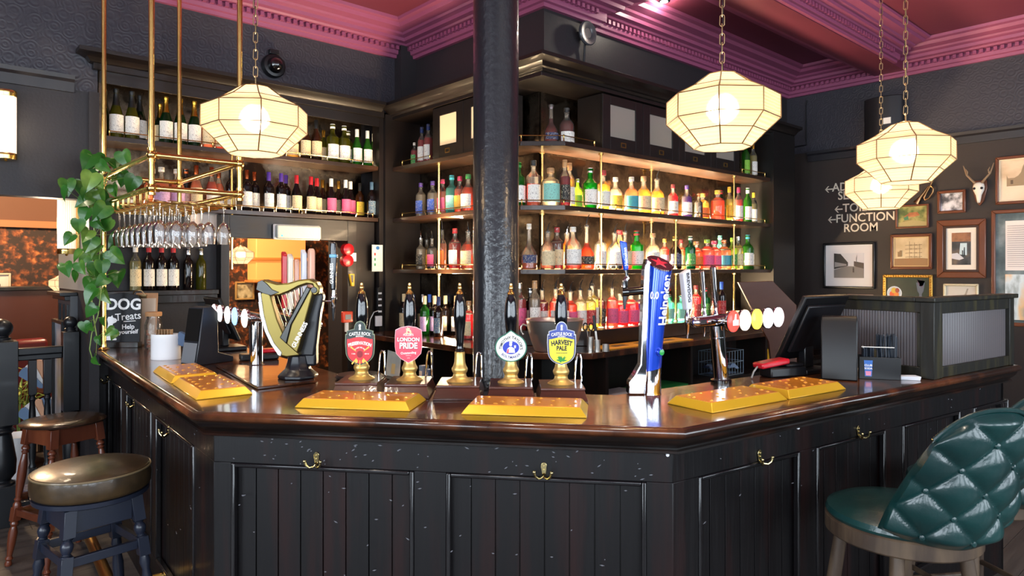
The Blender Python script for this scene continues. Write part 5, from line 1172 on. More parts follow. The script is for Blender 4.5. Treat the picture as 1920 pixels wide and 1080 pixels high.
for k in range(6): m.box(-.055+.003*k,.05,-.028,.028,.0005+k*.0026,.0026+k*.0026, T(0,0,0,.06*k))
m.build('napkins', pbr('napkin_white','#dfe2ea',.8), t, smooth=False)
p = camp(1.245, 3.19); t = thing('card_reader', 'dark card reader with red top lying on the right wing', 'card reader', (p.x, p.y, ZT), FRONT+.35)
m = MB(); m.box(-.075,.13,-.04,.045,0,.045); m.box(.02,.12,-.035,.035,.045,.06); m.build('cradle', BLACKP, t, bevel=.008)
m = MB(); m.M = T(-.03,0,.052,0,0,-.12); m.box(-.09,.07,-.036,.036,0,.026); m.build('red_reader', pbr('reader_red','#c01828',.3,coat=.3), t, bevel=.008)
m = MB(); m.tube([(-.12,0,.05),(-.15,-.01,.03),(-.17,-.02,.004)], .004); m.build('grey_cable', pbr('cable_grey','#8a8a8a',.5), t)
p = camp(-1.40, 3.78); t = thing('card_reader', 'dark card reader with red top lying behind the left lit badges', 'card reader', (p.x, p.y, ZT), FRONT+.5)
m = MB(); m.box(-.10,.10,-.04,.045,0,.035); m.build('cradle', BLACKP, t, bevel=.008)
m = MB(); m.M = T(.04,0,.037); m.box(-.06,.06,-.032,.032,0,.022); m.build('red_reader', pbr('reader_red','#c01828',.3,coat=.3), t, bevel=.008)
# black rubber mats beside the harp
for px_, py_, l in ((640, 703, 'black rubber pad on the bar right of the harp base'),):
    p = camp(-.70, 3.13); m = MB(); m.lathe([(.10,0),(.11,.01),(.10,.02),(.02,.022)], 28); o = m.build('rubber_pad', BLACKP); o.location = (p.x, p.y, ZT); tag(o, l, 'pad')

# wooden screen with fluted glass
GW = pbr('grey_green_oiled_wood', '#1d1c17', .45, bump=(16, .3, (1,1,.12)), vary=('#433d20', 5, (4,4,.5), .5, .8))
FLG = None
def fluted():
    m = pbr('fluted_screen_glass', '#7c787c', .18, trans=.0); N, L = m.node_tree.nodes, m.node_tree.links; b = N['Principled BSDF']; out = N['Material Output']
    t = N.new('ShaderNodeBsdfTransparent'); t.inputs[0].default_value = lin('#d8d4d6'); tl = N.new('ShaderNodeBsdfTranslucent'); tl.inputs[0].default_value = lin('#7f7c82')
    a = N.new('ShaderNodeMixShader'); a.inputs[0].default_value = .45; L.new(b.outputs[0], a.inputs[1]); L.new(tl.outputs[0], a.inputs[2])
    c = N.new('ShaderNodeMixShader'); c.inputs[0].default_value = .22; L.new(a.outputs[0], c.inputs[1]); L.new(t.outputs[0], c.inputs[2]); L.new(c.outputs[0], out.inputs[0]); return m
FLG = fluted()
A = Vector(near_seg(SG[2], 1744, .055)); B = Vector(SG[2].p(SG[2].L-.03, .055)); sdir = SG[2].t; nrm = SG[2].n
ws = thing('wooden_screen', 'dark wooden corner screen with two fluted glass panes on the right end of the bar', 'screen', (A.x, A.y, ZT), math.atan2(sdir.y, sdir.x))
Lr = (B-A).length; Hs = .35
m = MB(); m.box(-.028,.028,-.030,.032,0,Hs); m.box(.033,.062,-.026,.03,0,Hs); m.build('corner_post', GW, ws, bevel=.003)
m = MB(); m.box(.062,Lr-.035,-.02,.015,0,.05); m.box(.062,Lr-.035,-.02,.015,Hs-.055,Hs); m.box(Lr-.035,Lr+.02,-.024,.02,0,Hs); m.build('front_frame', GW, ws, bevel=.003)
m = MB(); n = 60; P = [(.062+(Lr-.097)*k/n, -.004-(.004 if k % 2 else 0)) for k in range(n+1)]+[(Lr-.035, .004), (.062, .004)]; m.prism(P, .05, Hs-.055); m.build('fluted_glass', FLG, ws, smooth=False)
m = MB(); Ls = .47; m.box(-.018,.018,.032,Ls,0,.05); m.box(-.018,.018,.032,Ls,Hs-.05,Hs); m.box(-.022,.022,Ls-.045,Ls,.05,Hs-.05); m.box(-.018,.018,.032,.05,.05,Hs-.05); m.build('side_frame', GW, ws, bevel=.003)
m = MB(); n = 56; P = [(-.004-(.005 if k % 2 else 0), .05+(Ls-.095)*k/n) for k in range(n+1)]+[(.004, Ls-.045), (.004, .05)]; m.prism(P[::-1], .05, Hs-.05); m.build('fluted_glass', FLG, ws, smooth=False)
m = MB(); m.box(-.045,Lr+.03,-.04,.045,Hs,Hs+.022); m.box(-.045,.04,.045,Ls+.015,Hs,Hs+.022); m.build('capping_rail', GW, ws, bevel=.004)

# ================================================================== PICTURE WALL (u = 6.95)
UW = 6.949
def artmat(name, cols, scale=4, stretch=(1,1,1), pos=None, rough=.35):
    m = pbr(name, cols[0], rough, coat=.3); N, L = m.node_tree.nodes, m.node_tree.links; b = N['Principled BSDF']
    tc = N.new('ShaderNodeTexCoord'); mp = N.new('ShaderNodeMapping'); mp.inputs['Scale'].default_value = stretch
    n = N.new('ShaderNodeTexNoise'); n.inputs['Scale'].default_value = scale; n.inputs['Detail'].default_value = 6
    L.new(tc.outputs['Object'], mp.inputs[0]); L.new(mp.outputs[0], n.inputs['Vector']); r = N.new('ShaderNodeValToRGB'); e = r.color_ramp.elements
    ps = pos or [.32+.36*i/(len(cols)-1) for i in range(len(cols))]
    e[0].position = ps[0]; e[0].color = lin(cols[0]); e[1].position = ps[-1]; e[1].color = lin(cols[-1])
    for c, q in list(zip(cols, ps))[1:-1]: k = e.new(q); k.color = lin(c)
    L.new(n.outputs['Fac'], r.inputs[0]); L.new(r.outputs[0], b.inputs['Base Color']); return m
SEPIA = ['#5a4632','#a08560','#d8c096','#e6d0a8']
def ell(cx, cz, rx, rz_, n=20): return [(cx+rx*math.cos(2*PI*k/n), cz+rz_*math.sin(2*PI*k/n)) for k in range(n)]
def frame(name, label, px0, px1, py0, py1, fcol, fw, mat_=None, matw=0, art=None, shapes=(), plane=('u', UW), depth=.03, beads=False, inner=None, rot=None, z_override=None, kind='picture'):
    f = on_u if plane[0] == 'u' else on_v
    a = f(px0, (py0+py1)/2, plane[1]); b = f(px1, (py0+py1)/2, plane[1]); c = f((px0+px1)/2, py0, plane[1]); d_ = f((px0+px1)/2, py1, plane[1])
    w = (a-b).length; h = c.z-d_.z; cx = (a+b)/2; cz = (c.z+d_.z)/2
    rz = rot if rot is not None else (-PI/2 if plane[0] == 'u' else 0)
    r = thing(name, label, kind, (cx.x, cx.y, cz), rz, None)
    FM = fcol if not isinstance(fcol, str) else pbr('frame_'+fcol.strip('#'), fcol, .3, coat=.3)
    W, H = w/2, h/2
    m = MB(); t = fw
    for q in ([(-W,-H),(W,-H),(W-t,-H+t),(-W+t,-H+t)], [(W,-H),(W,H),(W-t,H-t),(W-t,-H+t)], [(W,H),(-W,H),(-W+t,H-t),(W-t,H-t)], [(-W,H),(-W,-H),(-W+t,-H+t),(-W+t,H-t)]): m.plate(q, -depth, 0)
    m.build('frame_moulding', FM, r, bevel=min(.006, fw*.25))
    if inner:
        m = MB(); t2 = fw; t3 = fw+inner[1]
        for q in ([(-W+t2,-H+t2),(W-t2,-H+t2),(W-t3,-H+t3),(-W+t3,-H+t3)], [(W-t2,-H+t2),(W-t2,H-t2),(W-t3,H-t3),(W-t3,-H+t3)], [(W-t2,H-t2),(-W+t2,H-t2),(-W+t3,H-t3),(W-t3,H-t3)], [(-W+t2,H-t2),(-W+t2,-H+t2),(-W+t3,-H+t3),(-W+t3,H-t3)]): m.plate(q, -depth*.7, 0)
        m.build('inner_slip', pbr('slip_'+inner[0].strip('#'), inner[0], .35, coat=.2), r, bevel=.002)
    if beads:
        m = MB(); n = int(2*W/.022)
        for k in range(n+1):
            for z in (-H+fw*.5, H-fw*.5): m.ball((-W+fw*.4+(2*W-fw*.8)*k/n, -depth, z), .007, 6)
        n = int(2*H/.022)
        for k in range(1, n):
            for x in (-W+fw*.5, W-fw*.5): m.ball((x, -depth, -H+2*H*k/n), .007, 6)
        m.build('beading', FM, r)
    iw, ih = W-fw-(inner[1] if inner else 0), H-fw-(inner[1] if inner else 0)
    if mat_:
        m = MB(); m.plate([(-iw,-ih),(iw,-ih),(iw,ih),(-iw,ih)], -.008, 0); m.build('mount_card', pbr('mount_'+mat_.strip('#'), mat_, .4, coat=.3), r, smooth=False); iw -= matw; ih -= matw
    m = MB(); m.plate([(-iw,-ih),(iw,-ih),(iw,ih),(-iw,ih)], -.010, -.0005 if not mat_ else -.008); p = m.build('print', art, r, smooth=False)
    for i, (poly, col) in enumerate(shapes):
        m = MB(); m.plate([(x*iw, z*ih) for x, z in poly], -.0112-.0004*i, -.010-.0004*i+.0001); m.build('printed_shape', col if not isinstance(col, str) else flat('art_'+col.strip('#'), col), p, smooth=False)
    return r
WOODF = pbr('chestnut_frame', '#6a3a20', .3, coat=.4, bump=(10, .1, (1,1,1)))
street = [([(-1,-1),(1,-1),(1,-.15),(.15,-.05),(-.2,-.05),(-1,-.35)], '#75706e'), ([(-1,1),(-.55,.95),(-.05,.25),(-.05,-.02),(-1,-.30)], '#2c2a2b'), ([(-.95,.3),(-.15,.12),(-.15,.0),(-.95,-.12)], '#8f8c8b'), ([(.35,.35),(1,.2),(1,-.25),(.35,-.05)], '#3f3c3d'), ([(.27,-.2),(.36,-.2),(.36,-.55),(.27,-.55)], '#1c1b1c'), (ell(.315,-.14,.03,.05,10), '#1c1b1c'),
          ([(.5,.25),(.53,.25),(.56,.9),(.50,.6)], '#5a5656')]
frame('picture_frame', 'black framed black and white street photograph with wide white mount', 1545, 1642, 455, 541, '#0c0c0e', .022, '#e2dcda', .082, flat('sky_grey','#d6d3d4'), street)
ships = [([(-.1+.3*i-.01,-.5),(-.1+.3*i+.01,-.5),(-.1+.3*i+.01,.75-.1*i),(-.1+.3*i-.01,.75-.1*i)], '#7a6040') for i in range(3)]+[([(-.35+.3*j,-.4+.28*i),(.05+.3*j,-.36+.28*i),(.05+.3*j,-.33+.28*i),(-.35+.3*j,-.37+.28*i)], '#8a7050') for i in range(4) for j in range(3)]+[([(-.8,-.35),(-.55,-.35),(-.55,.1),(-.66,.1),(-.7,-.0),(-.8,-.0)], '#8f7654'), ([(-1,-1),(1,-1),(1,-.5),(.5,-.45),(-1,-.5)], '#9c7850')]
frame('picture_frame', 'brown framed sepia print of tall masted ships', 1671, 1749, 439, 505, WOODF, .026, None, 0, artmat('sepia_ship_print', ['#a98c62','#d9c298','#e4cfa4'], 3), ships, inner=('#d8b880', .008))
hills = [([(-1,-1),(1,-1),(1,-.6),(0,-.35),(-1,-.6)], '#a89a68'), ([(-.6,.0),(-.2,.4),(.35,.42),(.5,.1),(.1,-.05)], artmat('rust_foliage', ['#5a3a20','#b06c44','#c48a5a'], 9)), ([(-.6,-.1),(-.3,.1),(-.25,-.3),(-.55,-.35)], '#3f7a5a')]
frame('picture_frame', 'small thin framed green and brown landscape painting under the lamp', 1681, 1743, 384, 428, WOODF, .016, None, 0, artmat('landscape_paint', ['#24301c','#5a6a34','#a8a060','#4a3a24'], 7), hills)
frame('picture_frame', 'small chestnut framed black and white photograph of a crowd', 1759, 1812, 357, 400, WOODF, .024, None, 0, artmat('crowd_photo', ['#1c1b1e','#5a585c','#d6d4d8','#f0eef0'], 11))
ph = [([(-1,.45),(1,.45),(1,1),(-1,1)], artmat('brick_smear', ['#6a4a30','#a87450','#3a3028'], 9)), ([(-.2,-.35),(.6,-.4),(.6,.35),(-.1,.35)], '#cfe0e4'), ([(-1,-.6),(-.2,-.7),(.3,-.6),(-.4,-.25),(-1,-.3)], '#d8d6d8'), ([(.25,-.45),(.4,-.45),(.38,.1),(.3,.1)], '#20242a'), ([(.1,-.45),(.2,-.45),(.2,-.1),(.1,-.1)], '#2a3038')]
frame('picture_frame', 'wide chestnut framed colour photograph with cream mount', 1758, 1850, 412, 521, WOODF, .052, '#efe4d4', .042, artmat('interior_photo', ['#1c2024','#4a4a4c','#7a6a58'], 8), ph, inner=('#3c2418', .02))
cath = [([(-.75,-.3),(.95,-.3),(.95,.2),(.8,.2),(.8,.1),(.35,.1),(.35,.2),(.25,.35),(.18,.7),(.1,.35),(0,.2),(0,.1),(-.1,.75),(-.2,.35),(-.3,.2),(-.45,.1),(-.7,.1),(-.75,.25)], '#a08868'), (ell(.08,-.05,.12,.22), '#5a4634'), ([(-.6,-.2),(-.5,-.2),(-.5,.0),(-.6,.0)], '#6a5640'), ([(.55,-.2),(.65,-.2),(.65,.0),(.55,.0)], '#6a5640')]
frame('picture_frame', 'large brown framed sepia print of a cathedral at the right edge', 1868, 1985, 290, 381, WOODF, .024, None, 0, artmat('sepia_sky', ['#b89468','#e8cfae','#f0dcc0'], 2, (1,1,2)), cath, inner=('#e8d8b8', .008))
def lines(x0, x1, z0, z1, n, rr=random.Random(2)): return [([(x0+rr.random()*.03, z0+(z1-z0)*k/n),(x1-rr.random()*.2, z0+(z1-z0)*k/n),(x1-rr.random()*.2, z0+(z1-z0)*k/n+.006),(x0, z0+(z1-z0)*k/n+.006)], '#6a5a5c') for k in range(n)]
doc = [([(-.62,-.05),(1,-.05),(1,.86),(-.62,.86)], '#eadfd8')]+lines(-.55, .95, .02, .80, 20)+[([(-.62,-.95),(1,-.95),(1,-.12),(-.62,-.12)], artmat('poster_drawing', ['#3c4a4c','#8f9ea0','#e8c08c','#d8e4e8','#2c4a40'], 5, (1,1,.35)))]
frame('picture_frame', 'tall brown framed document and drawing at the right edge', 1860, 1975, 392, 612, WOODF, .03, None, 0, artmat('mottled_slate_mount', ['#2c3a3e','#56666a','#8a9698'], 6), doc)
fr = [(ell(-.62,-.25,.36,.42), '#d8dee4'), (ell(-.62,-.22,.30,.34), '#b9c6d4'), (ell(-.72,-.30,.13,.18), '#e0592c'), (ell(-.52,-.32,.12,.17), '#e8842c'), (ell(-.64,-.08,.13,.17), '#d8b03c'), (ell(-.48,-.08,.10,.14), '#a8442c'), ([(.40,.4),(.80,.4),(.74,-.1),(.66,-.25),(.66,-.5),(.54,-.5),(.54,-.25),(.46,-.1)], '#5c6878'), ([(.44,.55),(.55,.2),(.62,.65),(.70,.2),(.80,.5),(.66,.1)], '#6a4a6a'), (ell(-.30,-.75,.16,.14), '#b8964c'), (ell(-.12,-.85,.14,.12), '#8a6a34')]
fr = [([(x, z+.32) for x, z in p], c) for p, c in fr]
frame('picture_frame', 'gilt beaded frame still life of fruit on a white plate', 1657, 1750, 515, 590, pbr('gilt_frame', '#c89a48', .35, metal=.8), .028, None, 0, artmat('dark_green_paint', ['#16221c','#22382c','#1c2c34'], 3), fr, beads=True)
frame('picture_frame', 'pale silver framed faint sketch lowest on the wall', 1770, 1836, 532, 588, pbr('champagne_frame', '#d6c8a8', .35, metal=.4), .02, None, 0, flat('pale_sketch','#d8d0c2'), [([(-.2,-1),(0,-1),(.5,.8),(.4,.8)], '#a89c8c')])
frame('picture_frame', 'small pale framed print with its top just above the till', 1590, 1638, 552, 592, pbr('pink_pale_frame', '#d8b4a0', .4), .014, None, 0, flat('pale_print','#e4dcdc'))
# painted direction lettering
SGN = pbr('cream_sign_paint', '#d8ccb8', .5)
sg = thing('direction_sign', 'cream wall lettering with arrows to additional seating, toilets and function room', 'sign', (UW-.001, 0, 0), -PI/2)
def wl(txt, px, py, size):
    p = on_u(px, py, UW); m = MB(); text(m, txt, size, T(-p.y, 0, p.z), .001, .012, align='LEFT', sx=.93); m.build('lettering', SGN, sg, smooth=False)
def arrow(px, py):
    p = on_u(px, py, UW); m = MB(); m.M = T(-p.y, 0, p.z); m.plate([(-.035,-.006),(.035,-.006),(.035,.006),(-.035,.006)], -.001, .001)
    m.plate([(-.042,0),(-.012,.032),(-.002,.032),(-.028,0)], -.001, .001); m.plate([(-.042,0),(-.028,0),(-.002,-.032),(-.012,-.032)], -.001, .001); m.build('arrow', SGN, sg, smooth=False)
for txt, px, py in (('ADDITIONAL', 1560.5, 352.5), ('SEATING', 1571, 368), ('TOILETS', 1580, 391), ('FUNCTION', 1567, 411), ('ROOM', 1581.5, 428.5)): wl(txt, px, py, .115)
for px, py in ((1555, 355), (1573, 392.5), (1560.5, 412)): arrow(px, py)
# bugle
p = on_u(1738, 362, UW-.03); b_ = thing('bugle', 'small brass bugle hung on the wall beside the lamp', 'bugle', tuple(p), -PI/2)
m = MB(); BG = pbr('tarnished_brass', '#a8825a', .3, metal=1)
m.tube([(-.088,0,-.085),(-.072,0,-.062),(-.05,0,-.03),(-.02,0,.01),(.01,0,.055),(.035,0,.062),(.052,0,.035),(.045,0,0),(.015,0,-.05),(-.015,0,-.06),(-.025,0,-.04),(-.005,.0,.0),(.03,0,.07),(.045,0,.105)], [.030,.020,.013,.010,.008,.008,.008,.008,.008,.008,.008,.007,.007,.009], 14); m.build('body', BG, b_)
# antlered skull on a shield
p = on_u(1838, 358, UW-.002); k_ = thing('mounted_skull', 'small antlered deer skull mounted on a dark shield', 'trophy', tuple(p), -PI/2)
m = MB(); m.plate([(-.05,.09),(.05,.09),(.055,.02),(.03,-.09),(0,-.13),(-.03,-.09),(-.055,.02)], -.018, 0); m.build('wooden_shield', WOODF, k_, bevel=.004)
m = MB(); BONE = pbr('bleached_bone', '#e6ded0', .5)
loft(m, [[(r_*math.cos(a), -.045+r_*.7*math.sin(a), z) for a in [2*PI*k/14 for k in range(14)]] for z, r_ in ((-.105,.010),(-.085,.015),(-.04,.022),(0,.040),(.03,.044),(.055,.038),(.07,.018))]); sk = m.build('skull', BONE, k_, ang=80)
m = MB()
for s_ in (-1, 1): m.ball((s_*.027,-.068,.018), .011)
m.build('eye_socket', BLACKP, sk)
ANT = pbr('antler', '#8a7258', .6)
for s_ in (-1, 1):
    m = MB(); m.tube([(s_*.022,-.05,.06),(s_*.05,-.06,.095),(s_*.085,-.06,.14),(s_*.10,-.055,.19),(s_*.112,-.06,.225)], [.011,.009,.008,.006,.002], 8); m.tube([(s_*.083,-.06,.135),(s_*.075,-.075,.165),(s_*.088,-.08,.19)], [.007,.005,.002], 8); m.build('antler', ANT, k_)
# curved black loudspeaker on the wall
p = on_u(1662, 225, UW); t = thing('wall_speaker', 'tall curved black loudspeaker high on the wall behind the lamps', 'speaker', (UW, p.y, p.z-.16), -PI/2)
m = MB(); w_ = .175; P = [(-w_,-.005),(-w_,-.05)]+[(w_*math.cos(a), -.06-.085*math.sin(a)) for a in [PI-PI*k/10 for k in range(11)]]+[(w_,-.05),(w_,-.005)]; m.prism(P[::-1], -.17, .36); m.build('cabinet', pbr('speaker_black','#1c1c20',.35), t, bevel=.008)
p2 = on_u(1663, 226, UW-.15); m = MB(); m.plate([(-.032,-.028),(.032,-.028),(.032,.028),(-.032,.028)], -.150, -.143, T(-(p2.y-p.y), 0, p2.z-(p.z-.16))); m.build('white_sticker', flat('white_print','#f4f2ea'), t, smooth=False)
m = MB(); a = on_u(1513, 188, UW-.01); b2 = on_u(1512, 272, UW-.01); m.tube([tuple(a), (a.x, a.y+.01, a.z-.06), (b2.x, b2.y, b2.z)], .006, 6); m.tube([tuple(b2), (UW-.01, b2.y+.3, b2.z-.01)], .006, 6); o = m.build('wall_cable', BLACKP); tag(o, 'thin black cable running down the dark wall near the cornice', 'cable')

# ================================================================== THINGS ON THE DARK WALLS
p = on_v(511, 125, 5.0); t = thing('dome_camera', 'dark glass dome security camera on the wall above the wine shelves', 'camera', (p.x, 4.999, p.z), 0)
m = MB(); R90 = Matrix.Rotation(PI/2, 4, 'X'); m.lathe([(.088,0),(.088,.03),(.080,.045),(.060,.05)], 28, R90); m.build('housing', BLACKP, t)
m = MB(); m.lathe([(.060,.05),(.055,.075),(.04,.098),(.02,.11),(.0001,.113)], 28, R90); m.build('smoked_dome', BLACKG, t)
m = MB(); m.box(-.035,.035,-.04,0,.085,.12); m.build('cable_box', BLACKP, t, bevel=.004)
p = on_v(1091, 66, 3.34); t = thing('round_speaker', 'round dark speaker dish on the corner box above the shelves', 'speaker', (p.x, 3.338, p.z), 0)
m = MB(); m.lathe([(.03,0),(.03,.03),(.085,.045),(.088,.06),(.080,.068),(.04,.064),(.035,.060),(.0001,.059)], 32, R90); m.build('dish', pbr('speaker_grey','#3a3a3e',.3,coat=.3), t)
m = MB(); m.tube([(0,-.03,-.03),(.004,-.02,-.12),(.004,-.012,-.25)], .008, 8); m.build('stem', BLACKP, t)
p = on_v(556, 436, 5.015); t = thing('emergency_light', 'white rectangular emergency light over the opening behind the taps', 'light', (p.x, 5.018, p.z), 0)
a = on_v(512, 436, 5.0); b2 = on_v(600, 436, 5.0); W_ = abs(b2.x-a.x)/2
m = MB(); m.box(-W_,W_,-.022,0,-.058,.058); m.build('tray', WHITEP, t, bevel=.01)
m = MB(); m.box(-W_+.01,W_-.01,-.060,-.022,-.052,.052); m.build('ribbed_diffuser', pbr('prismatic_diffuser','#b4bcb8',.3,bump=(60,.3)), t, bevel=.014, seg=3)
m = MB(); m.ball((-W_+.05,-.055,-.03), .009); m.build('green_indicator', emit('green_led','#3cff8a',4), t)
frame('notice', 'printed paper notice on the dark wall behind the hanging glasses', 356, 418, 401, 442, '#e6d8cc', .004, None, 0, flat('notice_paper','#f0dccd'), lines(-.8,.9,-.2,.8,8), plane=('v', 5.119), depth=.006, kind='notice')
frame('notice', 'narrow pale green safety notice on the dark pilaster', 697, 717, 459, 509, '#dfe6e0', .003, None, 0, flat('notice_green_white','#dbe8e2'), [(ell(0,.78,.35,.14), '#2f6fb0'), ([(-.7,.2),(-.4,.2),(-.4,.4),(-.7,.4)], '#c0392b'), ([(-.7,-.2),(-.4,-.2),(-.4,0),(-.7,0)], '#2f8f5a'), ([(-.7,-.6),(-.4,-.6),(-.4,-.4),(-.7,-.4)], '#2f8f5a')]+lines(-.2,.8,-.6,.45,8), plane=('v', 4.998), depth=.004, kind='notice')
RED = pbr('alarm_red', '#b4161e', .3, coat=.4)
for px, py, l in ((657, 468, 'upper red fire alarm sounder beside the opening'), (656, 489, 'lower red fire alarm sounder beside the opening')):
    p = on_v(px, py, 5.0); t = thing('fire_alarm', l, 'alarm', (p.x-.03, 5.018, p.z), 0, 'red fire alarm sounders'); m = MB(); m.lathe([(.050,0),(.050,.03),(.046,.05),(.030,.058),(.0001,.06)], 24, R90); m.build('sounder', RED, t)
p = on_v(658, 482, 5.0); t = thing('wall_switch', 'white switch plate on the opening frame beside the red alarms', 'switch', (p.x+.022, 5.018, p.z), 0); m = MB(); m.box(-.03,.03,-.014,0,-.035,.035); m.build('plate', WHITEP, t, bevel=.003); m = MB(); m.box(-.012,.012,-.018,-.014,-.02,.02); m.build('rocker', WHITEP, t, bevel=.002)
p = on_v(655, 594, 5.0); t = thing('call_point', 'red fire alarm call point low beside the opening', 'alarm', (p.x-.02, 5.018, p.z), 0); m = MB(); m.box(-.045,.045,-.035,0,-.045,.045); m.build('box', pbr('callpoint_orange','#d8381e',.3,coat=.3), t, bevel=.006); m = MB(); m.box(-.025,.025,-.038,-.035,-.02,.02); m.build('glass_window', flat('pane_grey','#8a8f94'), t, bevel=.001)
m = MB(); m.box(-.012,.012,-.02,0,-.12,-.046); m.build('conduit', WHITEP, t)
p = on_v(662, 525, 5.0); t = thing('yellow_device', 'small yellow and black handheld device hung by the opening', 'device', (p.x-.015, 5.018, p.z), 0); m = MB(); m.plate([(-.02,.05),(.025,.05),(.025,-.05),(.0,-.05)], -.025, 0); m.build('body', pbr('device_yellow','#e8b41c',.35), t, bevel=.003); m = MB(); m.plate([(-.012,.04),(.015,.04),(.012,-.02),(.0,-.02)], -.027, -.025); m.build('keypad', BLACKP, t)
p = on_v(706, 575, 4.99); t = thing('socket_strip', 'black and white socket strip with cables on the pilaster', 'socket', (p.x, 4.968, p.z), 0)
m = MB(); m.box(-.02,.02,-.03,0,-.06,.16); m.build('black_strip', BLACKP, t, bevel=.003)
m = MB()
for k in range(4): m.box(-.016,.016,-.036,-.030,-.045+k*.05,-.030+k*.05)
m.build('plug', WHITEP, t, bevel=.002); m = MB(); m.box(-.03,.03,-.02,0,-.16,-.075); m.build('white_socket', WHITEP, t, bevel=.003)
m = MB(); m.tube([(-.01,-.03,-.03),(-.06,-.04,-.04),(-.09,-.03,-.10),(-.10,-.02,-.2)], .004, 6); m.build('cable', flat('cable_pale','#c8c8c8'), t)

# ================================================================== THINGS ON AND UNDER THE BACK COUNTER
ZB = 1.0855
p = camp(.27, 4.33); t = thing('ice_bucket', 'large brushed steel ice bucket with a side handle on the back counter', 'bucket', (p.x, p.y, ZB), FRONT)
m = MB(); P = [(.120,0),(.127,.004),(.150,.06),(.170,.13),(.180,.19),(.186,.196),(.184,.200),(.176,.192),(.165,.13),(.145,.06),(.12,.012),(.0001,.012)]; m.lathe(P, 40); m.build('pail', STEEL, t)
m = MB(); m.tube([(-.172,0,.155),(-.20,0,.165),(-.212,0,.15),(-.212,0,.12),(-.20,0,.10),(-.19,0,.105)], .006, 8); m.build('handle', STEEL, t)
def cup(px, Y, z, h, r_, label, tools):
    p = camp((px-960)/1280*Y, Y); t = thing('measure_cup', label, 'cup', (p.x, p.y, z), FRONT)
    m = MB(); m.lathe([(r_,0),(r_,h),(r_-.002,h),(r_-.002,.004),(.0001,.004)], 20); m.build('cup', STEEL, t); return t
for px, Y, h, r_, l in ((1107,4.35,.085,.022,'steel cup with scissors in it beside the ice bucket'), (1120,4.30,.07,.019,'steel cup holding a black handled knife by the bucket'), (1136,4.28,.045,.022,'short empty steel cup by the bucket')): cup(px, Y, ZB, h, r_, l, 0)
p = camp((1104-960)/1280*4.35, 4.35); t = thing('scissors', 'black handled scissors standing in a steel cup', 'scissors', (p.x, p.y, ZB+.006), FRONT)
m = MB(); m.tube([(-.004,0,0),(.010,0,.12)], .003, 6); m.tube([(.006,0,0),(-.012,0,.12)], .003, 6); m.build('blades', STEEL, t)
m = MB()
for s_ in (-1,1): m.tube([(s_*.018+.014*math.cos(a)-.004, 0, .142+.024*math.sin(a)) for a in [2*PI*k/14 for k in range(14)]], .0045, 6, closed=True)
m.build('handles', BLACKP, t)
p = camp((1121-960)/1280*4.30, 4.30); t = thing('bar_knife', 'black handled knife standing in a steel cup', 'knife', (p.x, p.y, ZB+.006), FRONT)
m = MB(); m.box(-.006,.006,-.001,.001,0,.12,T(0,0,0,0,0,-.12)); m.build('blade', STEEL, t); m = MB(); m.box(-.009,.009,-.005,.005,.12,.22,T(0,0,0,0,0,-.12)); m.build('handle', BLACKP, t, bevel=.003)
a = on_z(1150, 657, ZB); b2 = on_z(1335, 640, ZB); p = (a+b2)/2; t = thing('bar_runner', 'yellow printed bar runner lying on the back counter', 'mat', (p.x, 2.93, ZB), 0)
L_ = (b2-a).length*.5; m = MB(); m.box(-L_,L_,-.09,.09,0,.004); m.build('mat', pbr('runner_yellow','#e0a020',.5), t, bevel=.001)
m = MB(); m.M = T(0,0,.0045) @ Matrix.Rotation(-PI/2, 4, 'X'); 
for k in range(3): m.box(-L_*.7+k*L_*.55,-L_*.7+k*L_*.55+L_*.3,-.0005,.0005,-.03,.03)
m.build('printed_band', pbr('runner_brown','#5a3a1c',.5), t, smooth=False)
def blk(name, label, cat, px, py, v, dims, mat, rz=0, z=None, extra=None):
    p = on_v(px, py, v); t = thing(name, label, cat, (p.x, p.y, z if z is not None else p.z), rz); w_, d_, h_ = dims; m = MB(); m.box(-w_/2,w_/2,-d_/2,d_/2,0,h_); m.build('body', mat, t, bevel=.003); return t
blk('chopping_board', 'green chopping board on the shelf under the back counter', 'board', 1225, 700, 2.98, (.62,.22,.012), pbr('board_green','#1f7a3c',.45), z=.751)
blk('paper_stack', 'stack of white papers on the shelf under the back counter', 'paper', 1160, 705, 2.98, (.26,.2,.02), pbr('paper_white','#c8ccd8',.7), z=.751)
t = blk('yellow_crate', 'yellow plastic crate under the right end of the back counter', 'crate', 1426, 695, 3.0, (.20,.16,.16), pbr('crate_yellow','#c8961c',.45), z=.751)
t = thing('wire_basket', 'pale blue wire basket under the back counter', 'basket', tuple(on_v(1352, 690, 3.0).xy)+(.751,), 0)
m = MB()
for z in (.0, .1, .19): m.tube([(-.17,-.1,z+.003),(.17,-.1,z+.003),(.17,.1,z+.003),(-.17,.1,z+.003)], .003, 6, closed=True)
for k in range(9):
    x = -.17+.34*k/8; m.tube([(x,-.1,.193),(x,-.1,.003),(x,.1,.003),(x,.1,.193)], .002, 5)
m.build('wires', pbr('wire_blue_grey','#8fa4b4',.3,metal=.6), t)
t = thing('cloth', 'crumpled pale blue cloth in the wire basket', 'cloth', tuple(on_v(1352, 690, 3.0).xy)+(.76,), 0)
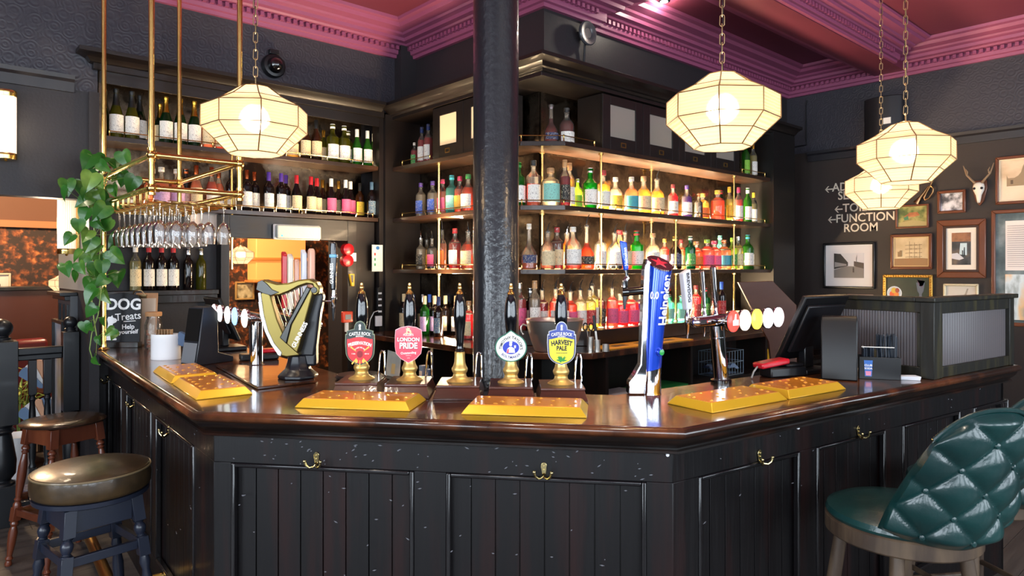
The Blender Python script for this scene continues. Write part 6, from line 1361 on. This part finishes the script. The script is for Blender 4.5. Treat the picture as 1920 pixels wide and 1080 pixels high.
m = MB(); rr = random.Random(6); n = 9; m.add([(-.14+.28*i/(n-1), -.08+.16*j/(n-1), .03+rr.random()*.05) for i in range(n) for j in range(n)]+[(-.12+.24*i/(n-1), -.07+.14*j/(n-1), .0) for i in range(n) for j in range(n)], [(i*n+j,(i+1)*n+j,(i+1)*n+j+1,i*n+j+1) for i in range(n-1) for j in range(n-1)]+[(81+i*n+j,81+i*n+j+1,81+(i+1)*n+j+1,81+(i+1)*n+j) for i in range(n-1) for j in range(n-1)]); m.build('cloth', pbr('cloth_blue','#8fa8cc',.8), t)
p = on_u(740, 690, 2.92); t = thing('poster_card', 'pale blue picture card standing on the shelf under the back counter', 'card', (2.90, p.y, .751), -PI/2)
m = MB(); m.M = T(0,0,0,0,-.1); m.plate([(-.10,0),(.10,0),(.10,.185),(-.10,.20)], -.002, .002); m.build('card', artmat('pale_blue_card', ['#e8eef4','#bcd4e8','#9cc0dc'], 4), t, smooth=False)
m = MB(); m.M = T(0,0,0,0,-.1); m.plate([(-.025,.02),(.03,.02),(.03,.10),(-.02,.10)], -.003, -.0021); m.build('candle_print', flat('candle_cream','#e8dcae'), t, smooth=False)
for i, px in enumerate((795, 806, 817)):
    p = on_u(px, 700, 2.92); t = thing('small_box', 'blue and white small box under the back counter, %s of three' % ['first','middle','last'][i], 'box', (2.92, p.y, .751), -PI/2, 'small boxes under the back counter')
    m = MB(); m.box(-.022,.022,-.03,.03,0,.13-.02*i); m.build('box', pbr('box_blue_white', '#7a9cc4', .5), t, bevel=.002)
    m = MB(); m.plate([(-.018,.05),(.018,.05),(.018,.09),(-.018,.09)], -.031, -.0302); m.build('panel', flat('white_print','#f4f2ea'), t, smooth=False)
# hatch flap leaning beyond the right font
p = at_y(1445, 590, 5.6); t = thing('hatch_flap', 'slanted brown wooden hatch flap beyond the right font', 'hatch', (p.x, p.y, 1.02), FRONT)
m = MB()
HF = [at_y(x, y, 5.0) for x, y in ((1383,529),(1448,527),(1492,572),(1500,690),(1478,690),(1440,640))]
m.M = T(0,0,0); pts = [((q_-HF[0]).dot(Vector((SU,-CU,0))), q_.z) for q_ in HF]
t.location = (HF[0].x, HF[0].y, 0); pts[3] = (pts[3][0]-.02, .001); pts[4] = (pts[4][0]-.02, .001)
m.plate(pts, -.015, .015); m.build('board', pbr('flap_brown','#4a2616',.5, vary=('#52301f', 3, (1,1,3), .4, .7)), t, bevel=.003)

# ================================================================== STOOLS
def turned(m, a, b, prof, seg=14):
    """turned leg between two points; prof of (radius, fraction)"""
    a = Vector(a); b = Vector(b); d = b-a; q_ = d.to_track_quat('Z', 'Y').to_matrix().to_4x4()
    m.lathe([(r_, f*d.length) for r_, f in prof], seg, Matrix.Translation(a) @ q_)
def turned_stool(X, Y, zs, rot, label, leg, seatm, R=.205, thick=False, zst=.285):
    p = camp(X, Y); t = thing('bar_stool', label, 'stool', (p.x, p.y, 0), rot)
    m = MB()
    if thick:
        m.lathe([(.0001,-.10),(R-.012,-.10),(R-.006,-.097),(R+.002,-.085),(R+.004,-.05),(R,-.022),(R+.002,-.019),(R-.002,-.012),(R-.03,-.003),(R*.6,.004),(.0001,.007)], 56, T(0,0,zs)); m.build('padded_seat', seatm, t)
        m = MB(); m.tube([((R+.001)*math.cos(2*PI*k/48), (R+.001)*math.sin(2*PI*k/48), zs-.018) for k in range(48)], .004, 8, closed=True); m.build('piping', pbr('piping_leather','#6a5c44',.3,coat=.3), t)
        m = MB(); m.lathe([(.0001,-.125),(R-.02,-.125),(R-.004,-.118),(R-.002,-.101),(.0001,-.1005)], 48, T(0,0,zs)); m.build('seat_board', leg, t); zt = zs-.125
    else:
        m.lathe([(.0001,-.03),(R-.03,-.03),(R-.004,-.022),(R,-.014),(R-.01,-.006),(R*.7,.004),(.0001,.010)], 56, T(0,0,zs)); m.build('padded_seat', seatm, t); zt = zs-.03
    k = .115; kb = .185
    cn = [(-1,-1),(1,-1),(1,1),(-1,1)]
    at = lambda sx, sy, z: (sx*(k+(kb-k)*(zt-z)/zt), sy*(k+(kb-k)*(zt-z)/zt), z)
    for sx, sy in cn:
        m = MB(); h = .10; a_ = at(sx,sy,zt-.001); b_ = at(sx,sy,zt-h)
        for (c, d_) in (((a_), (b_)),):
            w_ = .021; vs = [(d_[0]+x, d_[1]+y, d_[2]) for x, y in ((-w_,-w_),(w_,-w_),(w_,w_),(-w_,w_))]+[(c[0]+x, c[1]+y, c[2]) for x, y in ((-w_,-w_),(w_,-w_),(w_,w_),(-w_,w_))]
            m.add(vs, [(3,2,1,0),(4,5,6,7),(0,1,5,4),(1,2,6,5),(2,3,7,6),(3,0,4,7)])
        z1 = zt-h; z2 = zst; z3 = zst-.05
        turned(m, at(sx,sy,z1), at(sx,sy,z2), [(.019,0),(.012,.02),(.020,.05),(.021,.075),(.012,.10),(.019,.125),(.012,.15),(.014,.17),(.0215,.36),(.0225,.5),(.018,.72),(.013,.84),(.019,.87),(.013,.90),(.020,.94),(.020,1)])
        a2, b2_ = at(sx,sy,z2+.004), at(sx,sy,z3-.02); w_ = .020
        m.add([(b2_[0]+x, b2_[1]+y, b2_[2]) for x, y in ((-w_,-w_),(w_,-w_),(w_,w_),(-w_,w_))]+[(a2[0]+x, a2[1]+y, a2[2]) for x, y in ((-w_,-w_),(w_,-w_),(w_,w_),(-w_,w_))], [(3,2,1,0),(4,5,6,7),(0,1,5,4),(1,2,6,5),(2,3,7,6),(3,0,4,7)])
        turned(m, at(sx,sy,z3-.02), at(sx,sy,0), [(.016,0),(.021,.06),(.014,.12),(.022,.25),(.020,.5),(.014,.72),(.012,.78),(.020,.84),(.013,.88),(.018,.95),(.015,1)])
        m.build('leg', leg, t, bevel=.0015)
    for i in range(4):
        (ax, ay), (bx, by) = cn[i], cn[(i+1) % 4]
        z = zst-.023; a_ = Vector(at(ax,ay,z)); b_ = Vector(at(bx,by,z)); d_ = (b_-a_).normalized(); a_ += d_*.02; b_ -= d_*.02; n_ = Vector((-d_.y, d_.x, 0))*.009; u_ = Vector((0,0,.017))
        m = MB(); m.add([tuple(q_) for q_ in (a_-n_-u_, b_-n_-u_, b_+n_-u_, a_+n_-u_, a_-n_+u_, b_-n_+u_, b_+n_+u_, a_+n_+u_)], [(3,2,1,0),(4,5,6,7),(0,1,5,4),(1,2,6,5),(2,3,7,6),(3,0,4,7)]); m.build('stretcher', leg, t, bevel=.002)
        z = zt-.045; a_ = Vector(at(ax,ay,z)); b_ = Vector(at(bx,by,z)); a_ += d_*.02; b_ -= d_*.02; u_ = Vector((0,0,.044))
        m = MB(); m.add([tuple(q_) for q_ in (a_-n_-u_, b_-n_-u_, b_+n_-u_, a_+n_-u_, a_-n_+u_, b_-n_+u_, b_+n_+u_, a_+n_+u_)], [(3,2,1,0),(4,5,6,7),(0,1,5,4),(1,2,6,5),(2,3,7,6),(3,0,4,7)]); m.build('apron', leg, t, bevel=.002)
    return t
SEATL = pbr('worn_brown_leather', '#2e2418', .3, coat=.35, bump=(30, .1), vary=('#544028', 5, (1,1,1), .45, .7))
SEATD = pbr('dark_brown_leather', '#2c1f18', .22, coat=.4, bump=(30, .08))
turned_stool(-1.67, 2.715, .826, .15, 'black legged round bar stool with thick padded brown seat, nearest', pbr('navy_black_paint','#1d2230',.35,coat=.2), SEATL, .205, True, .53)
turned_stool(-2.47, 3.76, .783, .35, 'round bar stool with thin dark seat and turned chestnut legs, behind', pbr('chestnut_leg','#5a2c1c',.3,coat=.4,vary=('#7a4028',6,(1,1,.3),.4,.7)), SEATD, .205, False, .31)

# green buttoned chairs
GREEN = pbr('dark_green_leather', '#0b2b2b', .3, coat=.3, spec=.6, bump=(45, .12), vary=('#123c3a', 4, (1,1,1), .4, .7))
OAKL = pbr('weathered_oak', '#3e3026', .5, bump=(20, .2, (1,1,.12)), vary=('#5e4c3a', 6, (3,3,.4), .4, .7))
def smooth01(t): t = max(0, min(1, t)); return t*t*(3-2*t)
def chair(X, Y, rot, label):
    """local frame: the sitter faces +y, the back is towards -y"""
    p = camp(X, Y); t = thing('bar_chair', label, 'chair', (p.x, p.y, 0), rot, 'green buttoned bar chairs')
    zs = .785; R = .235
    m = MB(); m.lathe([(.0001,-.06),(R,-.06),(R+.006,-.054),(R+.006,-.006),(R,0),(.0001,0)], 56, T(0,0,zs-.045)); m.build('seat_rim', OAKL, t)
    m = MB(); m.lathe([(.0001,-.046),(R-.002,-.046),(R+.004,-.035),(R-.002,-.018),(R-.03,-.004),(R*.6,.004),(.0001,.006)], 56, T(0,0,zs)); m.build('padded_seat', GREEN, t)
    # wrap-around back: a from -1..1 across, b from 0..1 up
    NA, NB = 84, 60
    z0 = zs-.055
    def hw(b): return math.radians(56-27*b)
    def hgt(a): return .455*(1-.20*abs(a)**2.4)
    def surf(a, b, off):
        th = a*hw(b); rad = R+.028+.115*b+off
        return Vector((rad*math.sin(th), -rad*math.cos(th), z0+.045*abs(a)**1.6*(1-b)+hgt(a)*b))
    def tuft(a, b):
        s_ = a*hw(b)*(R+.05)/.076; q_ = (hgt(a)*b-.03)/.080  # diamond lattice
        f = abs(math.sin(PI*(s_+q_)/2))*abs(math.sin(PI*(s_-q_)/2)); return f**.5
    vs = []; fs = []
    for j in range(NB+1):
        for i in range(NA+1):
            a = -1+2*i/NA; b = j/NB; e_ = min(1, min(1-abs(a), .5)*14)*min(1, min(b, 1-b)*14)
            vs.append(tuple(surf(a, b, (.016+.028*tuft(a, b))*e_)))
    n1 = len(vs)
    for j in range(NB+1):
        for i in range(NA+1):
            a = -1+2*i/NA; b = j/NB; e_ = min(1, min(1-abs(a), .5)*14)*min(1, min(b, 1-b)*14); vs.append(tuple(surf(a, b, -.012*e_-.004)))
    w_ = NA+1
    for j in range(NB):
        for i in range(NA):
            q_ = j*w_+i; fs.append((q_, q_+1, q_+w_+1, q_+w_)); fs.append((n1+q_, n1+q_+w_, n1+q_+w_+1, n1+q_+1))
    for i in range(NA): fs.append((i, n1+i, n1+i+1, i+1)); k = NB*w_; fs.append((k+i, k+i+1, n1+k+i+1, n1+k+i))
    for j in range(NB): q_ = j*w_; fs.append((q_, q_+w_, n1+q_+w_, n1+q_)); q_ = j*w_+NA; fs.append((q_, n1+q_, n1+q_+w_, q_+w_))
    m = MB(); m.add(vs, fs); bk = m.build('buttoned_back', GREEN, t, ang=70)
    for ii in range(-6, 7):
        for jj in range(-1, 7):
            if (ii+jj) % 2: continue
            b_ = (jj*.080+.03)/.455
            for _ in range(4):
                a = ii*.076/(R+.05)/hw(min(max(b_, 0), 1)); b_ = (jj*.080+.03)/max(hgt(max(-1, min(1, a))), .1)
            if abs(a) > .90 or not (.06 < b_ < .94): continue
            q_ = surf(a, b_, .019); m = MB(); nrm_ = Vector((q_.x, q_.y, 0)).normalized()
            m.lathe([(.0001,-.004),(.0085,-.003),(.010,.001),(.008,.005),(.0001,.007)], 14, Matrix.Translation(q_) @ nrm_.to_track_quat('Z','Y').to_matrix().to_4x4()); m.build('button', GREEN, bk)
    m = MB(); m.tube([tuple(surf(-1+2*i/60, 1, .004)+Vector((0,0,.004))) for i in range(61)], .0065, 8); m.build('piping', GREEN, bk)
    m = MB()
    for i in range(70): q_ = surf(-.97+1.94*i/69, .985, -.016); m.ball(q_, .004, 6)
    m.build('studs', OLDBRASS, bk)['kind'] = 'stuff'
    zb = zs-.105
    for sx, sy in ((-1,-1),(1,-1),(1,1),(-1,1)):
        m = MB(); turned(m, (sx*.13,sy*.13,zb), (sx*.20,sy*.20,0), [(.022,0),(.024,.3),(.022,.6),(.017,1)]); m.build('leg', OAKL, t)
    ft_ = lambda sx, sy, z: (sx*(.13+.07*(zb-z)/zb), sy*(.13+.07*(zb-z)/zb), z)
    for (a_, b_, z) in (((-1,-1),(1,-1),.42),((-1,1),(1,1),.30),((-1,-1),(-1,1),.36),((1,-1),(1,1),.36),((-1,-1),(1,-1),.24),((-1,-1),(-1,1),.20),((1,-1),(1,1),.20)):
        m = MB(); m.tube([ft_(*a_, z), ft_(*b_, z)], .011, 10); m.build('stretcher', OAKL, t)
    return t
CH = chair(1.35, 2.37, 0, 'green leather buttoned bar chair with oak legs, nearest')
CH.rotation_euler.z = math.atan2(*reversed(cw(-.208, .978)))-PI/2
p = camp(1.85, 2.73); CH2 = dup(CH, (p.x, p.y, 0), CH.rotation_euler.z-.06, 'green leather buttoned bar chair behind at the right edge', 'green buttoned bar chairs')

# ================================================================== BALUSTRADE AND THINGS AT THE LEFT EDGE
BK = pbr('black_painted_joinery', '#16181c', .35, coat=.15)
bl = thing('balustrade', 'black painted balustrade with ball topped newel posts by the opening', 'balustrade')
def newel(u, v, w_, ht, rb):
    m = MB(); h2 = ht-rb*2
    m.box(u-w_,u+w_,v-w_,v+w_,h2-.52,h2); m.lathe([(w_*.8,h2),(w_*.6,h2+.012),(rb*.9,h2+.02)]+[(rb*math.sin(a), h2+.02+rb-rb*math.cos(a)) for a in [.6+(PI-.6)*k/8 for k in range(9)]], 24, T(u,v,0))
    m.lathe([(w_*.95,h2-.52),(w_*.7,h2-.54),(w_*.95,h2-.56),(w_*.65,h2-.58),(w_*.75,h2-.62),(w_*1.0,h2-.75),(w_*.95,h2-.83),(w_*.6,h2-.87),(w_*.9,h2-.885),(w_*.9,h2-.9)], 24, T(u,v,0)); m.box(u-w_,u+w_,v-w_,v+w_,0,h2-.895)
    m.build('newel_post', BK, bl, bevel=.003)
n1 = on_z(3, 985, 0); newel(n1.x, n1.y, .078, 1.27, .06); nv = n1.y
newel(.83, nv, .045, 1.27, .04)
m = MB(); m.box(n1.x+.079,.784,nv-.03,nv+.03,1.055,1.10); m.box(n1.x+.079,.784,nv-.018,nv+.018,1.02,1.055); m.build('handrail', BK, bl, bevel=.006); m = MB(); m.box(n1.x+.079,.784,nv-.025,nv+.025,.08,.13); m.build('bottom_rail', BK, bl, bevel=.004)
for k in range(2):
    u = n1.x+.078+(.784-n1.x-.078)*(k+1)/3; m = MB(); w_ = .022; m.box(u-w_,u+w_,nv-w_,nv+w_,.80,1.019)
    m.lathe([(.022,.80),(.015,.785),(.021,.77),(.014,.75),(.019,.68),(.023,.52),(.020,.40),(.014,.36),(.021,.34),(.021,.33)], 16, T(u,nv,0)); m.box(u-w_,u+w_,nv-w_,nv+w_,.131,.33); m.build('spindle', BK, bl, bevel=.002)
# stub wall with moulded cap under the pale jamb
m = MB(); m.box(.84,.883,5.37,5.85,0,1.42); struct(m, 'trim_8', pbr('grey_black_panel','#4a4c50',.45), smooth=False)
m = MB(); m.box(.78,.883,5.37,5.9,1.42,1.445); m.box(.81,.883,5.38,5.88,1.39,1.42); struct(m, 'trim_9', BK, bevel=.004)
m = MB()
for k in range(3): m.box(.826,.839,5.42+k*.15,5.46+k*.15,1.15,1.36)
struct(m, 'trim_10', BK, smooth=False)
p = at_y(131, 735, 4.95); t = thing('leaning_frame', 'large black framed poster leaning behind the balustrade', 'picture', (.824, 5.60, 0), -PI/2-.0)
m = MB()
for q_ in ([(-.20,.45),(.20,.45),(.18,.47),(-.18,.47)], [(.20,.45),(.20,1.25),(.18,1.23),(.18,.47)], [(.20,1.25),(-.20,1.25),(-.18,1.23),(.18,1.23)], [(-.20,1.25),(-.20,.45),(-.18,.47),(-.18,1.23)]): m.plate(q_, -.03, 0)
m.build('frame_moulding', BK, t); m = MB(); m.plate([(-.18,.47),(.18,.47),(.18,1.23),(-.18,1.23)], -.012, 0); m.build('print', artmat('poster_blue_white', ['#5a6a80','#c8ccd8','#eeeef4'], 2.5), t, smooth=False)
m = MB(); m.box(-.19,.19,-.05,-.001,0,.449); m.build('stand_box', WOODF, t, bevel=.004)
for i, (z, l) in enumerate(((.80, 'upper fan of pale blue magazines in the rack behind the balustrade'), (.52, 'lower fan of pale blue magazines in the rack behind the balustrade'))):
    q_ = on_z(88, 1000, 0); c = on_v(88, 700+i*75, 6.28-.22*i); t = thing('magazine_fan', l, 'magazines', (c.x, c.y, c.z-.12), FRONT, 'fanned magazines')
    for k in range(7):
        m = MB(); a0 = -.9+.26*k; m.M = T(0, -.02+.012*k, 0, 0, 0, a0); m.plate([(-.012,0),(.012,0),(.045,.22),(.02,.235),(-.02,.235),(-.045,.22)], -.004, .004); m.build('magazine', pbr(['mag_blue','mag_white','mag_peach'][k % 3], ['#6a86a8','#d8dce0','#d8a888'][k % 3], .4, coat=.3), t, bevel=.002)
    m = MB(); m.box(-.10,.10,-.05,.10,-.02,.012); m.tube([(0,.10,-.02),(0,.10,-(c.z-.13))], .01); m.build('rack', WOODF, t)
def potted(px, py, v, label, pot, n, h, cols):
    c = on_v(px, py, v); t = thing('potted_plant', label, 'plant', (c.x, c.y, 0), 0); rr = random.Random(int(px))
    m = MB(); m.lathe([(.07,0),(.085,.01),(.11,.22),(.115,.25),(.10,.25),(.09,.22),(.0001,.22)], 24); m.build('pot', pot, t)
    m = MB(); s2 = MB()
    for k in range(n):
        a = rr.random()*2*PI; hh = h*rr.uniform(.55, 1); r0 = rr.random()*.04; r1 = rr.uniform(.03, .16); st_ = (r0*math.cos(a), r0*math.sin(a), .22); en = Vector((r1*math.cos(a), r1*math.sin(a), hh))
        s2.tube([st_, ((st_[0]+en.x)/2*.7, (st_[1]+en.y)/2*.7, (hh+.22)/2), tuple(en)], .0035, 5)
        for q_ in range(7):
            b_ = rr.random()*2*PI; o_ = Vector((math.cos(b_)*.09, math.sin(b_)*.09, rr.uniform(-.04, .07))); pz = en-Vector((0,0,rr.random()*.22*hh)); sd = Vector((-math.sin(b_), math.cos(b_), 0))*.008
            m.add([tuple(pz), tuple(pz+o_*.5+sd), tuple(pz+o_), tuple(pz+o_*.5-sd)], [(0,1,2,3)])
    m.build('leaves', cols, t, smooth=False); s2.build('stems', STEMM, t)
potted(36, 900, 6.6, 'tall thin stemmed green plant on the floor behind the balustrade', pbr('dark_pot','#2a2a2a',.5), 26, .95, pbr('palm_leaf','#5f8a3a',.5,vary=('#b0a848',6,(1,1,1),.4,.7)))
c = on_v(30, 880, 5.68); t = thing('white_planter', 'tall white tapered planter on the floor behind the stools', 'planter', (c.x, c.y, 0), 0); m = MB(); m.lathe([(.06,0),(.07,.01),(.12,.48),(.11,.48),(.10,.42),(.0001,.42)], 24); m.build('planter', WHITEP, t)
c = on_v(42, 730, 6.9); t = thing('red_armchair', 'dark red leather armchair in the room behind', 'armchair', (c.x, c.y, 0), .3)
RL = pbr('oxblood_leather','#5c1820',.35,coat=.2)
m = MB(); m.box(-.3,.3,-.3,.3,.2,.45); m.build('seat', RL, t, bevel=.03); m = MB(); m.box(-.3,.3,.2,.32,.45,1.0); m.build('backrest', RL, t, bevel=.04)
for s_ in (-1,1): m = MB(); m.box(s_*.3-.05 if s_ < 0 else .25, s_*.3+.05 if s_ < 0 else .35, -.3,.3,.451,.62); m.build('armrest', RL, t, bevel=.02)
for sx in (-1,1):
    for sy in (-1,1): m = MB(); m.box(sx*.26-.02,sx*.26+.02,sy*.26-.02,sy*.26+.02,0,.199); m.build('leg', DARKWOOD, t)
c = on_v(38, 935, 5.455); t = thing('leaflet_box', 'low wooden box with flowery leaflets on the floor behind the balustrade', 'box', (c.x, c.y, 0), 0)
m = MB(); m.box(-.13,.13,-.08,.08,0,.16); m.build('box', WOODF, t, bevel=.004); m = MB(); m.box(-.11,.11,-.06,.06,.161,.175); m.build('leaflets', artmat('leaflet_print', ['#7a4a8a','#e0dce4','#d8b4a0','#6a8ac0'], 9), t)
# booth and pictures in the room behind
c = on_v(75, 600, 7.9); t = thing('booth_partition', 'brown wooden booth partition in the room behind the opening', 'partition', (c.x+.1, c.y, 0), 0)
m = MB(); m.box(-.42,.75,-.04,.04,0,1.40); m.build('panel', pbr('booth_brown','#4a2414',.35,coat=.3), t); m = MB(); m.box(-.45,.78,-.07,.07,1.40,1.44); m.build('capping', DARKWOOD, t, bevel=.006)
m = MB(); m.box(.10,.62,.041,.09,1.0,2.05); m.build('tall_panel', pbr('booth_dark','#2a1610',.3,coat=.4), t)
frame('picture_frame', 'pale mounted small picture at the left edge in the room behind', -25, 20, 512, 566, '#d8c8b0', .02, '#e8dcd0', .09, artmat('dark_small_print', ['#3a2a28','#8a6a60'], 5), plane=('v', 8.599))
frame('picture_frame', 'gold framed patterned picture seen through the opening behind the taps', 440, 476, 528, 562, '#b8925a', .02, None, 0, artmat('leaf_pattern_print', ['#3a3020','#c8b890','#e0d4b0'], 14), plane=('v', 8.599))
c = on_v(528, 492, 8.3); t = thing('glow_painted_pelmet', 'large amber pelmet, warm light painted on as glow, seen through the opening behind the taps', 'light', (c.x, 8.4, c.z), 0)
AM = pbr('painted_amber_glow', '#e0a060', .5, emis=('#ff9a48', .75)); a = on_v(482,492,8.3); b2 = on_v(575,492,8.3); hw = (b2.x-a.x)/2  # warm light falling on the pelmet and its moulding, put in as emission
m = MB(); m.box(-hw,hw,-.1,.19,-.22,.30); m.build('amber_panel', AM, t, bevel=.01); m = MB(); m.box(-hw-.04,hw+.04,-.13,.19,.02,.06); m.box(-hw-.04,hw+.04,-.13,.19,-.25,-.221); m.build('moulding', pbr('amber_trim','#c07a3c',.4,emis=('#ff8a38',.3)), t, bevel=.01)
